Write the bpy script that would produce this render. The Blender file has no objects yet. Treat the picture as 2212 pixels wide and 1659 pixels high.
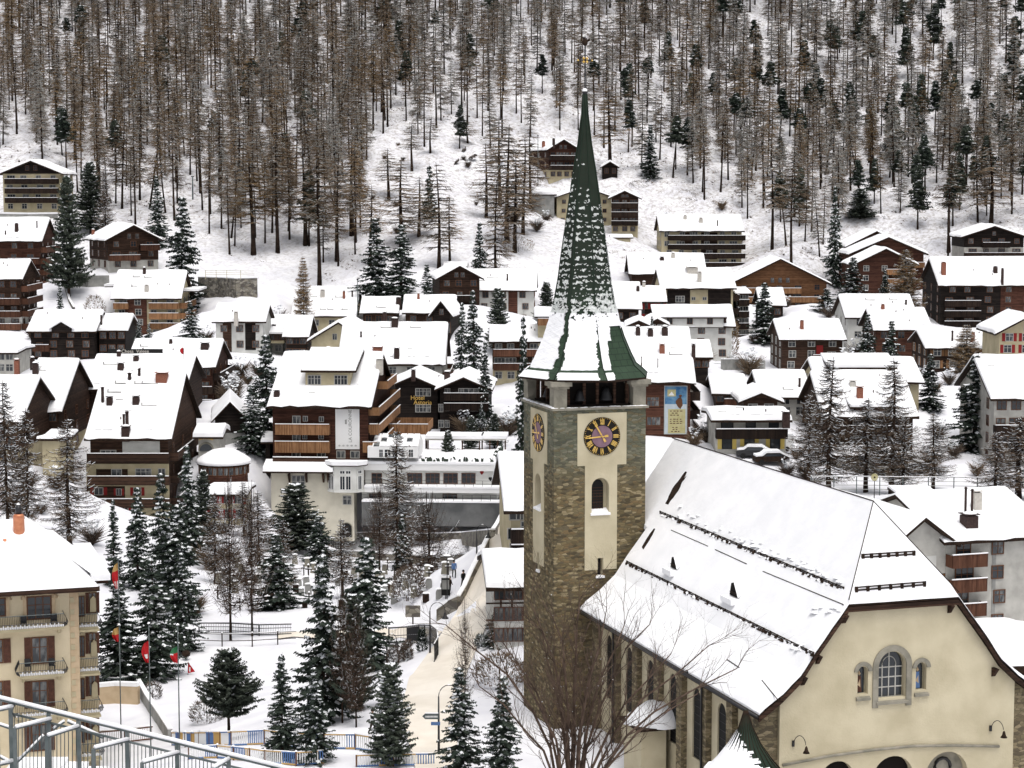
import bpy, math, random
import numpy as np
from mathutils import Vector, Matrix
SC = bpy.context.scene
COL = SC.collection
RND = random.Random(7)
NR = np.random.RandomState(11)
# ------------------------------------------------------------------ camera, sky, sun, exposure
FPX = 4400.0; HY = 397.0; CX = 1106.0; CY = 829.5
PIT = math.atan((CY - HY) / FPX)
cam_d = bpy.data.cameras.new('camera'); cam = bpy.data.objects.new('camera', cam_d); COL.objects.link(cam)
cam_d.sensor_width = 36.0; cam_d.lens = 36.0 * FPX / 2212.0
cam_d.clip_start = 0.5; cam_d.clip_end = 6000.0
cam.location = (0, 0, 0); cam.rotation_euler = (math.pi / 2 - PIT, 0, 0)
SC.camera = cam
SUN_EL = math.radians(72); SUN_AZ = math.radians(160)
world = bpy.data.worlds.new('World'); SC.world = world; world.use_nodes = True
wn = world.node_tree.nodes; wl = world.node_tree.links
bg = wn['Background']; sky = wn.new('ShaderNodeTexSky'); sky.sky_type = 'NISHITA'; sky.sun_disc = False
sky.sun_elevation = SUN_EL; sky.sun_rotation = SUN_AZ; sky.air_density = 1.0; sky.dust_density = 6.0; sky.ozone_density = 1.0
hs = wn.new('ShaderNodeHueSaturation'); hs.inputs['Saturation'].default_value = 0.30
wl.new(sky.outputs[0], hs.inputs['Color']); wl.new(hs.outputs[0], bg.inputs[0]); bg.inputs[1].default_value = 0.13
sl = bpy.data.lights.new('sun', 'SUN'); sl.energy = 1.1; sl.angle = math.radians(40); sl.color = (1.0, 0.975, 0.94)
so = bpy.data.objects.new('sun', sl); COL.objects.link(so)
so.rotation_euler = (math.pi / 2 - SUN_EL, 0, math.pi - SUN_AZ + math.pi) ; so.location = (0, 0, 60)
sd = Vector((math.sin(SUN_AZ) * math.cos(SUN_EL), math.cos(SUN_AZ) * math.cos(SUN_EL), math.sin(SUN_EL)))
so.rotation_euler = sd.to_track_quat('Z', 'Y').to_euler()
SC.view_settings.view_transform = 'Standard'; SC.view_settings.look = 'None'
SC.view_settings.exposure = 0.24; SC.view_settings.gamma = 1.0
try:
    SC.cycles.max_bounces = 5; SC.cycles.diffuse_bounces = 3; SC.cycles.glossy_bounces = 2
    SC.cycles.use_denoising = True
except Exception: pass
# ------------------------------------------------------------------ picture <-> place
cp, sp = math.cos(PIT), math.sin(PIT)
def ray(x, y):
    u = (x - CX) / FPX; v = (CY - y) / FPX
    return np.array([u, cp + v * sp, -sp + v * cp])
def P(x, y, D):
    r = ray(x, y); return r * (D / r[1])
def proj(p):
    zc = p[1] * cp - p[2] * sp; yc = p[1] * sp + p[2] * cp
    return CX + FPX * p[0] / zc, CY - FPX * yc / zc
TH = math.atan(1406 / FPX / 1.005)
E1 = np.array([math.cos(TH), math.sin(TH), 0.0]); E2 = np.array([-math.sin(TH), math.cos(TH), 0.0]); E3 = np.array([0, 0, 1.0])
def on(x, y, ax, val):          # where the sight line meets a plane of the church frame
    r = ray(x, y); q = r * (val / (r @ ax)); return np.array([q @ E1, q @ E2, q[2]])
# ------------------------------------------------------------------ materials
def _nt(name):
    m = bpy.data.materials.new(name); m.use_nodes = True; m.node_tree.nodes['Principled BSDF'].inputs['Specular IOR Level'].default_value = 0.12
    return m, m.node_tree.nodes, m.node_tree.links, m.node_tree.nodes['Principled BSDF']
def mat(name, c1, c2=None, scale=2.0, rough=0.85, bump=0.0, bscale=None, stretch=(1, 1, 1), lo=0.35, hi=0.65, metal=0.0, rnd=0.0, detail=4):
    m, n, l, b = _nt(name); b.inputs['Roughness'].default_value = rough; b.inputs['Specular IOR Level'].default_value = .5 if rough < .5 else .12; b.inputs['Metallic'].default_value = metal
    b.inputs['Base Color'].default_value = (*c1, 1)
    tc = n.new('ShaderNodeTexCoord'); mp = n.new('ShaderNodeMapping'); mp.inputs['Scale'].default_value = stretch
    l.new(tc.outputs['Object'], mp.inputs[0])
    if c2 is not None:
        no = n.new('ShaderNodeTexNoise'); no.inputs['Scale'].default_value = scale; no.inputs['Detail'].default_value = detail
        l.new(mp.outputs[0], no.inputs['Vector'])
        r = n.new('ShaderNodeValToRGB'); r.color_ramp.elements[0].position = lo; r.color_ramp.elements[1].position = hi
        r.color_ramp.elements[0].color = (*c1, 1); r.color_ramp.elements[1].color = (*c2, 1)
        l.new(no.outputs[0], r.inputs[0]); out = r.outputs[0]
        if rnd > 0:
            oi = n.new('ShaderNodeObjectInfo'); mr = n.new('ShaderNodeMapRange')
            mr.inputs['To Min'].default_value = 1 - rnd; mr.inputs['To Max'].default_value = 1 + rnd
            l.new(oi.outputs['Random'], mr.inputs[0]); h = n.new('ShaderNodeHueSaturation')
            l.new(mr.outputs[0], h.inputs['Value']); l.new(out, h.inputs['Color']); out = h.outputs[0]
        l.new(out, b.inputs['Base Color'])
    if bump > 0:
        nb = n.new('ShaderNodeTexNoise'); nb.inputs['Scale'].default_value = bscale or scale * 3; nb.inputs['Detail'].default_value = 5
        l.new(mp.outputs[0], nb.inputs['Vector']); bp = n.new('ShaderNodeBump'); bp.inputs['Strength'].default_value = bump; bp.inputs['Distance'].default_value = 0.1
        l.new(nb.outputs[0], bp.inputs['Height']); l.new(bp.outputs[0], b.inputs['Normal'])
    return m
def timber(name, c1, c2, pitch=0.22, axis='Z'):
    m, n, l, b = _nt(name); b.inputs['Roughness'].default_value = 0.8
    tc = n.new('ShaderNodeTexCoord'); sx = n.new('ShaderNodeSeparateXYZ'); l.new(tc.outputs['Object'], sx.inputs[0])
    mu = n.new('ShaderNodeMath'); mu.operation = 'DIVIDE'; mu.inputs[1].default_value = pitch; l.new(sx.outputs[axis], mu.inputs[0])
    fl = n.new('ShaderNodeMath'); fl.operation = 'FLOOR'; l.new(mu.outputs[0], fl.inputs[0])
    fr = n.new('ShaderNodeMath'); fr.operation = 'FRACT'; l.new(mu.outputs[0], fr.inputs[0])
    wn_ = n.new('ShaderNodeTexWhiteNoise'); wn_.noise_dimensions = '1D'; l.new(fl.outputs[0], wn_.inputs['W'])
    no = n.new('ShaderNodeTexNoise'); no.inputs['Scale'].default_value = 0.9; no.inputs['Detail'].default_value = 6
    mp = n.new('ShaderNodeMapping'); mp.inputs['Scale'].default_value = (1, 1, 4) if axis == 'Z' else (4, 4, 1)
    l.new(tc.outputs['Object'], mp.inputs[0]); l.new(mp.outputs[0], no.inputs['Vector'])
    ad = n.new('ShaderNodeMath'); ad.operation = 'MULTIPLY_ADD'; ad.inputs[1].default_value = 0.4; l.new(wn_.outputs[0], ad.inputs[0]); l.new(no.outputs[0], ad.inputs[2])
    r = n.new('ShaderNodeValToRGB'); r.color_ramp.elements[0].position = 0.42; r.color_ramp.elements[1].position = 0.92
    r.color_ramp.elements[0].color = (*c1, 1); r.color_ramp.elements[1].color = (*c2, 1); l.new(ad.outputs[0], r.inputs[0])
    gp = n.new('ShaderNodeMath'); gp.operation = 'GREATER_THAN'; gp.inputs[1].default_value = 0.12; l.new(fr.outputs[0], gp.inputs[0])
    mx = n.new('ShaderNodeMix'); mx.data_type = 'RGBA'; mx.inputs['A'].default_value = (c1[0] * .35, c1[1] * .35, c1[2] * .35, 1)
    oi = n.new('ShaderNodeObjectInfo'); mr_ = n.new('ShaderNodeMapRange'); mr_.inputs['To Min'].default_value = .62; mr_.inputs['To Max'].default_value = 1.45; l.new(oi.outputs['Random'], mr_.inputs[0])
    hv = n.new('ShaderNodeHueSaturation'); hv.inputs['Saturation'].default_value = .92; l.new(mr_.outputs[0], hv.inputs['Value']); l.new(r.outputs[0], hv.inputs['Color'])
    l.new(gp.outputs[0], mx.inputs['Factor']); l.new(hv.outputs[0], mx.inputs['B']); l.new(mx.outputs['Result'], b.inputs['Base Color'])
    return m
def rubble(name, cols, sc=(1.5, 1.5, 4.2), mortar=(0.10, 0.09, 0.07), zmix=None):
    m, n, l, b = _nt(name); b.inputs['Roughness'].default_value = 0.9
    tc = n.new('ShaderNodeTexCoord'); mp = n.new('ShaderNodeMapping'); mp.inputs['Scale'].default_value = sc; l.new(tc.outputs['Object'], mp.inputs[0])
    ns = n.new('ShaderNodeTexNoise'); ns.inputs['Scale'].default_value = 1.2; l.new(mp.outputs[0], ns.inputs['Vector'])
    va = n.new('ShaderNodeVectorMath'); va.operation = 'MULTIPLY_ADD'; va.inputs[1].default_value = (.35, .35, .35); l.new(ns.outputs['Color'], va.inputs[0]); l.new(mp.outputs[0], va.inputs[2])
    v1 = n.new('ShaderNodeTexVoronoi'); v1.inputs['Scale'].default_value = 1.0; l.new(va.outputs[0], v1.inputs['Vector'])
    v2 = n.new('ShaderNodeTexVoronoi'); v2.feature = 'DISTANCE_TO_EDGE'; v2.inputs['Scale'].default_value = 1.0; l.new(va.outputs[0], v2.inputs['Vector'])
    sx = n.new('ShaderNodeSeparateColor'); l.new(v1.outputs['Color'], sx.inputs[0])
    def ramp(cs):
        r = n.new('ShaderNodeValToRGB'); r.color_ramp.interpolation = 'CONSTANT'; els = r.color_ramp.elements
        while len(els) < len(cs): els.new(0.5)
        for i, c in enumerate(cs): els[i].position = i / len(cs); els[i].color = (*c, 1)
        l.new(sx.outputs[0], r.inputs[0]); return r.outputs[0]
    col = ramp(cols)
    if zmix:
        c2 = ramp(zmix[0]); sz = n.new('ShaderNodeSeparateXYZ'); l.new(tc.outputs['Object'], sz.inputs[0])
        mr = n.new('ShaderNodeMapRange'); mr.inputs['From Min'].default_value = zmix[1]; mr.inputs['From Max'].default_value = zmix[2]; l.new(sz.outputs['Z'], mr.inputs[0])
        mm = n.new('ShaderNodeMix'); mm.data_type = 'RGBA'; l.new(mr.outputs[0], mm.inputs['Factor']); l.new(col, mm.inputs['A']); l.new(c2, mm.inputs['B']); col = mm.outputs['Result']
    nb = n.new('ShaderNodeTexNoise'); nb.inputs['Scale'].default_value = 0.7; nb.inputs['Detail'].default_value = 6; l.new(tc.outputs['Object'], nb.inputs['Vector'])
    mv = n.new('ShaderNodeMapRange'); mv.inputs['To Min'].default_value = 0.55; mv.inputs['To Max'].default_value = 1.45; l.new(nb.outputs[0], mv.inputs[0])
    hh = n.new('ShaderNodeHueSaturation'); l.new(mv.outputs[0], hh.inputs['Value']); l.new(col, hh.inputs['Color'])
    gt = n.new('ShaderNodeMapRange'); gt.inputs['From Min'].default_value = 0.0; gt.inputs['From Max'].default_value = 0.06; l.new(v2.outputs['Distance'], gt.inputs[0])
    mx = n.new('ShaderNodeMix'); mx.data_type = 'RGBA'; mx.inputs['A'].default_value = (*mortar, 1); l.new(gt.outputs[0], mx.inputs['Factor']); l.new(hh.outputs[0], mx.inputs['B'])
    l.new(mx.outputs['Result'], b.inputs['Base Color'])
    bp = n.new('ShaderNodeBump'); bp.inputs['Strength'].default_value = 0.7; bp.inputs['Distance'].default_value = 0.06; l.new(v2.outputs['Distance'], bp.inputs['Height']); l.new(bp.outputs[0], b.inputs['Normal'])
    return m
M = {}
M['snow'] = mat('snow', (0.83, 0.835, 0.85), (0.90, 0.90, 0.91), 0.5, 0.7, 0.55, 1.1)
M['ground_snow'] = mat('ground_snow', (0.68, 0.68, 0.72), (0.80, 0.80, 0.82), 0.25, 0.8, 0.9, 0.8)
M['snow_tree'] = mat('tree_snow', (0.78, 0.80, 0.82), None, 1, 0.8)
M['frost'] = mat('frost', (0.32, 0.32, 0.30), (0.5, 0.5, 0.48), 3, 0.9)
M['brown'] = timber('brown_timber', (0.022, 0.012, 0.008), (0.056, 0.029, 0.018))
M['red'] = timber('red_timber', (0.036, 0.014, 0.009), (0.088, 0.034, 0.020))
M['orange'] = timber('orange_timber', (0.085, 0.036, 0.014), (0.17, 0.078, 0.032))
M['dark'] = timber('dark_timber', (0.007, 0.005, 0.0045), (0.021, 0.015, 0.012))
M['rail_red'] = timber('railing_red', (0.055, 0.022, 0.012), (0.115, 0.048, 0.026), 0.16, 'X')
M['rail_or'] = timber('railing_orange', (0.15, 0.066, 0.025), (0.29, 0.145, 0.06), 0.16, 'X')
M['rail_dk'] = timber('railing_dark', (0.010, 0.006, 0.005), (0.028, 0.017, 0.011), 0.16, 'X')
M['cream'] = mat('cream_stucco', (0.38, 0.33, 0.215), (0.48, 0.42, 0.28), 0.6, 0.9, 0.1, 8, rnd=.05)
M['white'] = mat('white_stucco', (0.50, 0.50, 0.47), (0.62, 0.62, 0.59), 0.6, 0.9, 0.1, 8, rnd=.05)
M['ivory'] = mat('ivory_stucco', (0.52, 0.49, 0.40), (0.62, 0.585, 0.485), 0.5, 0.9, 0.15, 7)
M['hotelcream'] = mat('hotel_cream_stucco', (0.54, 0.46, 0.31), (0.64, 0.55, 0.39), 0.5, 0.9, 0.15, 7, detail=8)
M['shadegrey'] = mat('shaded_concrete', (0.085, 0.088, 0.088), (0.15, 0.152, 0.15), 0.4, 0.9, 0.2, 6)  # grey concrete with the retaining wall's shade put into its colour
M['grey'] = mat('grey_concrete', (0.22, 0.22, 0.21), (0.33, 0.33, 0.31), 0.8, 0.9, 0.2, 6)
M['greywall'] = mat('pale_grey_wall', (0.36, 0.35, 0.32), (0.48, 0.47, 0.43), 0.8, 0.9, 0.1, 6)
M['plaster'] = mat('church_plaster', (0.45, 0.395, 0.27), (0.56, 0.50, 0.355), 0.45, 0.92, 0.2, 9, lo=.36, hi=.64, detail=9)
M['glass'] = mat('window_glass', (0.02, 0.025, 0.03), None, 1, 0.12)
M['wglass'] = mat('curtained_glass', (0.04, 0.045, 0.05), (0.17, 0.175, 0.17), 1.3, 0.25, stretch=(1.6, 1, .6), lo=.45, hi=.6)
M['frame_w'] = mat('white_frame', (0.42, 0.41, 0.38), None, 1, 0.6)
M['frame_b'] = mat('brown_frame', (0.12, 0.055, 0.03), None, 1, 0.6)
M['shut_red'] = mat('red_shutter', (0.22, 0.02, 0.02), None, 1, 0.6)
M['shut_br'] = mat('brown_shutter', (0.075, 0.035, 0.025), (0.11, 0.05, 0.034), 6, 0.7)
M['shut_bl'] = mat('blue_shutter', (0.03, 0.07, 0.28), None, 1, 0.6)
M['shut_y'] = mat('yellow_shutter', (0.55, 0.42, 0.12), None, 1, 0.6)
M['fascia'] = mat('dark_fascia', (0.016, 0.010, 0.007), (0.035, 0.021, 0.014), 3, 0.8)
M['metal'] = mat('dark_metal', (0.03, 0.03, 0.032), None, 1, 0.45, metal=.5)
M['steel'] = mat('galvanised_steel', (0.09, 0.11, 0.11), (0.15, 0.17, 0.17), 4, 0.5, metal=.4)
M['brick'] = mat('brick_chimney', (0.20, 0.075, 0.05), (0.28, 0.12, 0.08), 8, 0.9)
M['chim_d'] = mat('dark_chimney', (0.035, 0.022, 0.02), (0.06, 0.04, 0.035), 6, 0.8)
M['chim_w'] = mat('pale_chimney', (0.45, 0.42, 0.38), (0.55, 0.52, 0.47), 4, 0.9)
M['copper'] = mat('copper', (0.50, 0.17, 0.08), (0.6, 0.24, 0.12), 3, 0.45, metal=.3)
M['stone'] = rubble('rubble_stone', [(.16, .15, .13), (.24, .22, .18), (.11, .10, .09), (.2, .19, .17), (.3, .28, .24)], (1.3, 1.3, 2.2))
M['tower'] = rubble('tower_stone', [(.125, .098, .052), (.18, .142, .076), (.075, .06, .036), (.145, .118, .066), (.27, .22, .13), (.11, .092, .058), (.16, .115, .06)], (2.6, 2.6, 7.0), (0.085, 0.07, 0.045),
                    ([(.11, .115, .08), (.15, .15, .11), (.085, .09, .07), (.13, .135, .10), (.18, .175, .13), (.115, .12, .085), (.15, .13, .08)], 16.6, 19.2))
M['nave'] = rubble('nave_stone', [(.15, .12, .075), (.22, .18, .11), (.11, .09, .06), (.18, .15, .09), (.27, .22, .14)], (2.4, 2.4, 6.2), (0.08, 0.07, 0.05))
M['ashlar'] = mat('pale_ashlar', (0.19, 0.18, 0.145), (0.29, 0.27, 0.22), 1.5, 0.9, 0.3, 5)
M['pink'] = mat('sandstone_quoin', (0.46, 0.35, 0.225), (0.54, 0.42, 0.28), 1.2, 0.9)
M['gold'] = mat('gold_leaf', (0.70, 0.45, 0.10), (0.82, 0.55, 0.16), 5, 0.4, metal=.35)
M['dialblack'] = mat('dial_black', (0.016, 0.014, 0.012), None, 1, 0.6)
M['purple'] = mat('dial_purple', (0.20, 0.12, 0.155), (0.24, 0.15, 0.19), 3, 0.7)
M['white_paint'] = mat('white_paint', (0.75, 0.75, 0.74), None, 1, 0.6)
M['black'] = mat('black_paint', (0.015, 0.015, 0.015), None, 1, 0.6)
M['road'] = mat('gritted_snow_road', (0.68, 0.62, 0.53), (0.80, 0.745, 0.66), 0.3, 0.9, 0.2, 3)
M['needle'] = mat('spruce_needles', (0.022, 0.032, 0.026), (0.052, 0.066, 0.050), 1.2, 0.9, rnd=.25)
M['pine'] = mat('pine_needles', (0.034, 0.045, 0.035), (0.08, 0.092, 0.07), 1.2, 0.9, rnd=.25)
M['larch'] = mat('larch_twigs', (0.115, 0.083, 0.056), (0.225, 0.165, 0.11), 0.25, 0.95, rnd=.35)
M['larch2'] = mat('golden_larch_twigs', (0.16, 0.105, 0.055), (0.26, 0.18, 0.10), 0.3, 0.95, rnd=.25)
M['larchnear'] = mat('larch_branches', (0.065, 0.047, 0.034), (0.155, 0.112, 0.078), 0.8, 0.95, rnd=.15)
M['bark'] = mat('bark', (0.014, 0.009, 0.007), (0.045, 0.029, 0.020), 1.5, 0.95, 0.4, 6, rnd=.3)
M['twig'] = mat('bare_twigs', (0.055, 0.038, 0.029), (0.125, 0.086, 0.064), 2, 0.9)
M['hedge'] = mat('brown_hedge', (0.07, 0.052, 0.04), (0.15, 0.115, 0.09), 3, 0.95)
M['yellow'] = mat('yellow_paint', (0.50, 0.32, 0.12), None, 1, 0.6)
M['blue'] = mat('blue_paint', (0.10, 0.18, 0.36), None, 1, 0.6)
M['flagred'] = mat('flag_red', (0.45, 0.02, 0.025), None, 1, 0.8)
M['flaggreen'] = mat('flag_green', (0.04, 0.16, 0.07), None, 1, 0.8)
M['thin_snow'] = mat('thin_snow', (0.46, 0.49, 0.46), (0.68, 0.70, 0.69), 5, 0.85)
M['rock'] = mat('hillside_rock', (0.035, 0.03, 0.028), (0.12, 0.10, 0.09), 1.5, 0.95, 0.6, 4)
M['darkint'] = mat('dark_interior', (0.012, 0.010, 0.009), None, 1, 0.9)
def litter_shade(m):        # strewn twigs, plus the wood's shade put into the slope's snow colour
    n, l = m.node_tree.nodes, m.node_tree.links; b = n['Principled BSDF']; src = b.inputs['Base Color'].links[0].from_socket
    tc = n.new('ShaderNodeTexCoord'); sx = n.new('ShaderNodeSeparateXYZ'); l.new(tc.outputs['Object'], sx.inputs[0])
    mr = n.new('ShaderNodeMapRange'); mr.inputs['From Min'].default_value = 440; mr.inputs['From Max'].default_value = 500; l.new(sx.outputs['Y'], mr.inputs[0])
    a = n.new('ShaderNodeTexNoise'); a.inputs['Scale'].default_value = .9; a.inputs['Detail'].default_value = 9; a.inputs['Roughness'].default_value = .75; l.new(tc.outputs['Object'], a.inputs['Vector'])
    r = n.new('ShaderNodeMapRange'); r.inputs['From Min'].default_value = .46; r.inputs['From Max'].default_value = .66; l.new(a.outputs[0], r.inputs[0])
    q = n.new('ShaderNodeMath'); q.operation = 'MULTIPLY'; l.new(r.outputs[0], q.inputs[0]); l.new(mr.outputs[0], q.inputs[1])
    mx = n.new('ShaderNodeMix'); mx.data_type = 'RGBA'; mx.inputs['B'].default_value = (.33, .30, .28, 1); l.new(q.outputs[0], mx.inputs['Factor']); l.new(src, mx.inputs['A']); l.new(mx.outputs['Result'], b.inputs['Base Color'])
litter_shade(M['ground_snow'])
def copper_tiles():
    m, n, l, b = _nt('green_copper_tiles'); b.inputs['Roughness'].default_value = 0.6
    tc = n.new('ShaderNodeTexCoord'); sz = n.new('ShaderNodeSeparateXYZ'); l.new(tc.outputs['UV'], sz.inputs[0])
    br = n.new('ShaderNodeTexBrick'); br.inputs['Scale'].default_value = 1.0; br.inputs['Brick Width'].default_value = 0.62; br.inputs['Row Height'].default_value = 0.42
    br.inputs['Mortar Size'].default_value = 0.022; br.inputs['Mortar Smooth'].default_value = 0.2
    l.new(tc.outputs['UV'], br.inputs['Vector'])
    mr = n.new('ShaderNodeMapRange'); mr.inputs['From Min'].default_value = 3.5; mr.inputs['From Max'].default_value = 7.0; l.new(sz.outputs['Y'], mr.inputs[0])
    a = n.new('ShaderNodeMix'); a.data_type = 'RGBA'; a.inputs['A'].default_value = (.034, .058, .036, 1); a.inputs['B'].default_value = (.020, .027, .019, 1); l.new(mr.outputs[0], a.inputs['Factor'])
    no = n.new('ShaderNodeTexNoise'); no.inputs['Scale'].default_value = 1.2; no.inputs['Detail'].default_value = 6; l.new(tc.outputs['Object'], no.inputs['Vector'])
    mv = n.new('ShaderNodeMapRange'); mv.inputs['To Min'].default_value = .7; mv.inputs['To Max'].default_value = 1.3; l.new(no.outputs[0], mv.inputs[0])
    h = n.new('ShaderNodeHueSaturation'); l.new(mv.outputs[0], h.inputs['Value']); l.new(a.outputs['Result'], h.inputs['Color'])
    l.new(h.outputs[0], br.inputs['Color1']); l.new(h.outputs[0], br.inputs['Color2']); br.inputs['Mortar'].default_value = (.018, .03, .02, 1)
    l.new(br.outputs['Color'], b.inputs['Base Color']); return m
M['greenroof'] = copper_tiles()
# ------------------------------------------------------------------ mesh builder
class MB:
    def __init__(s): s.v = []; s.f = []; s.m = []; s.mats = []; s.sm = []
    def mi(s, m):
        if m not in s.mats: s.mats.append(m)
        return s.mats.index(m)
    def face(s, pts, m, smooth=False):
        i = len(s.v); s.v += [tuple(p) for p in pts]; s.f.append(tuple(range(i, i + len(pts)))); s.m.append(s.mi(m)); s.sm.append(smooth)
    def raw(s, vs, fs, m, smooth=False):
        i = len(s.v); s.v += [tuple(p) for p in vs]; k = s.mi(m)
        for f in fs: s.f.append(tuple(i + a for a in f)); s.m.append(k); s.sm.append(smooth)
    def box(s, x0, x1, y0, y1, z0, z1, m):
        v = [(x0, y0, z0), (x1, y0, z0), (x1, y1, z0), (x0, y1, z0), (x0, y0, z1), (x1, y0, z1), (x1, y1, z1), (x0, y1, z1)]
        s.raw(v, [(0, 3, 2, 1), (4, 5, 6, 7), (0, 1, 5, 4), (1, 2, 6, 5), (2, 3, 7, 6), (3, 0, 4, 7)], m)
    def obox(s, c, ax, ay, az, m):      # oriented box: centre, half-axis vectors
        c = np.array(c, float); ax = np.array(ax, float); ay = np.array(ay, float); az = np.array(az, float)
        v = [c + a * ax + b * ay + d * az for d in (-1, 1) for a, b in ((-1, -1), (1, -1), (1, 1), (-1, 1))]
        s.raw(v, [(0, 3, 2, 1), (4, 5, 6, 7), (0, 1, 5, 4), (1, 2, 6, 5), (2, 3, 7, 6), (3, 0, 4, 7)], m)
    def prism(s, poly, axis, a0, a1, m, cap=True):   # polygon in the two other axes, extruded along axis 0/1/2
        def mk(p, a):
            if axis == 0: return (a, p[0], p[1])
            if axis == 1: return (p[0], a, p[1])
            return (p[0], p[1], a)
        n = len(poly); v = [mk(p, a0) for p in poly] + [mk(p, a1) for p in poly]
        fs = [(i, (i + 1) % n, n + (i + 1) % n, n + i) for i in range(n)]
        if cap: fs += [tuple(range(n))[::-1], tuple(range(n, 2 * n))]
        s.raw(v, fs, m)
    def tube(s, pts, rads, m, n=6, smooth=True):
        pts = [np.array(p, float) for p in pts]
        if not hasattr(rads, '__len__'): rads = [rads] * len(pts)
        vs = []; fs = []
        for i, p in enumerate(pts):
            d = pts[min(i + 1, len(pts) - 1)] - pts[max(i - 1, 0)]; d = d / (np.linalg.norm(d) + 1e-9)
            a = np.cross(d, (0, 0, 1.0) if abs(d[2]) < .9 else (1.0, 0, 0)); a /= np.linalg.norm(a); b = np.cross(d, a)
            for k in range(n):
                t = 2 * math.pi * k / n; vs.append(p + rads[i] * (a * math.cos(t) + b * math.sin(t)))
        for i in range(len(pts) - 1):
            for k in range(n):
                k2 = (k + 1) % n; fs.append((i * n + k, i * n + k2, (i + 1) * n + k2, (i + 1) * n + k))
        fs.append(tuple(range(n))[::-1]); fs.append(tuple(range((len(pts) - 1) * n, len(pts) * n)))
        s.raw(vs, fs, m, smooth)
    def lathe(s, prof, m, c=(0, 0), n=16, smooth=True):
        vs = []; fs = []
        for (r, z) in prof:
            for k in range(n):
                t = 2 * math.pi * k / n; vs.append((c[0] + r * math.cos(t), c[1] + r * math.sin(t), z))
        for i in range(len(prof) - 1):
            for k in range(n):
                k2 = (k + 1) % n; fs.append((i * n + k, i * n + k2, (i + 1) * n + k2, (i + 1) * n + k))
        fs.append(tuple(range(n))[::-1]); fs.append(tuple(range((len(prof) - 1) * n, len(prof) * n)))
        s.raw(vs, fs, m, smooth)
    def blob(s, c, rx, ry, rz, m, n=8, rings=4, half=True):   # dome
        prof = []
        vs = []; fs = []; jit = [1 + RND.uniform(-.15, .15) for _ in range(n)]
        for i in range(rings):
            a = (math.pi / 2) * i / rings
            for k in range(n):
                t = 2 * math.pi * k / n; r = math.cos(a) * jit[k]
                vs.append((c[0] + rx * r * math.cos(t), c[1] + ry * r * math.sin(t), c[2] + rz * math.sin(a)))
        top = len(vs); vs.append((c[0], c[1], c[2] + rz))
        for i in range(rings - 1):
            for k in range(n):
                k2 = (k + 1) % n; fs.append((i * n + k, i * n + k2, (i + 1) * n + k2, (i + 1) * n + k))
        for k in range(n): fs.append(((rings - 1) * n + k, (rings - 1) * n + (k + 1) % n, top))
        s.raw(vs, fs, m, True)
    def mesh(s, name):
        me = bpy.data.meshes.new(name); me.from_pydata(s.v, [], s.f); me.update()
        for m in s.mats: me.materials.append(M[m])
        if s.f:
            me.polygons.foreach_set('material_index', s.m); me.polygons.foreach_set('use_smooth', s.sm)
        return me
    def build(s, name, parent=None, loc=None, rz=None):
        o = bpy.data.objects.new(name, s.mesh(name)); COL.objects.link(o)
        if parent is not None: o.parent = parent
        if loc is not None: o.location = loc
        if rz is not None: o.rotation_euler = (0, 0, rz)
        return o
def tag(o, label=None, cat=None, group=None, kind=None):
    if label: o['label'] = label
    if cat: o['category'] = cat
    if group: o['group'] = group
    if kind: o['kind'] = kind
    return o
def empty(name, loc, rz=0.0):
    o = bpy.data.objects.new(name, None); COL.objects.link(o); o.location = loc; o.rotation_euler = (0, 0, rz); o.empty_display_size = .5; return o
def link_mesh(name, me, parent=None, loc=(0, 0, 0), rz=0.0, sc=None):
    o = bpy.data.objects.new(name, me); COL.objects.link(o); o.location = loc; o.rotation_euler = (0, 0, rz)
    if sc is not None: o.scale = sc if hasattr(sc, '__len__') else (sc, sc, sc)
    if parent is not None: o.parent = parent
    return o
def boolean_cut(o, cutter_mb, name='cut'):
    c = cutter_mb.build(name)
    import bmesh
    for q in (o, c):
        bm = bmesh.new(); bm.from_mesh(q.data); bmesh.ops.remove_doubles(bm, verts=bm.verts, dist=1e-5); bmesh.ops.recalc_face_normals(bm, faces=bm.faces); bm.to_mesh(q.data); bm.free()
    c.parent = o.parent; c.matrix_parent_inverse = Matrix.Identity(4); c.location = o.location
    md = o.modifiers.new('b', 'BOOLEAN'); md.operation = 'DIFFERENCE'; md.object = c; md.solver = 'EXACT'
    try: md.material_mode = 'TRANSFER'
    except Exception: pass
    bpy.context.view_layer.update(); dg = bpy.context.evaluated_depsgraph_get()
    me = bpy.data.meshes.new_from_object(o.evaluated_get(dg)); old = o.data
    o.modifiers.clear(); o.data = me; me.name = o.name
    bpy.data.objects.remove(c); return o
def arch_poly(x0, x1, z0, z1, n=10, pointed=False):
    r = (x1 - x0) / 2; cx = (x0 + x1) / 2; pts = [(x0, z0), (x1, z0)]
    for i in range(n + 1):
        t = math.pi * i / n; pts.append((cx + r * math.cos(t), z1 - r + r * math.sin(t)))
    return pts
def text_mesh(txt, size, m, depth=0.03, font_scale=1.0):
    cu = bpy.data.curves.new('lettering', 'FONT'); cu.body = txt; cu.size = size; cu.extrude = depth; cu.align_x = 'CENTER'; cu.align_y = 'CENTER'
    o = bpy.data.objects.new('lettering', cu); COL.objects.link(o); bpy.context.view_layer.update()
    me = bpy.data.meshes.new_from_object(o.evaluated_get(bpy.context.evaluated_depsgraph_get()))
    bpy.data.objects.remove(o); me.materials.clear(); me.materials.append(M[m]); return me
_VT = np.random.RandomState(4).rand(64, 64)
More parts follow.
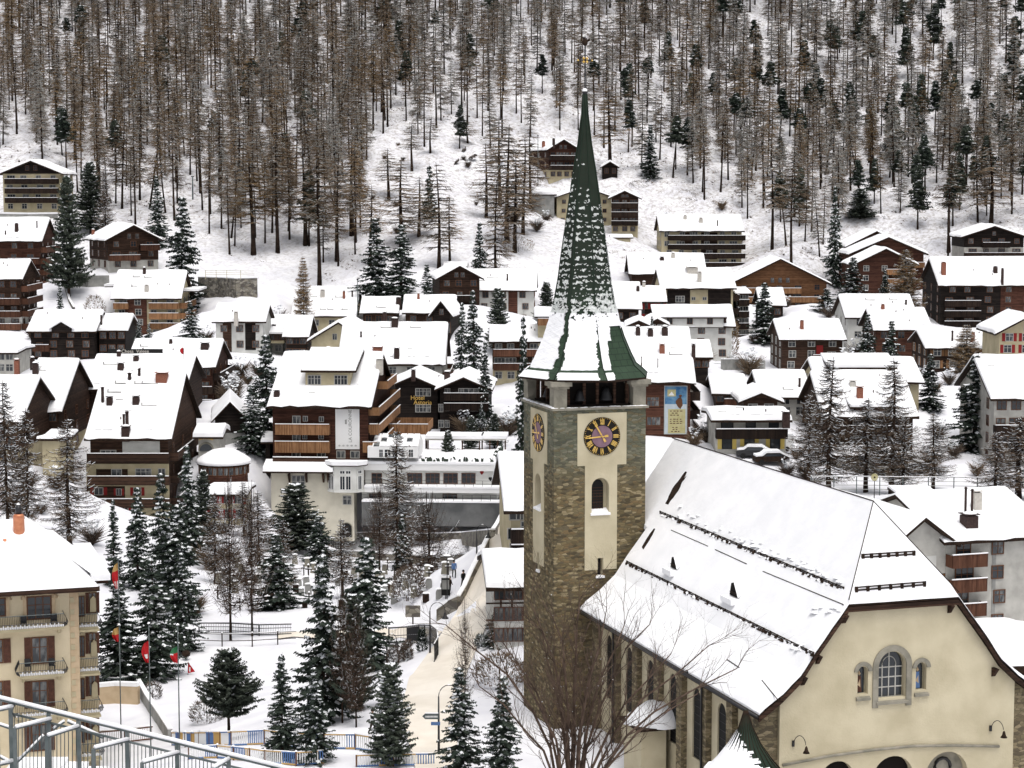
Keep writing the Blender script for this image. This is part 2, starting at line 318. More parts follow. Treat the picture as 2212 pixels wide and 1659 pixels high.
def vnoise(x, y):
    def one(x, y):
        i, j = math.floor(x), math.floor(y); fx_, fy_ = x - i, y - j; fx_ = fx_ * fx_ * (3 - 2 * fx_); fy_ = fy_ * fy_ * (3 - 2 * fy_)
        g = lambda a, c: _VT[a % 64, c % 64]
        return (g(i, j) * (1 - fx_) + g(i + 1, j) * fx_) * (1 - fy_) + (g(i, j + 1) * (1 - fx_) + g(i + 1, j + 1) * fx_) * fy_
    return (one(x, y) * .62 + one(x * 2.3 + 9, y * 2.3 + 5) * .38 - .5) * 2
# ------------------------------------------------------------------ the church: tower
GZ = -37.3                                    # ground at the church
T0 = 44.23; TS = 6.65; TF = 129.70            # tower near-left corner and side
tc = E1 * (T0 + TS / 2) + E2 * (TF + TS / 2)
tower = empty('church_tower', (tc[0], tc[1], GZ), TH)
tag(tower, 'tall stone church tower with gold-and-black clocks and green snow-streaked spire', 'church tower')
H2 = TS / 2
def tz(y): return on(1300, y, E2, TF)[2] - GZ                 # height on the front face for a picture row
def tx(x, y=1000): return on(x, y, E2, TF)[0] - (T0 + H2)     # offset along the front face
zl = tz(884)                                                  # top of the shaft
def faces4(fn):
    for k in range(4): fn(k * math.pi / 2)
def rot(p, a): return (p[0] * math.cos(a) - p[1] * math.sin(a), p[0] * math.sin(a) + p[1] * math.cos(a), p[2])
def rotmb(src, dst, a):
    for f, m, sm in zip(src.f, src.m, src.sm): dst.face([rot(src.v[i], a) for i in f], src.mats[m], sm)
b = MB(); b.box(-H2, H2, -H2, H2, -3, zl, 'tower'); shaft = b.build('wall', tower)
# cut the arched windows and slits on the four faces
ax0, ax1 = tx(1277.5, 1070), tx(1315, 1070); az0, az1 = tz(1109), tz(1032)
sx0, sx1 = tx(1290.6, 1220), tx(1301.8, 1220); sz0, sz1 = tz(1244), tz(1205)
cut1 = MB(); cut2 = MB()
for k in (0, 3):
    a = -math.pi / 2 * (1 if k == 3 else 0)
    t = MB(); t.prism(arch_poly(ax0, ax1, az0, az1), 1, -H2 - .5, -H2 + .55, 'plaster'); rotmb(t, cut1, a)
    t = MB(); t.prism(arch_poly(ax0, ax1, az0, az1), 1, -H2 - .5, -H2 + .55, 'plaster'); rotmb(t, cut2, a)
# separate cutters (disjoint islands) are one boolean operand
for k in (0, 3):
    a = -math.pi / 2 * (1 if k == 3 else 0)
    for c in (cut1, cut2):
        t = MB(); t.box(sx0, sx1, -H2 - .5, -H2 + .5, sz0, sz1, 'plaster'); rotmb(t, c, a)
boolean_cut(shaft, cut1)
pan = MB(); px0, px1, pz0, pz1 = tx(1247), tx(1352.6), tz(1004.7), tz(892); qx0, qx1, qz0 = tx(1263.4), tx(1332.8), tz(1230)
for a in (0, -math.pi / 2):
    t = MB(); t.prism([(qx0, qz0), (qx1, qz0), (qx1, pz0), (px1, pz0), (px1, pz1), (px0, pz1), (px0, pz0), (qx0, pz0)], 1, -H2 - .045, -H2 + .02, 'plaster'); rotmb(t, pan, a)
panel = pan.build('plaster_panel', tower); boolean_cut(panel, cut2)
for a in (0, -math.pi / 2):
    w = MB(); t = MB(); m_ = .16
    t.prism(arch_poly(ax0 + m_, ax1 - m_ * 1.6, az0 + .1, az1 - m_), 1, -H2 + .42, -H2 + .5, 'black')
    for i in range(8): z = az0 + .3 + i * .2; t.box(ax0 + .2, ax1 - .3, -H2 + .395, -H2 + .42, z, z + .05, 'brown')
    for i in range(4): x = ax0 + .3 + i * .22; t.box(x, x + .04, -H2 + .39, -H2 + .395, az0 + .1, az0 + 1.5, 'brown')
    rotmb(t, w, a); w.build('window', tower)
    w = MB(); t = MB(); t.prism([(-H2 - .16, az0 - .1), (-H2 - .16, az0 + .02), (-H2 + .5, az0 + .32), (-H2 + .5, az0 - .02)], 0, ax0 - .08, ax1 + .08, 'snow'); rotmb(t, w, a); w.build('window_sill', tower)
    w = MB(); t = MB(); t.box(sx0, sx1, -H2 + .42, -H2 + .46, sz0, sz1, 'black'); t.box(sx0 - .12, sx1 + .12, -H2 - .12, -H2 + .3, sz0 - .12, sz0 + .04, 'snow'); rotmb(t, w, a); w.build('slit_window', tower)
# clocks
def clock(a):
    cx = tx(1299.6, 943); cz = tz(942.5); R = 1.32
    def at(px, pz, dz): return rot((cx + px, -H2 - .045 - dz, cz + pz), a)
    def disc(mb, R0, R1, d, m, n=48):
        for i in range(n):
            t0 = 2 * math.pi * i / n; t1 = 2 * math.pi * (i + 1) / n
            q = [at(R0 * math.sin(t0), R0 * math.cos(t0), d), at(R1 * math.sin(t0), R1 * math.cos(t0), d), at(R1 * math.sin(t1), R1 * math.cos(t1), d), at(R0 * math.sin(t1), R0 * math.cos(t1), d)]
            mb.face(q if R0 > 0 else q[1:], m)
            if R0 > 0 or True:
                q = [at(R1 * math.sin(t0), R1 * math.cos(t0), 0), at(R1 * math.sin(t1), R1 * math.cos(t1), 0), at(R1 * math.sin(t1), R1 * math.cos(t1), d), at(R1 * math.sin(t0), R1 * math.cos(t0), d)]
                mb.face(q, m)
    d = MB(); disc(d, 0, R, .05, 'dialblack'); disc(d, 0, R * .565, .06, 'purple')
    root = d.build('clock', tower)
    num = MB()
    def bar(mb, x0, y0, x1, y1, w, dz, m='gold'):
        dx, dy = x1 - x0, y1 - y0; L = math.hypot(dx, dy); nx, ny = -dy / L * w / 2, dx / L * w / 2
        A = [(x0 + nx, y0 + ny), (x1 + nx, y1 + ny), (x1 - nx, y1 - ny), (x0 - nx, y0 - ny)]
        mb.face([at(p[0], p[1], dz) for p in A], m)
        for i in range(4):
            p, q = A[i], A[(i + 1) % 4]; mb.face([at(p[0], p[1], dz - .02), at(q[0], q[1], dz - .02), at(q[0], q[1], dz), at(p[0], p[1], dz)], m)
    rom = ['XII', 'I', 'II', 'III', 'IIII', 'V', 'VI', 'VII', 'VIII', 'IX', 'X', 'XI']
    wid = {'I': .085, 'V': .16, 'X': .16}
    for h, s in enumerate(rom):
        th = math.radians(30 * h); tot = sum(wid[c] for c in s); x = -tot / 2
        r0, r1 = R * .62, R * .90
        def tr(u, r): return (u * math.cos(th) + r * math.sin(th), -u * math.sin(th) + r * math.cos(th))
        for c in s:
            w = wid[c]; xm = x + w / 2
            segs = {'I': [(xm, r0, xm, r1, .055)], 'V': [(xm, r0, x + .02, r1, .055), (xm, r0, x + w - .02, r1, .03)], 'X': [(x + w - .02, r0, x + .02, r1, .055), (x + .02, r0, x + w - .02, r1, .03)]}[c]
            for (u0, ra, u1, rb, ww) in segs:
                p, q = tr(u0, ra), tr(u1, rb); bar(num, p[0], p[1], q[0], q[1], ww, .075)
            x += w
    for i in range(60):
        th = math.radians(6 * i); r0, r1 = (R * .92, R * .985) if i % 5 == 0 else (R * .935, R * .965)
        bar(num, r0 * math.sin(th), r0 * math.cos(th), r1 * math.sin(th), r1 * math.cos(th), .045 if i % 5 == 0 else .03, .075)
    num.build('numerals', root)
    for nm, ang, L, w in (('hour_hand', -94.5, .93, .075), ('minute_hand', -31.5, .93, .075)):
        hnd = MB(); th = math.radians(ang); s_, c_ = math.sin(th), math.cos(th)
        dz = .10 if nm[0] == 'h' else .13
        bar(hnd, -s_ * R * .27, -c_ * R * .27, s_ * R * L, c_ * R * L, w * .7, dz)
        bar(hnd, s_ * R * .1, c_ * R * .1, s_ * R * .72, c_ * R * .72, w * 1.25, dz + .005)
        bar(hnd, -s_ * R * .33, -c_ * R * .33, -s_ * R * .14, -c_ * R * .14, w * 2, dz + .005)
        hnd.build(nm, root)
clock(0); clock(-math.pi / 2)
# ledge, belfry piers, bell frame
b = MB(); b.box(-H2 - .16, H2 + .16, -H2 - .16, H2 + .16, zl, zl + .16, 'ashlar'); b.build('cornice', tower)
b = MB()
for i in range(28):
    for s_ in (0, 1):
        t = -H2 + TS * (i + .5) / 28; w_ = RND.uniform(.1, .2)
        if s_: b.blob((-H2 - .02 + RND.uniform(-.04, .04), t, zl + .16), .14, .2, RND.uniform(.05, .13), 'snow', 6, 3)
        elif RND.random() < .7: b.blob((t, -H2 + RND.uniform(-.08, .05), zl + .16), .2, .09, RND.uniform(.03, .06), 'snow', 6, 3)
b.build('ledge_snow', tower)
ze = zl + (885 - 826) / 4400 * 137.6 + .25          # eave height
pw = .92
for k in range(4):
    b = MB(); t = MB()
    t.box(-H2, -H2 + pw, -H2, -H2 + pw, zl + .16, ze - .45, 'ashlar')
    t.box(-H2 - .28, -H2 + pw + .28, -H2 - .28, -H2 + pw + .28, ze - .45, ze - .12, 'ashlar')
    t.box(-H2 - .12, -H2 + pw + .14, -H2 - .12, -H2 + pw + .14, ze - .62, ze - .45, 'ashlar')
    rotmb(t, b, k * math.pi / 2); b.build('pier', tower)
for k in range(4):
    b = MB(); t = MB()
    for x in (-2.1, -.95, .0, 1.25, 2.15): t.box(x - .09, x + .09, -H2 + .55, -H2 + .73, zl + .16, ze - .1, 'brown')
    t.box(-2.4, 2.4, -H2 + .5, -H2 + .78, zl + .17, zl + .3, 'dark'); t.box(-2.4, 2.4, -H2 + .45, -H2 + .8, ze - .3, ze - .05, 'dark')
    rotmb(t, b, k * math.pi / 2); b.build('timber_frame', tower)
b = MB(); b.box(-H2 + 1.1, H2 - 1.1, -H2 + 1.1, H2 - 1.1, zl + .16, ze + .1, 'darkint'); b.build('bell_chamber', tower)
for (x, y, r) in ((-1.2, -2.55, .42), (.7, -2.5, .5), (-2.5, .4, .4)):
    b = MB(); z0 = zl + .55; b.lathe([(r, z0), (r * .86, z0 + .12), (r * .62, z0 + r), (r * .5, z0 + r * 1.5), (.05, z0 + r * 1.75)], 'metal', (x, y), 14); b.build('bell', tower)
# spire
prof_px = [(826, 139.5), (809, 126), (793, 117), (760, 101), (726, 86.5), (691, 75.5), (658, 67), (600, 56.5), (540, 48.5), (439, 34), (380, 25.6), (313, 14.5), (247, 6.4), (206, 3.9)]
DC = tc[1]
sprof = []
for (y, hw) in prof_px:
    z = -(y - HY) / FPX * DC - GZ
    sprof.append((hw / FPX * DC / .95, z))
sprof[0] = (sprof[0][0], ze)
sprof = [(r, z) for r, z in sprof]; sprof[1] = (sprof[1][0], max(sprof[1][1], ze + .42))
zs = np.array([p[1] for p in sprof]); rs = np.array([p[0] for p in sprof])
def srad(z): return float(np.interp(z, zs, rs))
ang8 = [math.pi / 4 * k for k in range(8)]
def spt(k, u, z, off=0.0):
    r = srad(z) + off; a0, a1 = ang8[k % 8], ang8[(k + 1) % 8]
    return np.array([r * ((1 - u) * math.cos(a0) + u * math.cos(a1)), r * ((1 - u) * math.sin(a0) + u * math.sin(a1)), z])
me = bpy.data.meshes.new('spire'); vs = []; fs = []; uvs = []
zz = np.concatenate([np.linspace(zs[0], zs[6], 14), zs[7:]])
for k in range(8):
    for i in range(len(zz) - 1):
        n0 = len(vs); q = [spt(k, 0, zz[i]), spt(k, 1, zz[i]), spt(k, 1, zz[i + 1]), spt(k, 0, zz[i + 1])]
        vs += [tuple(p) for p in q]; fs.append((n0, n0 + 1, n0 + 2, n0 + 3))
        w0 = srad(zz[i]) * .3827; w1 = srad(zz[i + 1]) * .3827; h0 = (zz[i] - zs[0]) * 1.05; h1 = (zz[i + 1] - zs[0]) * 1.05
        uvs += [(-w0, h0), (w0, h0), (w1, h1), (-w1, h1)]
me.from_pydata(vs, [], fs); uvl = me.uv_layers.new(name='UVMap')
for i, uv in enumerate(uvs): uvl.data[i].uv = uv
me.materials.append(M['greenroof']); me.update()
spire = link_mesh('spire', me, tower)
b = MB()
ring = [(srad(ze) * math.cos(a), srad(ze) * math.sin(a)) for a in ang8]
b.prism(ring, 2, ze - .14, ze - .005, 'fascia'); b.build('eave_board', spire)
b = MB()
for k in range(8):
    b.tube([spt(k, 0, z, .02) for z in zz], .045, 'greenroof', 5)
b.build('rib', spire)
# snow on the spire
def snoise(x, y, s=0):
    v = 0
    for i, (fx, fy, ph) in enumerate(((1.7, 1.1, 0.3), (3.9, 2.7, 1.7), (7.3, 6.1, 4.1), (13.1, 9.7, 2.2))): v += math.sin(fx * x + ph + s + 1.3 * math.sin(fy * y + s)) * math.cos(fy * y * 1.3 - ph + s * .7) / (i + 1.2)
    return v
def srow(z): return HY + (-(z + GZ)) / DC * FPX          # picture row of a height on the tower axis
b = MB()
for k in range(8):
    m0 = (math.degrees(ang8[k]) + 22.5) % 360       # facet direction in tower frame: -y is 270
    nz = 430
    zv = np.linspace(zs[0] + .01, zs[-3], nz)
    nu = 44
    def keep(u, z):
        row = srow(z); w = 2 * srad(z) * .3827; x = u * w; n_ = snoise(x * 1.3, z * 1.6, k * 2.1)
        if row > 655 and vnoise(x * 6 + 5 * k, z * 7) * .6 + vnoise(x * 2, z * 2) * .4 > np.interp(row, [655, 690, 725], [.12, .5, 1.3]): return False
        if row > 655:      # smooth drift on the flare
            edge = .06 * snoise(z * 2.2, x * .3, k)
            if m0 == 202.5:                       # left facet, bare band beside the corner rib
                return u < .80 + edge + max(0, (720 - row) / 900)
            if m0 == 247.5:                       # front facet, bare beside the middle rib low down
                lim = 1.02 if row < 700 else .90 - (row - 760) / 900
                if row > 812: lim = 1.2
                return .06 + edge * .5 < u < lim + edge and not (row < 700 and n_ > .95)
            if m0 == 292.5:                       # right facet: snow tongue, then bare green tiles
                if row < 700: return n_ < .9
                if row > 815: return u < .2
                lim = .52 - (row - 700) * .0022 if row < 730 else .30 - (row - 730) * .0012
                return u < max(lim, .13) + edge * .4 or u > 1.02 + (700 - row) * .004 + .35 - .0 * row and row < 735
            if m0 == 337.5: return row < 705 and n_ < .7
            return n_ < 1.2
        cover = np.interp(row, [250, 300, 400, 470, 560, 620, 655], [-1.2, -.95, -.68, -.42, -.30, -.26, .1])
        if m0 == 202.5:
            if u > .78: return False
            cover += .12
        if m0 in (292.5, 337.5) and row < 440: return False
        if abs(u - .5) > .46 and RND.random() < .8: return False
        band = math.sin(z * 2 * math.pi / .42 + 3.0 * vnoise(x * 1.1, z * .5 + 3 * k))
        return vnoise(x * 6.2 + 7 * k, z * 8.2) * .95 + vnoise(x * 1.1 + 3 * k, z * .8) * .35 + band * .30 < cover
    for i in range(nz - 1):
        for j in range(nu):
            u0, u1 = j / nu, (j + 1) / nu
            if keep((u0 + u1) / 2, (zv[i] + zv[i + 1]) / 2):
                th_ = .10 if srow(zv[i]) > 655 else .035
                row = srow(zv[i])
                q = [spt(k, u, z, th_ + .02 * snoise(u * 3, z * 3)) for u, z in ((u0, zv[i]), (u1, zv[i]), (u1, zv[i + 1]), (u0, zv[i + 1]))]
                sm_ = 'snow' if row > 672 else 'thin_snow'
                b.face(q, sm_, True)
                q2 = [spt(k, u, z, .01) for u, z in ((u0, zv[i]), (u1, zv[i]))]; b.face([q2[0], q2[1], q[1], q[0]], 'snow', True)
                q3 = [spt(k, u0, zv[i], .01), spt(k, u0, zv[i + 1], .01)]; b.face([q3[0], q[0], q[3], q3[1]], 'snow', True)
                q3 = [spt(k, u1, zv[i], .01), spt(k, u1, zv[i + 1], .01)]; b.face([q[1], q3[0], q3[1], q[2]], 'snow', True)
b.build('snow_cover', spire)
zt = zs[-1]; pz = lambda y: -(y - HY) / FPX * DC - GZ
b = MB(); b.lathe([(.12, zt - .1), (.2, pz(203)), (.2, pz(200)), (.05, pz(199.5))], 'metal', (0, 0), 10)
b.blob((0, 0, pz(200)), .2, .2, .22, 'snow', 8, 3)
b.tube([(0, 0, zt), (0, 0, pz(84))], .05, 'metal', 6); b.build('finial', spire)
b = MB(); cz_ = pz(134)
for s_ in (-1, 1):
    b.tube([(0, 0, cz_), (s_ * .48, 0, cz_)], .045, 'metal', 5); b.blob((s_ * .5, 0, cz_ - .06), .08, .05, .12, 'gold', 6, 3)
    for t in (-1, 1): b.tube([(s_ * .34, 0, cz_), (s_ * .3, 0, cz_ + t * .16), (s_ * .12, 0, cz_ + t * .3), (0, 0, cz_ + t * .36)], .022, 'metal', 4)
for (dx, dz) in ((.12, .12), (-.12, .12), (.12, -.12), (-.12, -.12)): b.lathe([(.02, cz_ + dz - .1), (.11, cz_ + dz), (.02, cz_ + dz + .1)], 'gold', (dx, -.06), 8)
b.build('cross', spire)
b = MB(); wz = pz(96.5)   # the weathercock: dark rounded body, tail and neck
b.lathe([(.03, wz - .24), (.16, wz - .16), (.2, wz), (.16, wz + .18), (.05, wz + .27)], 'fascia', (0, 0), 10)
b.prism([(.08, wz - .05), (.34, wz + .12), (.3, wz + .3), (.1, wz + .1)], 1, -.03, .03, 'fascia'); b.prism([(-.08, wz + .1), (-.2, wz + .34), (-.08, wz + .36), (.03, wz + .15)], 1, -.03, .03, 'fascia')
b.build('weathercock', spire)
# ------------------------------------------------------------------ the church: nave
NC = 54.68; NF = 100.2                       # ridge line e1, facade plane e2
nave = empty('church_nave', tuple(E1 * NC + E2 * 114 + np.array([0, 0, GZ])), TH)
tag(nave, 'large snow-roofed church nave with cream gable wall in the right foreground', 'church')
def L3(e1, e2, z): return (e1 - NC, e2 - 114.0, z - GZ)
rb = on(1452, 956.4, E1, NC); rf = on(1886.4, 1096, E1, NC)
RZ = (rb[2] + rf[2]) / 2
half = [(0, RZ), (3.43, -23.2), (5.40, -25.73), (6.25, -26.97), (7.35, -27.95), (8.74, -28.93)]
HO = 3.43
EB, EFR = 129.35, 99.85                      # verge planes
rbE2 = rb[1]; rfE2 = rf[1]
def roofsheet(mb, off, m, t_edge=0.0, skirt=True, jit=0.0):
    """one sheet over both slopes and the half hip; off = lift along z"""
    yy = [0, .012] + [i / 40 for i in range(1, 40)] + [.988, 1]; ny = len(yy) - 1
    for s in (-1, 1):
        prev = None
        pts = []
        # refine profile
        prf = []
        for (a, b_) in zip(half[:-1], half[1:]):
            nseg = 10 if a[0] == 0 else 4
            for i in range(nseg): t = i / nseg; prf.append((a[0] + (b_[0] - a[0]) * t, a[1] + (b_[1] - a[1]) * t))
        prf.append(half[-1])
        grid = []
        for (x, z) in prf:
            front = EFR + (rfE2 - EFR) * max(0, 1 - x / HO)
            back = EB if (s < 0 and x > NC - (T0 + TS) + .02) else rbE2
            row = []
            for j in range(ny + 1):
                y = front + (back - front) * yy[j]
                e = min(1, (j if j < ny / 2 else ny - j) / 1.0) if x > HO - .3 or j > ny / 2 else 1
                h = off * (0.25 if e == 0 else 1) * (1 if x < half[-1][0] - .01 else .3)
                n_ = jit * (snoise(x * .5, y * .35, s) + .5 * snoise(x * 1.4, y * 1.1, s + 2))
                if jit and x > HO + .3: y += (.07 * vnoise(x * 2.2 + s, 1.5)) if j in (0, ny) else 0
                xo = .07 * vnoise(y * 1.6, 8.5) if (jit and x > half[-1][0] - .01) else 0
                row.append(L3(NC + s * (x + xo), y, z + h + n_))
            grid.append(row)
        for i in range(len(grid) - 1):
            for j in range(ny):
                q = [grid[i][j], grid[i + 1][j], grid[i + 1][j + 1], grid[i][j + 1]]
                mb.face(q if s > 0 else q[::-1], m, True)
    # the hip triangle
    nh = 10
    for i in range(nh):
        t0, t1 = i / nh, (i + 1) / nh
        def hp(t, u):
            x = HO * t; y = rfE2 + (EFR - rfE2) * t; z = RZ + (half[1][1] - RZ) * t
            return L3(NC + x * u, y, z + off * (1 if t < .99 else .3) + jit * snoise(x * u * .7, y * .8))
        for j in range(6):
            u0, u1 = -1 + j / 3, -1 + (j + 1) / 3
            mb.face([hp(t1, u0), hp(t1, u1), hp(t0, u1), hp(t0, u0)], m, True)
b = MB(); roofsheet(b, 0.0, 'fascia'); roof = b.build('roof', nave)
b = MB(); roofsheet(b, 0.34, 'snow', jit=.012)
for s in (-1, 1):      # snow thickness at eave
    q = [L3(NC + s * 8.74, EFR, -28.93), L3(NC + s * 8.74, EB, -28.93), L3(NC + s * 8.74, EB, -28.8), L3(NC + s * 8.74, EFR, -28.8)]; b.face(q, 'snow')
b.build('roof_snow', roof)
# verge boards and eave boards
def board(mb, pts, e2a, e2b, th, m='fascia', drop=.05):
    for (x0, z0), (x1, z1) in zip(pts[:-1], pts[1:]):
        v = [L3(x0, e2a, z0 - drop), L3(x1, e2a, z1 - drop), L3(x1, e2b, z1 - drop), L3(x0, e2b, z0 - drop), L3(x0, e2a, z0 - drop - th), L3(x1, e2a, z1 - drop - th), L3(x1, e2b, z1 - drop - th), L3(x0, e2b, z0 - drop - th)]
        mb.raw(v, [(0, 1, 2, 3), (7, 6, 5, 4), (0, 4, 5, 1), (1, 5, 6, 2), (2, 6, 7, 3), (3, 7, 4, 0)], m)
for args_ in [([(NC + s * x, z) for x, z in half[1:]], EFR, EFR + .18, .34, 'brown') for s in (-1, 1)] + [([(NC - HO, half[1][1]), (NC + HO, half[1][1])], EFR, EFR + .18, .3, 'brown'), ([(NC - x, z) for x, z in half if x > 4.2], EB - .18, EB, .3, 'fascia'), ([(NC - x, z) for x, z in half if x < 4.0], rbE2 - .18, rbE2, .3, 'fascia')]:
    b = MB(); board(b, *args_); b.build('verge_board', roof)
b = MB()
for s in (-1, 1): b.box(s * 8.74 - .1, s * 8.74 + .1, EFR - 114, EB - 114, -29.18 - GZ, -28.96 - GZ, 'fascia')
b.tube([L3(NC - 8.86, EFR, -29.02), L3(NC - 8.86, EB, -29.02)], .09, 'metal', 6); b.build('gutter', roof)
# ridge and hip cords, snow guards
b = MB(); b.tube([L3(NC, rfE2, RZ + .36), L3(NC, rbE2, RZ + .36)], .035, 'fascia', 5)
for s in (-1, 1): b.tube([L3(NC, rfE2, RZ + .36), L3(NC + s * HO, EFR, half[1][1] + .36)], .03, 'fascia', 5)
b.build('ridge_cap', roof)
def zprof(x): return float(np.interp(abs(x), [p[0] for p in half], [p[1] for p in half]))
def roofpt(px, py):      # left slope point behind a pixel
    r = ray(px, py); best = None
    for t in np.linspace(80, 170, 1400):
        q = r * t; x = q @ E1 - NC
        if x < 0 and q[2] < zprof(x) + .34: return q
    return r * 120
def guard(p0, p1, r=.05, name='snow_guard', n=26, thick=.09):
    mb = MB(); a, c = roofpt(*p0), roofpt(*p1)
    A = np.array(L3(a @ E1, a @ E2, a[2])); C_ = np.array(L3(c @ E1, c @ E2, c[2]))
    L_ = np.linalg.norm(C_ - A); k = max(4, int(L_ / .9))
    for lift in (.04, .14): mb.tube([A + [0, 0, lift], C_ + [0, 0, lift]], thick * .42, 'fascia', 5)
    for i in range(k + 1):
        q = A + (C_ - A) * i / k; mb.obox(q + [0, 0, .06], (.03, 0, 0), (0, .06, 0), (0, 0, .12), 'fascia')
    for i in range(int(L_ / .3)):
        q = A + (C_ - A) * RND.random(); mb.blob(q + [RND.uniform(-.05, .05), 0, -.08], .12, .2, RND.uniform(.06, .22), 'fascia' if RND.random() < .6 else 'snow', 5, 2)
    mb.build(name, roof)
guard((1426, 1109), (1822, 1274)); guard((1354, 1216.5), (1757, 1415))
b = MB()      # loose snow lumps that slid against the guards
for (p0, p1, n_l) in (((1600, 1172), (1822, 1262), 46), ((1445, 1108), (1600, 1170), 14), ((1740, 1330), (1812, 1318), 10), ((1690, 1395), (1755, 1408), 8)):
    for i in range(n_l):
        t_ = RND.random(); q = roofpt(p0[0] + (p1[0] - p0[0]) * t_ + RND.uniform(-6, 6), p0[1] + (p1[1] - p0[1]) * t_ - abs(RND.gauss(0, 9)))
        b.blob(np.array(L3(q @ E1, q @ E2, q[2])) - [0, 0, .05], RND.uniform(.1, .3), RND.uniform(.12, .4), RND.uniform(.06, .14), 'snow', 7, 3)
b.build('snow_lumps', roof)
b = MB()
def crack(p0, p1, w, p2=None):
    pts = [p0, p1]; mb = MB(); A, C_ = roofpt(*p0), roofpt(*p1)
    A = np.array(L3(A @ E1, A @ E2, A[2])); C_ = np.array(L3(C_ @ E1, C_ @ E2, C_[2])); n = 9; vs = []
    for i in range(n + 1):
        t = i / n; q = A + (C_ - A) * t; ww = w * (.35 + math.sin(math.pi * min(t, .9)) * .8) * RND.uniform(.75, 1.2)
        vs += [q + [0, -ww / 2, .035], q + [0, ww / 2, .035]]
    mb.raw(vs, [(2 * i, 2 * i + 1, 2 * i + 3, 2 * i + 2) for i in range(n)], 'fascia'); mb.build('bare_strip', roof)
crack((1482, 1020), (1440, 1090), .85); crack((1414, 1143), (1381, 1197), .6); crack((1482, 1030), (1464, 1052), .2)
for p0, p1 in (((1450, 1146), (1530, 1181)), ((1545, 1188), (1613, 1219)), ((1648, 1235), (1822, 1307)), ((1646, 1470), (1684, 1517)), ((1570, 1425), (1597, 1443))):
    a, c = roofpt(*p0), roofpt(*p1); mb = MB(); mb.tube([np.array(L3(a @ E1, a @ E2, a[2])) + [0, 0, .02], np.array(L3(c @ E1, c @ E2, c[2])) + [0, 0, .02]], .035, 'fascia', 4); mb.build('roof_cable', roof)
# front hip guards
for (xa, ya), (xb, yb) in (((1864, 1207), (1974, 1200)), ((1850, 1278), (1997, 1266))):
    def hp(px, py):
        r = ray(px, py); n_ = np.cross(E1, (E2 * (rfE2 - EFR) + E3 * (RZ - half[1][1]))); o_ = E2 * EFR + E3 * (half[1][1] + .3)
        return r * ((o_ @ n_) / (r @ n_))
    a, c = hp(xa, ya), hp(xb, yb); A = np.array(L3(a @ E1, a @ E2, a[2])); C_ = np.array(L3(c @ E1, c @ E2, c[2])); mb = MB()
    for lf in (.08, .24): mb.tube([A + [0, 0, lf], C_ + [0, 0, lf]], .045, 'fascia', 5)
    for i in range(7): q = A + (C_ - A) * i / 6; mb.obox(q + [0, 0, .12], (.09, 0, 0), (0, .04, 0), (0, 0, .16), 'fascia')
    mb.build('snow_guard', roof)
# roof dormer vents
for (px, py, sc_) in ((1462, 1222, 1.0), (1592, 1282, 1.15)):
    q = roofpt(px, py); o_ = np.array(L3(q @ E1, q @ E2, q[2])); mb = MB(); w_ = .6 * sc_; h_ = .62 * sc_
    tri = [(-w_, -.15), (w_ * .8, -.15), (0.45 * w_, h_ * .85), (-.1 * w_, h_)]
    v = [o_ + [-.25, a, c] for a, c in tri] + [o_ + [1.1, a * .5 + .1, c * .5 + 1.0] for a, c in tri]
    mb.raw(v, [(0, 1, 2, 3)], 'darkint'); mb.raw(v, [(3, 2, 6, 7), (1, 5, 6, 2), (0, 3, 7, 4)], 'snow')
    mb.box(o_[0] - .3, o_[0] - .26, o_[1] - w_ * .8, o_[1] + w_ * .6, o_[2] + .06, o_[2] + .12, 'fascia')
    mb.box(o_[0] - .75, o_[0] - .2, o_[1] - w_ - .1, o_[1] + w_ + .1, o_[2] - .55, o_[2] - .2, 'snow'); mb.build('roof_vent', roof)
# walls
WL, WR = 47.33, 62.03
wz_ = lambda x: zprof(x - NC) - .38
b = MB(); pts = [(WL, GZ - 3)] + [(WR, GZ - 3)] + [(x, wz_(x)) for x in np.linspace(WR, NC + HO, 8)] + [(x, wz_(x)) for x in np.linspace(NC - HO, WL, 8)]
b.prism([(p[0] - NC, p[1] - GZ) for p in pts], 1, NF - 114, NF - 114 + .9, 'plaster'); gable = b.build('gable_wall', nave)
def fx(px, py): q = on(px, py, E2, NF); return q[0] - NC, q[2] - GZ
z4 = lambda X, Y: (1645.8 + X / 3.907, 1124.6 + Y / 3.907)
y_ = NF - 114
wins = []
for (a, c, d, e) in ((980, 1205, 1495, 1105), (808, 885, 1465, 1232), (1300, 1378, 1430, 1198)):
    x0, _ = fx(*z4(a, (d + e) / 2)); x1, _ = fx(*z4(c, (d + e) / 2)); _, z0 = fx(*z4((a + c) / 2, d)); _, z1 = fx(*z4((a + c) / 2, e)); wins.append((x0, x1, z0, z1))
cut = MB()
for (x0, x1, z0, z1) in wins: cut.prism(arch_poly(x0, x1 + .08, z0, z1, 14), 1, y_ - .4, y_ + .42, 'plaster')
z7 = lambda X, Y: (2700 / 1.8228 + X / 3.0272, 2400 / 1.8228 + Y / 3.0272)
arcs = []
for (a, c, top) in ((880, 1105, 992), (1225, 1490, 958), (1570, 1845, 930)):
    x0, _ = fx(*z7(a, 1036)); x1, _ = fx(*z7(c, 1036)); _, z1 = fx(*z7((a + c) / 2, top)); arcs.append((x0, x1, z1)); cut.prism(arch_poly(x0, x1, z1 - 4.2, z1, 14), 1, y_ - .4, y_ + .6, 'plaster')
boolean_cut(gable, cut)
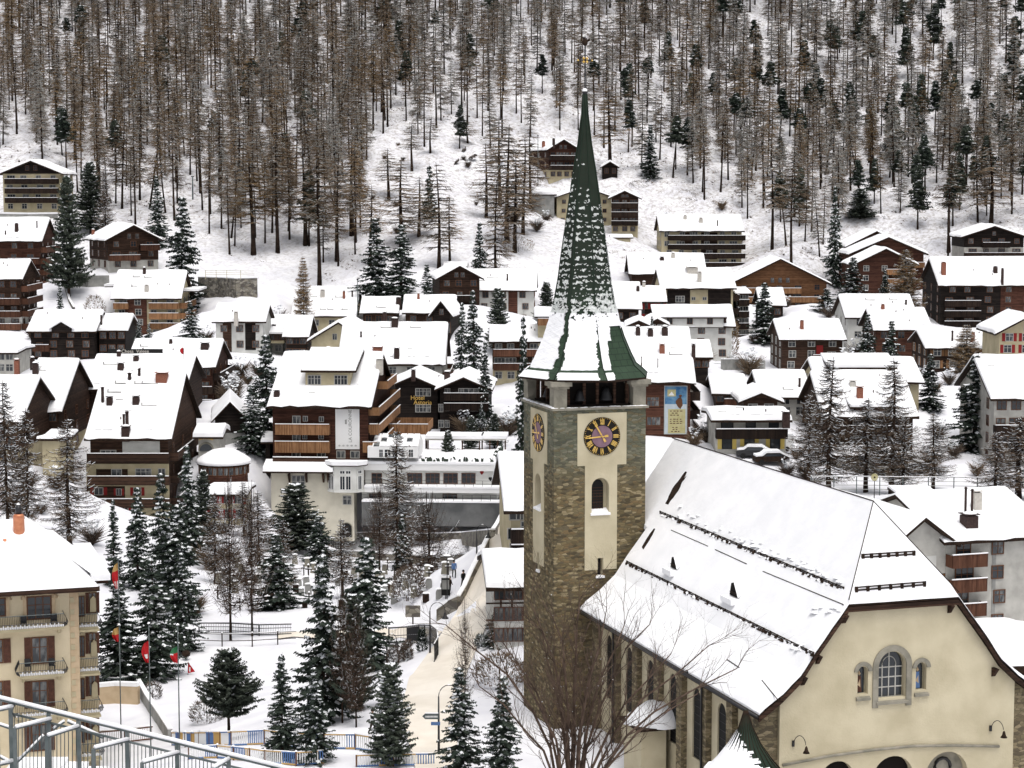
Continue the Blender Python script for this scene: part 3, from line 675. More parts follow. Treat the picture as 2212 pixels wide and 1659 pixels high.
for i, (x0, x1, z1) in enumerate(arcs):
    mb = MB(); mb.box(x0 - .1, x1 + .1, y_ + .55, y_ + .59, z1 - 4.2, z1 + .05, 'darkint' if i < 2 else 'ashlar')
    if i == 2: mb.tube([((x0 + x1) / 2 + .5 * math.cos(t), y_ + .5, z1 - 1.0 + .5 * math.sin(t)) for t in np.linspace(0, 6.28, 13)], .1, 'metal', 5)
    mb.build('portal', nave)
for i, (x0, x1, z0, z1) in enumerate(wins):
    g = MB(); w = x1 - x0
    if i == 0:
        g.prism(arch_poly(x0 + .02, x1 + .0, z0, z1 - .02, 14), 1, y_ + .34, y_ + .38, 'glass'); win = g.build('window', nave)
        fr = MB(); r = w / 2; cx = (x0 + x1) / 2
        for k in range(1, 4): x = x0 + w * k / 4; zt_ = z1 - r + math.sqrt(max(0, r * r - (x - cx) ** 2)) - (.32 if k != 2 else 0); fr.box(x - .03, x + .03, y_ + .30, y_ + .34, z0, zt_ if k == 2 else z1 - r, 'greywall')
        for k in range(5): z = z0 + (z1 - r - z0) * k / 3.2; fr.box(x0 + .02, x1, y_ + .302, y_ + .338, z - .03, z + .03, 'greywall') if z < z1 - r + .4 else None
        fr.tube([(cx + r * .52 * math.cos(t), y_ + .32, z1 - r + r * .6 * math.sin(t)) for t in np.linspace(0, math.pi, 13)], .03, 'greywall', 4); fr.build('frame', win)
    else:
        g.prism(arch_poly(x0 + .0, x1 + .0, z0, z1 - .02, 10), 1, y_ + .34, y_ + .38, 'glass'); win = g.build('painted_niche', nave)
        fr = MB(); cx = (x0 + x1) / 2 - .03; rb_ = 'shut_br' if i == 1 else 'blue'
        # plain robed figure painted in the niche
        fr.prism([(cx - w * .3, z0 + .05), (cx + w * .3, z0 + .05), (cx + w * .2, z0 + (z1 - z0) * .62), (cx - w * .2, z0 + (z1 - z0) * .62)], 1, y_ + .325, y_ + .34, rb_)
        fr.prism([(cx - w * .18, z0 + (z1 - z0) * .3), (cx + w * .16, z0 + (z1 - z0) * .2), (cx + w * .12, z0 + (z1 - z0) * .5)], 1, y_ + .32, y_ + .326, 'pink')
        fr.lathe([(.02, z0 + (z1 - z0) * .64), (w * .16, z0 + (z1 - z0) * .7), (.02, z0 + (z1 - z0) * .8)], 'pink', (cx, y_ + .33), 8); fr.build('painting', win)
    st = MB(); r0 = w / 2 + .04; r1 = r0 + (.34 if i == 0 else .24); cx = (x0 + x1) / 2 + .04; zc = z1 - w / 2; n = 16
    def ringp(r, t): return (cx + r * math.cos(t), zc + r * math.sin(t))
    for k in range(n):
        t0, t1 = math.pi * k / n, math.pi * (k + 1) / n
        st.prism([ringp(r0, t0), ringp(r1, t0), ringp(r1, t1), ringp(r0, t1)], 1, y_ - .09, y_ + .02, 'ashlar')
    if i == 0:
        for s in (-1, 1): st.box(cx + s * (r0 + r1) / 2 - (r1 - r0) / 2, cx + s * (r0 + r1) / 2 + (r1 - r0) / 2, y_ - .088, y_ + .018, z0 - .5, zc, 'ashlar')
    st.prism([(y_ - .16, z0 - .34), (y_ - .16, z0 - .2), (y_ + .3, z0 + .02), (y_ + .3, z0 - .34)], 0, x0 - .1, x1 + .2, 'ashlar')
    st.build('stone_surround', win)
# moulding over the portals
b = MB(); mp = [fx(*z7(X, Y)) for X, Y in ((630, 1015), (920, 958), (1220, 915), (1480, 890), (1760, 886), (2045, 892))]
b.tube([(p[0], y_ - .08, p[1]) for p in mp], .085, 'ashlar', 6); b.build('string_moulding', nave)
for X, Y, s in ((700, 875, 1), (1990, 775, 1)):
    x, z = fx(*z7(X, Y)); mb = MB(); mb.box(x - .06, x + .06, y_ - .12, y_, z - .16, z + .16, 'metal')
    mb.tube([(x + .38 * (1 - math.cos(t)) * .62, y_ - .15 - .5 * t / math.pi, z + .1 + .42 * math.sin(t)) for t in np.linspace(0, math.pi * 1.05, 10)], .022, 'metal', 5)
    mb.lathe([(.2, z - .42), (.11, z - .28), (.07, z - .1), (.02, z - .02)], 'fascia', (x + .5, y_ - .68), 12); mb.build('wall_lamp', nave)
# corbels under the verge
for px, py in ((1681, 1507), (1733, 1464), (1765, 1418), (1822, 1330), (2050, 1308), (2145, 1445)):
    x, z = fx(px, py); mb = MB(); mb.prism([(y_ - .55, z + .1), (y_ + .05, z + .1), (y_ + .05, z - .45), (y_ - .1, z - .4)], 0, x - .1, x + .1, 'brown'); mb.build('corbel', nave)
# stone corner piers beside the gable wall and side walls with pilasters
b = MB(); b.prism([(WL - 1.35 - NC, -3), (WL - NC - .004, -3), (WL - NC - .004, wz_(WL) - GZ), (WL - 1.35 - NC, wz_(WL - 1.35) - GZ + .05)], 1, y_ + .25, y_ + 1.6, 'nave'); b.build('corner_pier', nave)
b = MB(); b.prism([(WR - NC + .004, -3), (WR - NC + 1.5, -3), (WR + 1.0 - NC, wz_(WR + 1.0) - GZ), (WR - NC + .004, wz_(WR) - GZ)], 1, y_ + .25, y_ + 1.6, 'nave'); b.build('corner_pier', nave)
e_ = -29.2 - GZ
b = MB(); b.box(WL - NC, WL - NC + .8, y_ + 1.61, EB - 114, -3, e_ + .7, 'plaster'); sw = b.build('side_wall', nave)
cut = MB(); bays = []
n_b = 7; y0_, y1_ = y_ + 2.2, EB - 114 - .3
for i in range(n_b):
    ya = y0_ + (y1_ - y0_) * i / n_b; yb = y0_ + (y1_ - y0_) * (i + 1) / n_b; ym = (ya + yb) / 2; bays.append((ya, yb, ym))
    cut.prism(arch_poly(ym - .62, ym + .62, e_ - 5.6, e_ - 1.2, 10), 0, WL - NC - .4, WL - NC + .45, 'plaster')
boolean_cut(sw, cut)
for (ya, yb, ym) in bays:
    mb = MB(); mb.prism(arch_poly(ym - .62, ym + .62, e_ - 5.6, e_ - 1.2, 10), 0, WL - NC + .10, WL - NC + .15, 'black')
    for z in np.arange(e_ - 5.4, e_ - 1.4, .5): mb.box(WL - NC + .08, WL - NC + .10, ym - .6, ym + .6, z, z + .03, 'metal')
    mb.build('side_window', nave)
    mb = MB(); mb.box(WL - NC - .38, WL - NC - .004, yb - .42, yb + .42, -3, e_ + .28, 'nave'); mb.build('pilaster', nave)
b = MB(); b.box(WR - NC - .8, WR - NC, y_ + 1.61, rbE2 - 114, -3, e_ + .7, 'plaster'); b.build('side_wall', nave)
b = MB(); pts = [(WL, GZ - 3), (WR, GZ - 3)] + [(x, wz_(x)) for x in np.linspace(WR, NC, 8)] + [(x, wz_(x)) for x in np.linspace(NC - 1, T0 + TS + .2, 4)] + [(WL, wz_(T0 + TS + .2) - 5)]
b.prism([(p[0] - NC, p[1] - GZ) for p in [(T0 + TS + .1, GZ - 3)] + pts[1:-1]], 1, rbE2 - 114 - .9, rbE2 - 114 - .3, 'nave'); b.build('rear_wall', nave)
# rainwater pipes
for py in (bays[1][1], bays[5][1] - .2):
    mb = MB(); mb.tube([(WL - NC - .5, py, 0), (WL - NC - .5, py, e_ + .2), (-8.8, py, e_ + .35)], .07, 'metal', 6); mb.build('rain_pipe', nave)
# side porch with rounded snow roof
q = P(1418, 1545, 126); pc = (q @ E1 - NC, q @ E2 - 114)
b = MB(); b.box(pc[0] - 1.6, WL - NC - .39, pc[1] - 1.5, pc[1] + 1.5, -1, q[2] - GZ - .5, 'plaster'); pr = b.build('side_porch', nave)
b = MB(); b.box(pc[0] - 1.9, WL - NC - .385, pc[1] - 1.8, pc[1] + 1.8, q[2] - GZ - .5, q[2] - GZ - .36, 'fascia'); b.build('porch_roof', pr)
b = MB(); b.blob((pc[0] + .2, pc[1], q[2] - GZ - .4), 2.2, 2.0, 1.3, 'snow', 14, 6); b.build('porch_snow', pr)
# small conical stair turret at the front corner
q = on(1613, 1600, E2, NF - 1.5); cx_, cy_ = q[0] - NC - .5, NF - 114 - 1.2
zt_ = on(1617, 1533, E2, NF - 1.2)[2] - GZ; zb_ = on(1600, 1655, E2, NF - 1.2)[2] - GZ
cx_ = on(1611, 1560, E2, NF - 1.2)[0] - NC
b = MB(); b.lathe([(1.15, -2), (1.15, zb_ - .2)], 'plaster', (cx_, cy_), 20); tur = b.build('stair_turret', nave)
b = MB(); pr_ = [(2.05, zb_ - .35), (1.45, zb_ + .35), (.85, zb_ + 1.2), (.4, zb_ + 2.1), (.1, zt_)]
b.lathe(pr_, 'greenroof', (cx_, cy_), 24); 
for k in range(24):
    t = 2 * math.pi * (k + .5) / 24; b.tube([(cx_ + r * math.cos(t) * 1.01, cy_ + r * math.sin(t) * 1.01, z) for r, z in pr_], .02, 'fascia', 4)
b.build('turret_roof', tur)
b = MB()   # snow on the left-hand side of the cone
n = 78
for i in range(40):
    for k in range(n):
        t0 = math.pi * .74 + math.pi * .98 * k / n; t1 = t0 + math.pi * .98 / n; v0, v1 = i / 40, (i + 1) / 40
        if k / n > .86 - .5 * v0 * v0 + .05 * math.sin(i * .9) + .03 * math.sin(i * 2.3): continue
        def cpnt(t, v):
            z = (zb_ - .35) + (zt_ - 1.1 - zb_ + .35) * v; r = float(np.interp(z, [p[1] for p in pr_], [p[0] for p in pr_])) + .16 * (1 - v * .8); return (cx_ + r * math.cos(t), cy_ + r * math.sin(t), z + .05)
        if v0 > .55 and ((k * 7919) % 13) / 13 < (v0 - .55) * 2.0: continue
        b.face([cpnt(t0, v0), cpnt(t1, v0), cpnt(t1, v1), cpnt(t0, v1)], 'snow', True)
for k in range(n):
    t = math.pi * .74 + math.pi * .98 * k / n
    if k / n < .86 and k % 3 == 0: b.blob((cx_ + 2.0 * math.cos(t), cy_ + 2.0 * math.sin(t), zb_ - .38), .3, .3, .35, 'snow', 6, 3)
b.build('turret_snow', tur)
# ------------------------------------------------------------------ the village houses
CTRL = []                     # ground control points gathered from the houses (X, Y, Z)
def snow_sheet(mb, f, L, n_y, t, m='snow', seed=0.0):
    """rounded snow blanket; f(u, v, h) -> point, u along ridge 0..1 and v across 0..1 (ridge at .5)"""
    us = [0, .008, .03] + list(np.linspace(.06, .94, max(4, min(22, int(L / 1.3))))) + [.97, .992, 1]
    vs_ = [0, .012, .04, .12, .22, .32, .42, .48, .5, .52, .58, .68, .78, .88, .96, .988, 1]
    def fall(a): return {0: .0, 1: .72, 2: .95}.get(a, 1.0)
    G = []
    for i, u in enumerate(us):
        row = []
        for j, v in enumerate(vs_):
            h = t * min(fall(min(i, len(us) - 1 - i)), fall(min(j, len(vs_) - 1 - j)))
            if 0 < i < len(us) - 1 and 0 < j < len(vs_) - 1: h *= 1 + .10 * snoise(u * L * .35 + seed, v * 9 + seed)
            row.append(f(u, v, h))
        G.append(row)
    for i in range(len(us) - 1):
        for j in range(len(vs_) - 1): mb.face([G[i][j], G[i + 1][j], G[i + 1][j + 1], G[i][j + 1]], m, True)
WCACHE = {}
def window_mesh(w, h, gm, fm, shut, kind):
    key = (round(w, 1), round(h, 1), gm, fm, shut, kind)
    if key in WCACHE: return WCACHE[key]
    b = MB(); t = .09 if w > .8 else .06
    b.box(-w / 2, w / 2, -.03, .02, 0, h, gm)
    for x0, x1, z0, z1 in ((-w / 2 - t, -w / 2, -t, h + t), (w / 2, w / 2 + t, -t, h + t), (-w / 2, w / 2, h, h + t), (-w / 2, w / 2, -t, 0)): b.box(x0, x1, -.07, .02, z0, z1, fm)
    nm = 1 if w < 1.5 else 2 if w < 2.4 else 3
    for i in range(nm): x = -w / 2 + w * (i + 1) / (nm + 1); b.box(x - t * .4, x + t * .4, -.055, -.031, 0, h, fm)
    if kind == 'w' and h > 1.1: b.box(-w / 2, w / 2, -.053, -.0315, h * .62, h * .62 + t * .6, fm)
    if shut:
        for s in (-1, 1): b.box(*sorted((s * (w / 2 + t + .02), s * (w / 2 + t + .02 + w * .45))), -.06, .015, -t, h + t, shut)
    WCACHE[key] = b.mesh('window'); return WCACHE[key]
BCACHE = {}
def balcony_mesh(w, d, m, snow=True, slab='greywall', hgt=1.0):
    key = (round(w, 2), d, m, snow, slab, hgt)
    if key in BCACHE: return BCACHE[key]
    b = MB(); b.box(-w / 2, w / 2, -d, 0, -.18, 0, slab)
    b.box(-w / 2 - .04, w / 2 + .04, -d - .06, -d, -.22, hgt, m)
    for s in (-1, 1): b.box(*sorted((s * w / 2, s * (w / 2 + .06))), -d, 0, -.2, hgt - .002, m)
    b.box(-w / 2 - .07, w / 2 + .07, -d - .11, -d + .05, hgt, hgt + .07, m)
    if snow: b.box(-w / 2 - .06, w / 2 + .06, -d - .1, -d + .04, hgt + .072, hgt + .17, 'snow')
    BCACHE[key] = b.mesh('balcony'); return BCACHE[key]
def house(name, label, cat, typ, x0, x1, ye, yb, yr, D, yaw=0, dep=12, ov=1.0, nf=3, up='brown', low='cream', nlow=1, bal=(), balm='rail_dk',
          win=4, fm='frame_w', shut=None, gm='wglass', side=None, sbal=None, sup=None, chim=(), snow_t=.42, lights=(), panels=(), wsz=(1.15, 1.15), soff=0, noct=False, dormer=None, fasc=.3, group=None, attic=2, fl0=0, cb=None, skipwin=(), wside=3):
    if D > 200 and win > 3: win = max(3, int(round(win * .72)))
    if fm == 'frame_w' and up in ('dark', 'brown', 'red', 'orange') and (int(x0) % 3 or up == 'dark'): fm = 'frame_b'
    a = math.radians(yaw); W2 = np.array([math.cos(a), math.sin(a), 0]); D2 = np.array([-math.sin(a), math.cos(a), 0])
    p0 = P(x0, ye, D); u = (x1 - CX) / FPX
    Wr = (u * (p0[1] * cp - p0[2] * sp) - p0[0]) / (math.cos(a) - u * math.sin(a) * cp)
    ovs = .7 if typ == 'E' else ov
    W = Wr - 2 * ovs; zeave = p0[2]
    ovf = ov if typ == 'E' else .9
    front = p0 + W2 * (Wr / 2) + D2 * ovf                      # middle of the front wall
    zb = front[1] * ((HY - yb) / FPX); 
    zb = P((x0 + x1) / 2, yb, front[1])[2]
    if typ == 'E':
        hs_ = dep / 2 + ovf; rm = p0 + W2 * (Wr / 2) + D2 * hs_; zr = P((x0 + x1) / 2, yr, rm[1])[2]
    else:
        rm = p0 + W2 * (Wr / 2); zr = P((x0 + x1) / 2, yr, rm[1])[2]
    cen = front + D2 * (dep / 2)
    root = empty(name, (cen[0], cen[1], zb), a); tag(root, label, cat, group)
    he = zeave - zb; hr = zr - zb; hw = W / 2; hd = dep / 2
    for dx in (-.4, 0, .4):
        q = front + W2 * (W * dx); zc_ = zb if cb is None else P((x0 + x1) / 2, cb, front[1])[2]; CTRL.append((q[0], q[1], zc_)); 
    q = cen + D2 * (dep / 2); CTRL.append((q[0], q[1], (zb if cb is None else zb - 3) + .8))
    # canonical frame: cx along ridge, cy across
    if typ == 'E':
        Lr, Sp = W, dep; oL, oS = ovs, ovf; mp = lambda cx, cy, z: (cx, cy, z)
    else:
        Lr, Sp = dep, W; oL, oS = ovf, ovs; mp = lambda cx, cy, z: (cy, cx, z)
    rise = hr - he; slope = rise / (Sp / 2 + oS); hwall = he + slope * oS - .12
    sh = he / nf if typ == 'E' else he / nf
    zsplit = sh * nlow if nlow > 0 else 0
    if nlow > 0:
        b = MB(); b.box(-hw, hw, -hd, hd, -4, zsplit, low); b.build('ground_floor_wall', root)
    b = MB(); z0 = zsplit + (.002 if nlow > 0 else -4)
    ex = .05 if nlow > 0 else 0
    prof = [(-Sp / 2 - ex, z0), (Sp / 2 + ex, z0), (Sp / 2 + ex, hwall), (0, hwall + slope * Sp / 2), (-Sp / 2 - ex, hwall)]
    v = [mp(-Lr / 2 - ex, p[0], p[1]) for p in prof] + [mp(Lr / 2 + ex, p[0], p[1]) for p in prof]; n = 5
    b.raw(v, [(i, (i + 1) % n, n + (i + 1) % n, n + i) for i in range(n)] + [tuple(range(n))[::-1], tuple(range(n, 2 * n))], up)
    wall = b.build('wall', root)
    # roof
    A, B_ = Lr / 2 + oL, Sp / 2 + oS; th = .16
    b = MB(); pr_ = [(-B_, he), (0, hr), (B_, he), (B_, he - fasc), (0, hr - fasc), (-B_, he - fasc)]
    v = [mp(-A, p[0], p[1]) for p in pr_] + [mp(A, p[0], p[1]) for p in pr_]
    b.raw(v, [(i, (i + 1) % 6, 6 + (i + 1) % 6, 6 + i) for i in range(6)] + [(0, 1, 4, 5), (1, 2, 3, 4), (6, 7, 10, 11), (7, 8, 9, 10)], 'fascia')
    roof = b.build('roof', root)
    sdd = RND.uniform(0, 50)
    def f(u, v, h):
        cy = -B_ + 2 * B_ * v; cy *= 1 + (.035 * vnoise(u * 2 * A * .9 + sdd, 3.3) if (v < .1 or v > .9) else 0); sag = .03 * math.sin(u * 9 + sdd)
        return mp(-A + 2 * A * u, cy, hr - slope * abs(cy) + h * (1 if abs(v - .5) > .001 else .93) + .005 + (sag if h > .1 else 0))
    snow_t = snow_t * RND.uniform(.75, 1.35); b = MB(); snow_sheet(b, f, 2 * A, 8, snow_t, 'snow', sdd); b.build('roof_snow', roof)
    # chimneys etc on the front slope: (pixel x, pixel y of foot, width m, height m, material)
    C0 = cen.copy(); C0[2] = zb
    def roofhit(px, py):
        r = ray(px, py)
        if typ == 'E': nrm = np.cross(W2, D2 * B_ + E3 * rise); o_ = C0 - D2 * B_ + E3 * (he + snow_t)
        else:
            s = -1 if px < (x0 + x1) / 2 else 1
            nrm = np.cross(D2, W2 * (-s * B_) + E3 * rise); o_ = C0 + W2 * (s * B_) + E3 * (he + snow_t)
        q = r * ((o_ @ nrm) / (r @ nrm)) - C0; return np.array([q @ W2, q @ D2, q[2]])
    for c in chim:
        q = roofhit(c[0], c[1]); w_, h_, m_ = c[2], c[3], c[4]; b = MB()
        if m_ == 'pipe': b.tube([q - [0, 0, .6], q + [0, 0, h_]], w_ / 2, 'chim_d', 7); b.lathe([(w_ * .8, q[2] + h_), (w_ * .3, q[2] + h_ + .15)], 'chim_d', (q[0], q[1]), 8); nm = 'flue_pipe'
        else:
            b.box(q[0] - w_ / 2, q[0] + w_ / 2, q[1] - w_ / 2, q[1] + w_ / 2, q[2] - 1.2, q[2] + h_, m_); b.box(q[0] - w_ * .6, q[0] + w_ * .6, q[1] - w_ * .6, q[1] + w_ * .6, q[2] + h_ + .12, q[2] + h_ + .2, m_)
            b.box(q[0] - w_ * .3, q[0] + w_ * .3, q[1] - w_ * .3, q[1] + w_ * .3, q[2] + h_, q[2] + h_ + .12, 'black'); b.blob((q[0], q[1], q[2] + h_ + .2), w_ * .55, w_ * .55, .22, 'snow', 7, 3); nm = 'chimney'
        b.build(nm, roof)
    for c in lights:          # snowed-over roof lights: thin dark edges
        q = roofhit(c[0], c[1]); w_ = c[2]; b = MB(); b.box(q[0] - w_ / 2, q[0] + w_ / 2, q[1] - .09, q[1] + .05, q[2] - .1, q[2] + .09, 'grey'); b.box(q[0] - w_ / 2, q[0] - w_ / 2 + .08, q[1], q[1] + .55, q[2] - .05, q[2] + .38, 'grey'); b.build('roof_light', roof)
    if typ == 'E' and W > 7 and D > 220:
        for _ in range(RND.choice((2, 3, 4))):
            v_ = RND.uniform(.15, .8); x_ = RND.uniform(-hw * .8, hw * .8); y_ = -B_ * v_; z_ = hr - slope * B_ * v_ + snow_t; b = MB(); kk_ = RND.random()
            if kk_ < .5: b.tube([(x_, y_, z_ - .4), (x_, y_, z_ + .35)], .09, 'chim_d', 6); nm = 'vent_pipe'
            else: w_ = RND.uniform(.5, 1.1); b.box(x_ - w_ / 2, x_ + w_ / 2, y_ - .06, y_ + .04, z_ - .12, z_ + .05, 'grey'); nm = 'roof_light'
            b.build(nm, roof)
        if RND.random() < .45:
            y_ = -B_ * RND.uniform(.86, .93); z_ = hr + slope * y_ + snow_t; b = MB()
            for _ in range(int(W / 2.2)): x_ = RND.uniform(-hw, hw - 1); b.tube([(x_, y_, z_ + .03), (x_ + RND.uniform(.4, 1.4), y_, z_ + .03)], .03, 'metal', 4)
            b.build('snow_guard', roof)
    # balconies, windows
    yf = -hd - ex
    def fxz(px, py):           # pixel -> front wall coordinates
        r = ray(px, py); o_ = C0 - D2 * (hd + ex); q = r * ((o_ @ D2) / (r @ D2)) - C0; return q @ W2, q[2]
    for (k, fa, fb) in bal:    # k-th floor from the top
        zf = he - sh * (k + 1) + .12; w_ = (fb - fa) * W; xm = -hw + W * (fa + fb) / 2
        link_mesh('balcony', balcony_mesh(w_, 1.25, balm), root, (xm, yf, zf))
    wins_list = []
    for ip_, (pa, pb, qa, qb, pm) in enumerate(panels):
        xa, za = fxz(pa, qb); xb, zb2 = fxz(pb, qa); b = MB(); b.box(xa, xb, yf - .045 - .004 * ip_, yf - .004, za, zb2, pm); b.build('wall_panel', root)
    if win:
        for k in range(nf):
            if k in skipwin: continue
            zf = he - sh * (k + 1)
            has = [(fa, fb) for (kk, fa, fb) in bal if kk == k]
            for i in range(win):
                fr_ = (i + .5) / win + RND.uniform(-.02, .02); xm = -hw + W * fr_
                inb = any(fa < fr_ < fb for fa, fb in has)
                w_, h_ = (wsz[0] * RND.choice((1.0, 1.25, 1.6)), min(1.95, sh - .5)) if inb else (wsz[0], wsz[1])
                z_ = zf + (.15 if inb else max(.5, sh * .36))
                if z_ + h_ > hwall - .15 and typ == 'E': h_ = max(.7, hwall - .25 - z_)
                link_mesh('window', window_mesh(w_, h_, gm if RND.random() < .6 else 'glass', fm, None if inb else shut, 'w'), root, (xm, yf - .005 - (.055 if panels else 0), z_))
    if typ == 'G' and attic:
        for i in range(attic):
            xm = (i - (attic - 1) / 2) * min(1.8, W * .16); z_ = he + .35
            if hr - he > 2.0: link_mesh('window', window_mesh(.8, min(1.1, (hr - he) * .35), gm, fm, None, 'w'), root, (xm, yf - .005, z_))
    if side:
        s = 1 if side == 'R' else -1
        ln = dep
        for k in range(nf):
            zf = he - sh * (k + 1)
            for i in range(wside):
                ym = -hd + ln * (i + .5) / wside
                o = link_mesh('window', window_mesh(1.1, 1.3 if not sbal else 1.8, gm if RND.random() < .5 else 'glass', fm, shut if not sbal else None, 'w'), root, (s * (hw + ex + .005), ym, zf + (.7 if not sbal else .2)), s * math.pi / 2)
            if sbal and k in sbal:
                link_mesh('balcony', balcony_mesh(dep * .96, 1.3, balm), root, (s * (hw + ex), 0, zf + .12), s * math.pi / 2)
    if dormer:                 # (px centre, px top, px bottom, width m, material)
        q = roofhit(dormer[0], dormer[2]); w_ = dormer[3]; b = MB(); hh = dormer[4]
        ft = q[1]; z0 = q[2] - .5
        if dormer[5] == 'gable':
            b.prism([(q[0] - w_ / 2, z0), (q[0] + w_ / 2, z0), (q[0] + w_ / 2, q[2] + hh * .2), (q[0], q[2] + hh), (q[0] - w_ / 2, q[2] + hh * .2)], 1, ft, ft + 5, dormer[6]); dm = b.build('dormer', roof)
            b = MB()
            for s in (-1, 1):
                A_ = [(q[0], q[2] + hh + .12), (q[0] + s * (w_ / 2 + .5), q[2] + hh * .2 - .28)]
                b.prism([A_[0], A_[1], (A_[1][0], A_[1][1] + .35), (A_[0][0], A_[0][1] + .35)], 1, ft - .5, ft + 5, 'snow')
            b.build('dormer_snow', dm)
        else:
            b.box(q[0] - w_ / 2, q[0] + w_ / 2, ft, ft + 4.5, z0, q[2] + hh, dormer[6]); dm = b.build('dormer', roof)
            b = MB(); b.prism([(ft - .6, q[2] + hh), (ft + 6.5, q[2] + hh + slope * 3.4), (ft + 6.5, q[2] + hh + slope * 3.4 + .4), (ft - .6, q[2] + hh + .35)], 0, q[0] - w_ / 2 - .6, q[0] + w_ / 2 + .6, 'snow')
            b.prism([(ft - .62, q[2] + hh - .25), (ft + 6.5, q[2] + hh + slope * 3.4 - .25), (ft + 6.5, q[2] + hh + slope * 3.4 - .01), (ft - .62, q[2] + hh - .01)], 0, q[0] - w_ / 2 - .62, q[0] + w_ / 2 + .62, 'fascia'); b.build('dormer_roof', dm)
            for i in range(3): link_mesh('window', window_mesh(.9, min(1.1, hh * .7), 'glass', 'frame_b', None, 'w'), dm, (q[0] + (i - 1) * w_ * .3, ft - .02, q[2] + hh * .1))
    info = dict(root=root, hw=hw, hd=hd, he=he, hr=hr, yf=yf, fxz=fxz, C0=C0, W2=W2, D2=D2, sh=sh, roof=roof, roofhit=roofhit, W=W, zb=zb)
    return info
H = house
CH = 'chalet'; AP = 'apartment building'; HS = 'house'
# ---- upper slope, left
h1 = H('gasthaus', 'cream four-storey house with dark balconies below a black gable, far left', AP, 'G', -5, 137.5, 376, 458, 347, 500, 0, 14, 1.0, 4, 'cream', 'cream', 0, [(0, .05, .97), (1, .05, .97), (2, .05, .97)], 'rail_dk', 6, shut=None, attic=0)
b = MB(); g = h1; b.prism([(-g['hw'] - .02, g['he'] + .1), (g['hw'] + .02, g['he'] + .1), (0, g['hr'] - .35)], 1, g['yf'] - .12, g['yf'] - .01, 'dark'); b.build('gable_cladding', g['root'])
for dx in (-1, 1):
    link_mesh('window', window_mesh(.8, 1.2, 'glass', 'frame_b', None, 'w'), g['root'], (dx, g['yf'] - .14, g['he'] + .9))
H('apartment_block', 'red-brown block with pale stacked balconies on its right corner, left edge below the cream house', AP, 'E', -70, 91, 521, 618, 472, 455, 0, 15, .8, 4, 'red', 'brown', 1, [(1, .55, 1), (2, .6, 1), (3, .6, 1)], 'rail_red', 6, side='R', sbal=(0, 1, 2, 3), chim=((36, 499, .7, 1.6, 'chim_d'), (12, 506, .3, .7, 'pipe'), (80, 492, .3, 1.4, 'pipe')))
H('apartment_block', 'dark brown block with red corner balconies, cut by the left edge of the photo', AP, 'E', -80, 49, 603, 711, 562, 415, 0, 14, .8, 4, 'brown', 'white', 1, [(1, .3, 1), (2, .3, 1), (3, .3, 1)], 'rail_red', 5, side='R', sbal=(0, 1, 2, 3))
H('chalet', 'dark chalet with broad snowy roof, between the tall pines on the left', CH, 'G', 226, 353, 520, 583, 486, 450, 27, 15, 1.0, 3, 'brown', 'greywall', 1, [(0, .62, 1.0), (1, .0, .6)], 'rail_red', 4, side='L', chim=((206, 503, .6, .9, 'brick'),), wside=3, nlow=1) if False else H('chalet', 'dark chalet with broad snowy roof, between the tall pines on the left', CH, 'G', 226, 353, 520, 583, 486, 450, 27, 15, 1.0, 3, 'brown', 'greywall', 1, [(0, .62, 1.0), (1, .0, .6)], 'rail_red', 4, side='L', chim=((201, 506, .6, .9, 'brick'),))
g = H('apartment_house', 'tan house with ochre balconies under a stepped snow roof, left of the stone wall', AP, 'E', 238, 392, 645, 731, 587, 425, 0, 15, .9, 4, 'cream', 'cream', 0, [(0, .0, .22), (0, .55, 1), (1, .0, .22), (1, .55, 1), (2, .55, 1), (3, .55, 1)], 'rail_or', 5, side='R', sbal=(0, 1, 2, 3), chim=((317, 628, .8, 1.1, 'chim_w'), (312, 590, .6, 1, 'chim_d')), lights=((290, 618, 1.2), (295, 598, 1.6), (320, 600, 1.6)), panels=((264, 317, 646, 730, 'red'),))
b = MB(); q = g; b.box(q['hw'] - .5, q['hw'] + 3.4, -3, q['hd'] + 1, q['he'] + 1.1, q['he'] + 1.3, 'fascia'); b.box(q['hw'] - .5, q['hw'] + 3.5, -3.1, q['hd'] + 1, q['he'] + 1.3, q['he'] + 1.75, 'snow'); b.box(-q['hw'] - 3.3, -q['hw'] + .5, -1, q['hd'] + 1, q['he'] + 2.0, q['he'] + 2.2, 'fascia'); b.box(-q['hw'] - 3.4, -q['hw'] + .5, -1.1, q['hd'] + 1, q['he'] + 2.2, q['he'] + 2.65, 'snow'); b.build('side_roof', q['root'])
H('chalet', 'black timber house with a tiny black gable dormer in its wide snow roof, left', CH, 'E', 56, 208, 716, 778, 673, 385, 0, 14, .8, 3, 'dark', 'dark', 0, [(1, .05, .3)], 'rail_red', 5, fm='frame_b', lights=(), dormer=(133, 690, 711, 3.8, 1.3, 'gable', 'dark'))
H('chalet', 'black timber annex with a dark roof pipe, right of the dormered house', CH, 'E', 204, 277, 714, 768, 682, 388, 0, 11, .7, 2, 'dark', 'dark', 0, (), 'rail_dk', 3, chim=((219, 701, .35, 1.7, 'pipe'),))
H('flat_roofed_house', 'small pale house with a snow-covered flat roof cut by the left edge', HS, 'E', -40, 38, 762, 810, 752, 350, 0, 12, .6, 2, 'greywall', 'greywall', 0, (), 'rail_dk', 3)
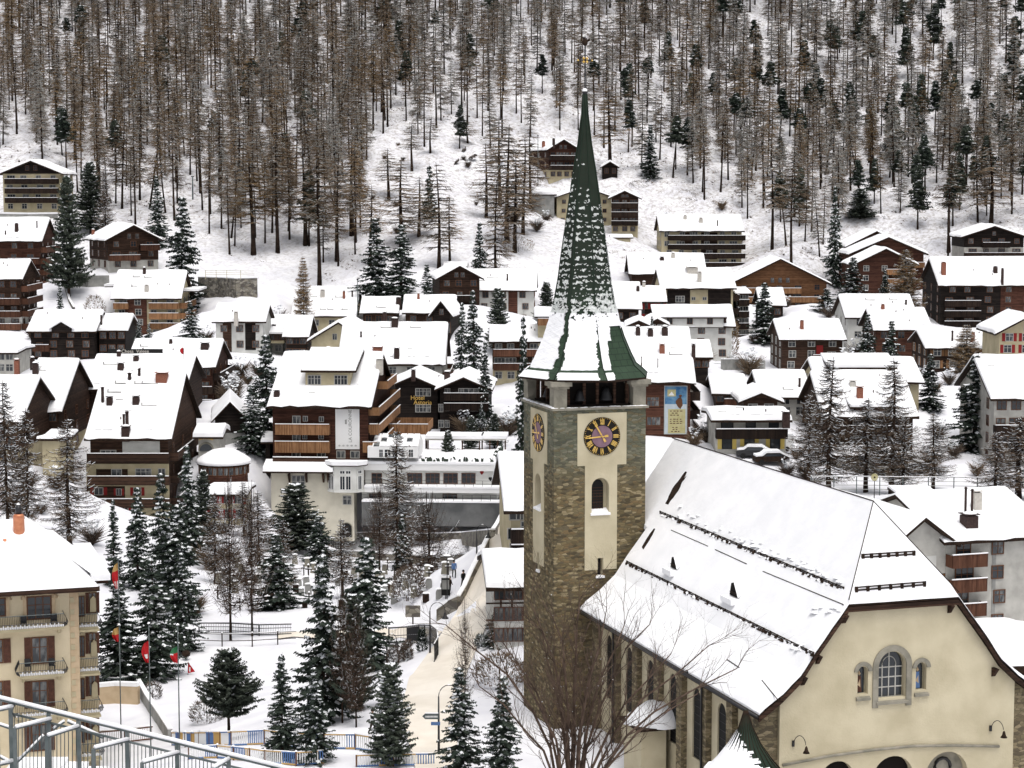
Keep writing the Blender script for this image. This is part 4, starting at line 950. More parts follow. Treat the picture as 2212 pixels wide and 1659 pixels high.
h7 = H('apartment_house', 'brown apartment house with pale balcony slabs on its corner, behind the sign-topped roof', AP, 'E', 268, 466, 793, 905, 735, 345, -1, 17, .8, 4, 'red', 'brown', 0, [(1, .8, 1), (2, .8, 1), (3, .8, 1)], 'rail_dk', 8, side='R', sbal=(0, 1, 2, 3), chim=((443, 752, 1.3, .8, 'chim_d'), (369, 742, .5, .6, 'chim_d')), lights=((312, 748, 1.5), (410, 769, 1.8), (360, 767, 1.6)))
# ---- the hotel with the roof sign
h8 = H('chesa_hotel', 'long hotel with lettered board on its ridge and red-shuttered cream lower floors, left', 'hotel', 'E', 181, 371, 948, 1190, 806, 283, 0, 26, .9, 5, 'brown', 'brown', 0, [(0, -.02, 1.02), (1, -.02, 1.02), (2, -.02, 1.02), (3, -.02, 1.02)], 'brown', 0, side='R', sbal=(0, 1, 2), chim=((222, 868, .45, 2.0, 'pipe'), (237, 872, .8, .9, 'chim_d'), (294, 871, .9, .9, 'chim_d'), (280, 819, .5, .8, 'pipe'), (301, 811, .4, .9, 'pipe'), (350, 820, 1.6, .9, 'brick'), (272, 935, 1.1, .8, 'chim_d'), (268, 930, .35, 2.2, 'pipe'), (275, 930, .5, 2.6, 'pipe')), lights=((247, 847, 2.0), (260, 828, 1.6), (308, 829, 2.4), (324, 829, 2.4), (322, 876, 2.2)), panels=((190, 365, 1002, 1190, 'cream'), (265, 345, 953, 990, 'white'), (208, 276, 1013, 1032, 'brown'), (190, 270, 1050, 1190, 'brown')))
g = h8
for (xa, xb, za, zb_, gm, fm, sh_) in ((218, 250, 973, 991, 'wglass', 'frame_w', None), (242, 262, 1014, 1029, 'wglass', 'frame_w', None), (294, 326, 1013, 1030, 'wglass', 'frame_w', None), (343, 356, 1013, 1029, 'glass', 'frame_w', None), (252, 262, 1056, 1069, 'glass', 'frame_w', 'shut_red'), (290, 304, 1054, 1069, 'glass', 'frame_w', 'shut_red'), (262, 276, 1090, 1102, 'glass', 'frame_w', 'shut_red'), (205, 222, 1054, 1068, 'glass', 'frame_w', 'shut_red')):
    xA, zA = g['fxz'](xa, zb_); xB, zB = g['fxz'](xb, za); link_mesh('window', window_mesh(xB - xA, zB - zA, gm, fm, sh_, 'w'), g['root'], ((xA + xB) / 2, g['yf'] - .065, zA))
# rear wing of the same hotel with its board sign
h8b = H('chesa_hotel_wing', 'rear wing of the sign-topped hotel, snow roof with scattered vents behind the main roof', 'hotel', 'E', 178, 402, 842, 900, 768, 312, 0, 20, .8, 2, 'brown', 'brown', 0, (), 'rail_dk', 0, chim=((261, 797, .9, .8, 'chim_d'), (294, 778, .8, .6, 'chim_d'), (257, 768, .6, .5, 'chim_d')), lights=((238, 787, 2.2),))
sg = MB(); q = P(233, 764, 325); q2 = P(351, 754, 325); w_ = q2[0] - q[0]; hgt = q2[2] - q[2]
sroot = empty('roof_sign', ((q[0] + q2[0]) / 2, 325, q[2]), 0); tag(sroot, 'long black board sign with pale letters standing on the hotel ridge', 'sign')
sg.box(-w_ / 2, w_ / 2, 0, .2, 0, hgt, 'black'); sg.build('board', sroot)
tm = text_mesh('Chesa  Valese', hgt * 1.05, 'chim_w', .03); o = link_mesh('lettering', tm, sroot, (0, -.05, hgt * .5)); o.rotation_euler = (math.pi / 2, 0, 0)
sg = MB(); 
for i in range(7): x = -w_ / 2 + w_ * i / 6; sg.tube([(x, .12, -1.8), (x, .12, .1)], .05, 'metal', 5)
sg.build('support', sroot)
H('chalet', 'brown chalet with three pipes on its snow roof, left, above the garage', CH, 'E', 40, 134, 889, 990, 778, 292, -1, 22, .8, 3, 'brown', 'cream', 1, [(1, .1, .9)], 'rail_dk', 4, side='R', chim=((37, 808, .7, 2.0, 'brick'), (77, 808, .8, 1.5, 'chim_d'), (79, 838, .4, 2.0, 'pipe'), (70, 782, .6, .5, 'chim_d')), lights=((45, 825, 1.5), (80, 793, 1.5), (92, 800, 1)))
H('chalet', 'snow-roofed chalet cut by the left edge, in front of the three-pipe chalet', CH, 'E', -80, 47, 912, 1000, 815, 275, -1, 20, .8, 3, 'brown', 'cream', 1, (), 'rail_dk', 5)
H('garage', 'cream garage with snow on its flat roof below the brown chalet, left', 'garage', 'E', 78, 139, 948, 1030, 944, 268, 0, 8, .4, 2, 'cream', 'cream', 0, (), 'rail_dk', 0)
# ---- middle band
H('house', 'white house with a pale vent cluster on its long snow roof', HS, 'E', 628, 770, 683, 715, 623, 432, -1, 17, .8, 1, 'cream', 'cream', 0, (), 'rail_dk', 5, side='R', chim=((697, 640, .9, 1.3, 'chim_w'), (743, 644, .5, 1.4, 'brick'), (761, 641, .35, 1.2, 'pipe')), lights=((678, 641, 1.5), (733, 642, 1.8), (698, 669, 1.3), (714, 669, 1.3), (745, 669, 1.3)))
H('garage_house', 'plain white house with dark garage openings and one pale chimney, alone in the snow', HS, 'E', 457, 575, 695, 762, 659, 385, 0, 13, .5, 2, 'white', 'white', 0, (), 'rail_dk', 4, fm='frame_b', chim=((510, 691, .75, 1.4, 'chim_w'),), panels=((482, 500, 698, 760, 'brown'), (530, 552, 698, 756, 'dark')))
H('house', 'pale house with a little boxed dormer, half hidden by the dark chalet roof', HS, 'E', 536, 618, 727, 765, 683, 398, 0, 12, .7, 2, 'greywall', 'greywall', 0, (), 'rail_dk', 4, chim=((592, 714, .7, 1.0, 'chim_d'),), dormer=(600, 712, 736, 2.6, 1.4, 'box', 'cream'))
H('chalet', 'small black-walled chalet with dark right gable in front of the long-roofed white house', CH, 'E', 609, 668, 728, 775, 684, 392, -2, 12, .7, 2, 'dark', 'greywall', 0, (), 'rail_dk', 3, side='R')
H('house', 'cream-gabled house with brown shutters under a long low left roof slope', HS, 'G', 662, 800, 738, 778, 696, 385, -6, 14, .8, 1, 'cream', 'cream', 0, (), 'rail_dk', 4, shut='shut_br', attic=2)
H('hotel_annex', 'large snow-roofed house with chimney row along its ridge, behind the big balcony hotel', HS, 'E', 728, 963, 787, 850, 700, 368, -1, 19, .8, 2, 'greywall', 'greywall', 0, (), 'rail_red', 7, side='R', sbal=(0, 1), chim=((857, 771, .95, 1.5, 'chim_d'), (853, 703, 1.2, 1.2, 'chim_d'), (816, 755, 1.6, .35, 'brick'), (780, 728, .35, .9, 'pipe')), lights=((834, 708, 2.0), (898, 708, 2.0)))
H('house', 'snow-roofed house with one square brown chimney on the ridge, among packed roofs at centre left', HS, 'E', 776, 862, 676, 705, 644, 415, 0, 13, .7, 1, 'brown', 'brown', 0, (), 'rail_dk', 4, chim=((861, 656, 1.0, 1.2, 'chim_d'), (831, 682, .8, .6, 'chim_d')), lights=((823, 664, 2.0),))
H('chalet', 'black-gabled chalet with glazed gable, left of the dark firs', CH, 'G', 925, 979, 684, 720, 650, 398, -8, 13, .8, 1, 'dark', 'dark', 0, [(0, .1, .9)], 'rail_dk', 2, attic=1)
H('house', 'wide snow-roofed house behind the black-gabled chalet, brown pipe on the ridge', HS, 'E', 868, 985, 676, 705, 641, 412, 0, 14, .7, 1, 'brown', 'brown', 0, (), 'rail_dk', 4, chim=((904, 645, .5, .9, 'brick'),))
H('chalet', 'brown chalet with a long left roof slope, peeping out behind the white and brown house', CH, 'G', 941, 1046, 603, 650, 574, 430, 8, 15, .9, 2, 'brown', 'brown', 0, [(1, .2, .8)], 'rail_dk', 3)
H('chalet', 'low shed roof with brown edge behind the long-sloped brown chalet', CH, 'E', 957, 1010, 576, 590, 568, 455, 0, 9, .6, 1, 'brown', 'brown', 0, (), 'rail_dk', 0)
H('apartment_house', 'white and red-brown house with solar frames on its snow roof, left of the green spire', AP, 'E', 974, 1160, 627, 701, 583, 440, -1.5, 15, .9, 3, 'white', 'white', 0, (), 'rail_red', 5, side='R', fm='frame_b', chim=((1096, 606, .35, 1.3, 'pipe'),), lights=((1020, 598, 2.5), (1038, 606, 2.2), (1064, 600, 2.5)), panels=((1098, 1118, 629, 700, 'red'),))
H('apartment_house', 'flat-roofed brown-balconied house behind the pine left of the spire', AP, 'E', 1056, 1180, 738, 828, 706, 372, 0, 14, .7, 3, 'brown', 'cream', 1, [(0, .02, .9), (1, .02, .9)], 'rail_red', 6, lights=())
H('house', 'small white-roofed cabin with cream balcony close to the left of the spire', HS, 'E', 1154, 1204, 684, 701, 668, 372, 0, 8, .6, 1, 'cream', 'cream', 0, [(0, 0, 1)], 'rail_or', 3)
# ---- upper slope, centre
H('chalet', 'red-brown chalet on a concrete plinth, highest on the open slope left of the spire', CH, 'G', 1181, 1256, 324, 388, 301, 560, 20, 15, 1.0, 3, 'red', 'cream', 1, [(0, .0, 1), (1, .0, 1)], 'rail_dk', 5, side='L', chim=((1174, 317, .7, 1.4, 'brick'), (1196, 311, .6, 1.4, 'chim_d')), panels=())
H('hut', 'tiny black hut with two white windows among the larch trunks right of the spire', 'hut', 'G', 1298, 1338, 361, 381, 349, 572, 0, 5, .5, 1, 'dark', 'dark', 0, (), 'rail_dk', 2, wsz=(.9, 1.3), attic=0)
H('chalet', 'narrow brown chalet with stacked dark balconies just right of the spire', CH, 'G', 1313, 1386, 429, 506, 412, 535, -4, 12, 1.0, 4, 'brown', 'cream', 1, [(0, .0, 1), (1, .0, 1), (2, .0, 1)], 'rail_dk', 3)
H('house', 'cream chalet half hidden behind the upper spire', HS, 'G', 1196, 1330, 427, 485, 404, 548, 8, 14, 1.0, 3, 'cream', 'cream', 0, (), 'rail_dk', 6, wsz=(.9, .9), fm='frame_b', side='L')
H('garage', 'long grey concrete garage with snow on top, dug into the slope left of the spire', 'garage', 'E', 1143, 1203, 420, 457, 412, 545, 0, 9, .3, 1, 'grey', 'grey', 0, (), 'rail_dk', 0, snow_t=.7)
H('garage', 'small pale garage with a dark door below the stacked-balcony chalet', 'garage', 'E', 1318, 1368, 513, 527, 508, 520, 0, 7, .3, 1, 'cream', 'cream', 0, (), 'rail_dk', 0)
H('apartment_block', 'long cream block with continuous dark balconies, highest at the forest edge right of the spire', AP, 'E', 1424, 1609, 499, 577, 466, 520, 1, 14, .9, 4, 'cream', 'cream', 0, [(0, .08, 1.04), (1, .08, 1.04), (2, .3, 1.04), (3, .3, 1.04)], 'rail_dk', 8, side='L', chim=((1480, 473, .8, .8, 'chim_w'), (1514, 480, .9, 1.0, 'chim_w'), (1550, 487, .3, 1.2, 'pipe')), panels=((1470, 1500, 502, 540, 'brown'), (1514, 1550, 502, 560, 'brown')))
H('house', 'long low brown house with a lumpy snow roof and shiny vent, below the balcony block', HS, 'E', 1358, 1528, 592, 625, 549, 455, 0, 16, .8, 1, 'brown', 'brown', 0, (), 'rail_dk', 0, chim=((1454, 556, .8, .9, 'chim_w'), (1430, 561, .9, .5, 'chim_d')))
h29 = H('apartment_building', 'large house with two dark panels and a cream strip, balconies stacked on its right side', AP, 'E', 1426, 1592, 623, 760, 581, 420, 2, 16, .8, 5, 'cream', 'cream', 0, (), 'rail_dk', 0, side='R', sbal=(0, 1, 2, 3, 4), chim=((1511, 608, .8, 1.9, 'chim_w'), (1495, 586, 2.2, .8, 'chim_w')), panels=((1441, 1491, 625, 662, 'dark'), (1529, 1579, 625, 662, 'dark')))
for (xa, xb, za, zb_) in ((1460, 1478, 640, 652), (1494, 1502, 642, 648), (1518, 1526, 642, 648)):
    g = h29; xA, zA = g['fxz'](xa, zb_); xB, zB = g['fxz'](xb, za); link_mesh('window', window_mesh(xB - xA, zB - zA, 'wglass', 'frame_w', None, 'w'), g['root'], ((xA + xB) / 2, g['yf'] - .065, zA))
g = h29; g['yf']
# right wall balconies of this one face the viewer a little: a stepped wing
H('apartment_wing', 'narrow cream wing with railed balconies, right side of the two-panelled house', AP, 'E', 1588, 1624, 634, 760, 622, 424, 6, 10, .5, 5, 'cream', 'cream', 0, [(0, 0, 1), (1, 0, 1), (2, 0, 1), (3, 0, 1)], 'rail_dk', 2)
H('house', 'black-walled house with snow roof beside the right side of the spire', HS, 'E', 1318, 1388, 667, 735, 613, 395, 0, 14, .7, 2, 'dark', 'dark', 0, (), 'rail_dk', 2, chim=((1378, 628, .6, .8, 'chim_d'),))
H('house', 'small black house with red shutters between larger roofs right of the spire', HS, 'E', 1386, 1442, 652, 700, 620, 405, 0, 11, .6, 2, 'dark', 'dark', 0, (), 'rail_dk', 3, shut='shut_red', chim=((1391, 619, .6, .8, 'chim_w'),))
h32 = H('house', 'white house with a broad boxed dormer and one dark flue, below the two-panelled house', HS, 'E', 1440, 1590, 705, 778, 661, 378, 0, 13, .7, 3, 'white', 'white', 0, (), 'rail_dk', 4, fm='frame_b', chim=((1566, 696, .5, 1.3, 'chim_d'),), lights=((1544, 692, 1.6),), dormer=(1490, 680, 701, 12.5, 1.4, 'box', 'white'))
H('chalet', 'little brown gable nearest the right side of the spire, small lit window', CH, 'G', 1348, 1412, 706, 722, 692, 368, -3, 8, .7, 1, 'brown', 'brown', 0, (), 'rail_dk', 2, attic=0)
H('chalet', 'twin little brown gable behind the dark ornamental tree top right of the spire', CH, 'G', 1392, 1448, 703, 722, 688, 372, 3, 8, .7, 1, 'brown', 'brown', 0, (), 'rail_dk', 2, attic=0)
# ---- right
H('chalet', 'big orange-brown timber chalet with three balcony rows, right of centre', CH, 'G', 1574, 1798, 614, 690, 559, 475, 0, 18, 1.2, 4, 'orange', 'red', 0, [(0, .02, .72), (1, .1, .95), (2, .1, .9), (3, .1, .9)], 'rail_or', 7, attic=3)
H('house', 'small snow roof over dark wall, tucked in front of the orange chalet', HS, 'E', 1640, 1700, 660, 690, 625, 420, 0, 11, .8, 1, 'dark', 'dark', 0, (), 'rail_dk', 2)
for lab, a_, b_, c_, d_, D_ in (('rearmost of three stepped dark gables, its roof showing above the others', 1826, 1962, 533, 499, 500), ('middle of three stepped gables, orange wood showing at its right end', 1833, 2006, 549, 512, 490), ('front of three stepped red-brown gables, behind the golden larch', 1842, 1986, 572, 537, 475)):
    H('chalet', lab, CH, 'G', a_, b_, c_, 634, d_, D_, 2, 12, 1.0, 3, 'red', 'red', 0, [(0, .5, 1)] if D_ > 480 else [(0, .5, 1), (1, .5, 1)], 'rail_or', 3, attic=0, snow_t=.5)
H('chalet', 'black chalet with wide low gable and pale floor below, far right at the forest edge', CH, 'G', 2076, 2222, 512, 556, 488, 500, 0, 14, 1.0, 2, 'dark', 'greywall', 1, [(0, .3, .75), (1, .0, 1)], 'rail_dk', 5, attic=1)
H('apartment_block', 'big brown and black block with blue shutters under a wide white roof, right edge', AP, 'E', 2027, 2290, 617, 705, 558, 425, 0, 19, .8, 4, 'dark', 'dark', 0, [(1, .03, .34), (2, .03, .34), (3, .03, .34)], 'rail_dk', 9, shut=None, side='L', chim=((2038, 592, .9, 2.4, 'brick'), (2150, 588, .8, 1.1, 'chim_d'), (2165, 610, .5, 2.8, 'chim_d')), panels=((2160, 2290, 620, 704, 'red'),))
H('house', 'white-walled house with clean snow roof, behind two young firs at right', HS, 'E', 1825, 1984, 686, 765, 638, 385, 1, 14, .7, 3, 'white', 'white', 0, (), 'rail_dk', 3, side='L', chim=((1957, 658, .4, .8, 'pipe'),), lights=((1880, 648, 1.8), (1930, 647, 1.6)))
H('chalet', 'brown-walled house in front of the white one, lower roof with dark left gable', CH, 'E', 1886, 2016, 713, 770, 668, 365, 1, 13, .8, 2, 'red', 'red', 0, (), 'rail_dk', 4, side='L', chim=((1907, 667, .6, .7, 'brick'),))
H('chalet', 'dark brown chalet with red door under a notched snow roof, right of centre', CH, 'E', 1683, 1830, 734, 803, 691, 365, 2, 13, .8, 3, 'brown', 'brown', 0, [(1, .5, .9), (2, .5, .9)], 'rail_red', 4, side='L', chim=((1732, 710, .6, 1.4, 'brick'),), panels=((1763, 1778, 746, 800, 'shut_red'),))
H('chalet', 'dark reddish chalet with orange shutters below the blue-shuttered block, right', CH, 'E', 1998, 2160, 752, 830, 714, 345, 0, 14, .9, 3, 'brown', 'brown', 0, (), 'rail_dk', 5, side='L', shut='rail_or', chim=((2101, 738, .6, 1.5, 'brick'), (2057, 736, .35, 1.6, 'pipe')))
H('house', 'small cream house with dark red shutters cut by the right edge', HS, 'G', 2150, 2290, 721, 770, 684, 330, 0, 12, .9, 2, 'cream', 'cream', 0, (), 'rail_dk', 4, shut='shut_red', attic=1)
H('apartment_house', 'pale house with a plain snow roof behind the big larch at the right edge', AP, 'E', 2140, 2290, 862, 1010, 771, 270, 1, 19, .9, 4, 'greywall', 'greywall', 0, [(1, .0, .9), (2, .0, .9)], 'rail_dk', 5, side='L', fm='frame_b')
h34 = H('banner_hotel', 'timber hotel with broad snow roof and tall picture banner, right of the belfry', 'hotel', 'E', 1230, 1504, 826, 945, 710, 268, 0, 20, .7, 3, 'red', 'red', 0, (), 'rail_dk', 0, side='R', sbal=(0, 1, 2), chim=((1430, 760, .7, .9, 'brick'), (1378, 722, .6, .9, 'chim_d'), (1405, 724, .7, .8, 'chim_d'), (1436, 722, .8, .9, 'chim_d'), (1421, 794, .12, 1.1, 'pipe'), (1386, 790, .12, 1.1, 'pipe'), (1498, 768, .5, 1.4, 'chim_d')), lights=((1460, 766, 1.8),))
g = h34
for (xa, xb, za, zb_) in ((1398, 1423, 858, 877), (1398, 1426, 901, 918)):
    xA, zA = g['fxz'](xa, zb_); xB, zB = g['fxz'](xb, za); link_mesh('window', window_mesh(xB - xA, zB - zA, 'wglass', 'frame_b', None, 'w'), g['root'], ((xA + xB) / 2, g['yf'] - .01, zA))
xA, zA = g['fxz'](1434, 938); xB, zB = g['fxz'](1485, 833)
ban = empty('wall_banner', tuple(g['C0'] + g['W2'] * (xA + xB) / 2 + g['D2'] * (g['yf'] - .06) + np.array([0, 0, zA])), 0); tag(ban, 'tall blue and yellow picture banner with a climber, hung on the timber hotel', 'banner')
bw, bh = xB - xA, zB - zA
b = MB(); b.box(-bw / 2, bw / 2, -.02, .02, 0, bh, 'frame_w'); b.build('backing', ban)
M['bsky'] = mat('banner_blue', (0.04, 0.13, 0.28), (0.16, 0.30, 0.42), 1.2, .6); M['bsnow'] = mat('banner_pale', (0.40, 0.47, 0.52), (0.5, .56, .6), 1.5, .6); M['byel'] = mat('banner_yellow', (0.42, 0.38, 0.18), (0.50, .46, .26), 2, .6)
b = MB(); b.box(-bw * .47, bw * .47, -.035, -.022, bh * .62, bh * .985, 'bsky'); b.box(-bw * .47, bw * .47, -.035, -.022, bh * .01, bh * .62, 'bsnow'); b.box(-bw * .33, bw * .42, -.045, -.036, bh * .02, bh * .52, 'byel')
b.prism([(bw * .1, bh * .56), (bw * .2, bh * .52), (bw * .3, bh * .6), (bw * .27, bh * .72), (bw * .2, bh * .77), (bw * .1, bh * .74), (-.0, bh * .69), (0, bh * .64)], 1, -.05, -.036, 'frame_b'); b.lathe([(.02, bh * .76), (.25, bh * .79), (.02, bh * .82)], 'frame_b', (bw * .2, -.05), 8)
b.box(-bw * .36, bw * 0, -.045, -.036, bh * .78, bh * .92, 'byel'); b.prism([(-bw * .32, bh * .8), (-bw * .06, bh * .8), (-bw * .18, bh * .88)], 1, -.05, -.046, 'white_paint'); b.build('picture', ban)
b = MB()
for i in range(11):
    z = bh * (.05 + .042 * i); w_ = bw * RND.uniform(.15, .3)
    if i in (3, 7): continue
    n = int(w_ / .22)
    for k in range(n): x = bw * .04 - w_ + k * .44; b.box(x, x + RND.uniform(.2, .36), -.052, -.046, z, z + .12, 'shut_br')
b.build('text_lines', ban)
H('house', 'snow-roofed annex with railed right side behind the banner hotel', HS, 'E', 1490, 1541, 772, 800, 738, 300, 0, 10, .6, 2, 'dark', 'dark', 0, (), 'rail_dk', 2)
H('house', 'low snow-roofed house with dark right gable, behind the small shop', HS, 'E', 1537, 1618, 851, 905, 812, 290, -1, 12, .8, 2, 'brown', 'brown', 0, [(0, .3, 1)], 'rail_red', 3, side='R')
H('house', 'white-walled house with two square windows and lumpy snow roof, beside the snowy car park', HS, 'E', 1640, 1757, 859, 905, 803, 292, 2, 13, .8, 2, 'greywall', 'greywall', 0, (), 'rail_dk', 4, side='L', chim=((1727, 835, .35, 1.1, 'pipe'),), lights=((1703, 842, 1.5),))
H('chalet', 'small brown gable with snow roof directly behind the yellow-shuttered shop', CH, 'G', 1596, 1694, 869, 905, 849, 275, 0, 9, .8, 1, 'brown', 'brown', 0, (), 'rail_dk', 2, attic=0, chim=())
H('shop', 'two-storey shop with yellow shutters under a thick flat snow roof', 'shop', 'E', 1536, 1712, 908, 982, 888, 258, 1, 10, .8, 2, 'greywall', 'dark', 0, [(0, 0, 1)], 'rail_dk', 4, fm='black', gm='glass', shut='shut_y', chim=((1698, 904, .9, .7, 'chim_d'),), snow_t=.6)
H('apartment_house', 'pair of broad snow roofs behind the bare larches, rear one with dark boxed dormer', AP, 'E', 1762, 1998, 826, 880, 776, 298, 1, 14, .8, 2, 'cream', 'cream', 0, (), 'rail_dk', 5, dormer=(1862, 795, 806, 9.0, .9, 'box', 'dark'), side='L', chim=((1814, 804, .5, .7, 'brick'),))
H('apartment_house', 'front one of a pair of broad snow roofs behind the bare larches, red chimney', AP, 'E', 1776, 1986, 901, 1010, 805, 272, 1, 20, .8, 3, 'brown', 'brown', 0, [(0, .05, .95), (1, .05, .95)], 'rail_dk', 6, side='L', chim=((1857, 866, .8, 1.8, 'brick'), (1842, 832, .8, .5, 'chim_w')), dormer=(1880, 880, 886, 4.5, .5, 'box', 'dark'))
H('garage', 'cream flat-roofed garage behind the church ridge, right', 'garage', 'E', 1962, 2052, 1080, 1110, 1068, 222, 3, 9, .4, 1, 'cream', 'cream', 0, (), 'rail_dk', 0, snow_t=.25)
# apartment house at the lower right
h48 = H('apartment_house', 'cream apartment house with stacked brown corner balconies, directly right of the church roof', AP, 'G', 1922, 2076, 1187, 1370, 1118, 190, 20, 17, .8, 4, 'greywall', 'greywall', 0, (), 'rail_red', 0, attic=0, chim=())
H('apartment_wing', 'rear wing of the cream balcony house, broad snow roof with a tall metal flue', AP, 'E', 2040, 2290, 1172, 1372, 1062, 192, 18, 18, .8, 4, 'greywall', 'greywall', 0, [(0, .0, .33), (1, .0, .33), (2, .0, .33)], 'rail_red', 3, fm='frame_b', chim=((2093, 1135, 1.3, 1.0, 'chim_d'), (2085, 1125, .25, 3.2, 'pipe'), (2099, 1125, .25, 3.0, 'pipe'), (2109, 1098, .8, 1.6, 'chim_w')), panels=((2140, 2152, 1180, 1360, 'grey'),))
g = h48
for (xa, xb, za, zb_, m_) in ((1992, 2022, 1200, 1240, 'white'), (2018, 2045, 1238, 1300, 'orange')):
    xA, zA = g['fxz'](xa, zb_); xB, zB = g['fxz'](xb, za); b = MB(); b.box(xA, xB, g['yf'] - .06, g['yf'] - .005, zA, zB, m_); b.build('wall_panel', g['root'])
H('house', 'broad plain snow roof low behind the right shoulder of the church', HS, 'E', 2112, 2330, 1442, 1500, 1363, 165, 8, 15, .8, 1, 'brown', 'brown', 0, (), 'rail_dk', 0)
# behind and left of the tower
H('chalet', 'half-timbered red-and-white house with snow roof tucked against the left foot of the tower', HS, 'E', 1050, 1170, 1270, 1400, 1196, 158, 4, 12, .8, 3, 'white', 'white', 0, (), 'rail_red', 4, fm='shut_br', gm='wglass', wsz=(.7, 1.0), panels=((1080, 1084, 1273, 1340, 'brown'), (1104, 1108, 1273, 1340, 'brown'), (1050, 1170, 1300, 1305, 'brown'), (1050, 1170, 1336, 1342, 'brown')))
H('house', 'cream house with steep snow roof seen along the left edge of the tower', HS, 'E', 1088, 1170, 1104, 1200, 985, 178, 4, 16, .8, 3, 'cream', 'cream', 0, [(1, 0, .5), (2, 0, .5)], 'rail_dk', 2)
# ------------------------------------------------------------------ the big balcony hotel by the river
hc = H('balcony_hotel', 'large red-brown chalet hotel with golden balconies and tall white name banner, centre left', 'hotel', 'E', 576, 803, 877, 1000, 764, 300, -3.4, 28, 1.0, 3, 'red', 'red', 0, (), 'rail_or', 0, chim=((557 + 263, 793, 1.0, 1.1, 'chim_w'), (598, 855, .8, .7, 'chim_d'), (709, 762, .9, .6, 'chim_d')), fasc=.4, dormer=None, cb=1172)
g = hc
def fwin(g, xa, xb, za, zb_, gm='wglass', fm='frame_w', sh_=None, off=.01):
    xA, zA = g['fxz'](xa, zb_); xB, zB = g['fxz'](xb, za); return link_mesh('window', window_mesh(xB - xA, zB - zA, gm, fm, sh_, 'w'), g['root'], ((xA + xB) / 2, g['yf'] - off, zA))
z6 = lambda X, Y: (548.6 + X / 4.032, 740.6 + Y / 4.032)
def zwin(g, X0, X1, Y0, Y1, **k): a_, c_ = z6(X0, Y0), z6(X1, Y1); return fwin(g, a_[0], c_[0], a_[1], c_[1], **k)
for w_ in ((340, 400, 640, 700), (430, 465, 640, 680), (570, 605, 645, 685), (340, 400, 790, 850), (425, 460, 800, 835), (565, 605, 790, 835), (335, 400, 945, 1005), (555, 620, 945, 1000), (725, 790, 945, 1000), (845, 915, 945, 1000)): zwin(g, *w_)
for (xa, xb, yt, yb_) in ((200, 660, 705, 780), (195, 660, 855, 935), (960, 1075, 858, 935), (1020, 1085, 705, 780)):
    a_ = z6(xa, yt); c_ = z6(xb, yb_); xA, zA = g['fxz'](a_[0], c_[1]); xB, zB = g['fxz'](c_[0], a_[1])
    link_mesh('balcony', balcony_mesh(xB - xA, 1.1, 'rail_or', True, 'brown', round(zB - zA, 1)), g['root'], ((xA + xB) / 2, g['yf'], zA))
# gable-side balconies (right)
for k, z_ in enumerate((zc for zc in (g['he'] + 1.6, g['he'] - 1.3, g['he'] - 3.9, g['he'] - 6.5))):
    L_ = 12 if k == 0 else 27; link_mesh('balcony', balcony_mesh(L_, 1.6, 'rail_or', True, 'brown'), g['root'], (g['hw'], 3 if k == 0 else 0, z_), math.pi / 2)
# name banner: vertical white cloth
a_ = z6(712, 925); c_ = z6(918, 565); xA, zA = g['fxz'](*a_); xB, zB = g['fxz'](*c_)
bn = empty('name_banner', tuple(g['C0'] + g['W2'] * (xA + xB) / 2 + g['D2'] * (g['yf'] - .05) + np.array([0, 0, zA])), math.radians(-3.4)); tag(bn, 'tall white banner with a vertical hotel name on the red-brown chalet hotel', 'banner')
bw, bh = xB - xA, zB - zA
b = MB(); b.box(-bw / 2, bw / 2, -.04, .02, 0, bh, 'white_paint'); b.build('cloth', bn)
tm = text_mesh('LA COURONNE', bw * .24, 'grey', .01); o = link_mesh('lettering', tm, bn, (bw * .12, -.055, bh * .56)); o.rotation_euler = (0, -math.pi / 2, 0); o.rotation_euler = Matrix(((0, 0, 1), (0, 0, 0), (0, 0, 0))).to_euler() if False else (math.pi / 2, -math.pi / 2, 0)
xw = max(v.co.x for v in tm.vertices) - min(v.co.x for v in tm.vertices); s_ = bh * .78 / xw; o.scale = (s_, min(1.15, s_), 1)
tm2 = text_mesh('* * * * *', bw * .17, 'grey', .01); o = link_mesh('stars', tm2, bn, (0, -.055, bh * .065)); o.rotation_euler = (math.pi / 2, 0, 0)
xw = max(v.co.x for v in tm2.vertices) - min(v.co.x for v in tm2.vertices); s_ = bw * .78 / xw; o.scale = (s_, s_ * .8, 1)
b = MB(); zc_ = bh * .66; xc_ = -bw * .06
b.prism([(xc_ - .05, zc_ - .35), (xc_ + .12, zc_ - .35), (xc_ + .12, zc_ + .35), (xc_ - .05, zc_ + .35), (xc_ - .2, zc_ + .2), (xc_ - .08, zc_ + .08), (xc_ - .2, zc_), (xc_ - .08, zc_ - .08), (xc_ - .2, zc_ - .2)], 1, -.055, -.041, 'grey'); b.build('emblem', bn)
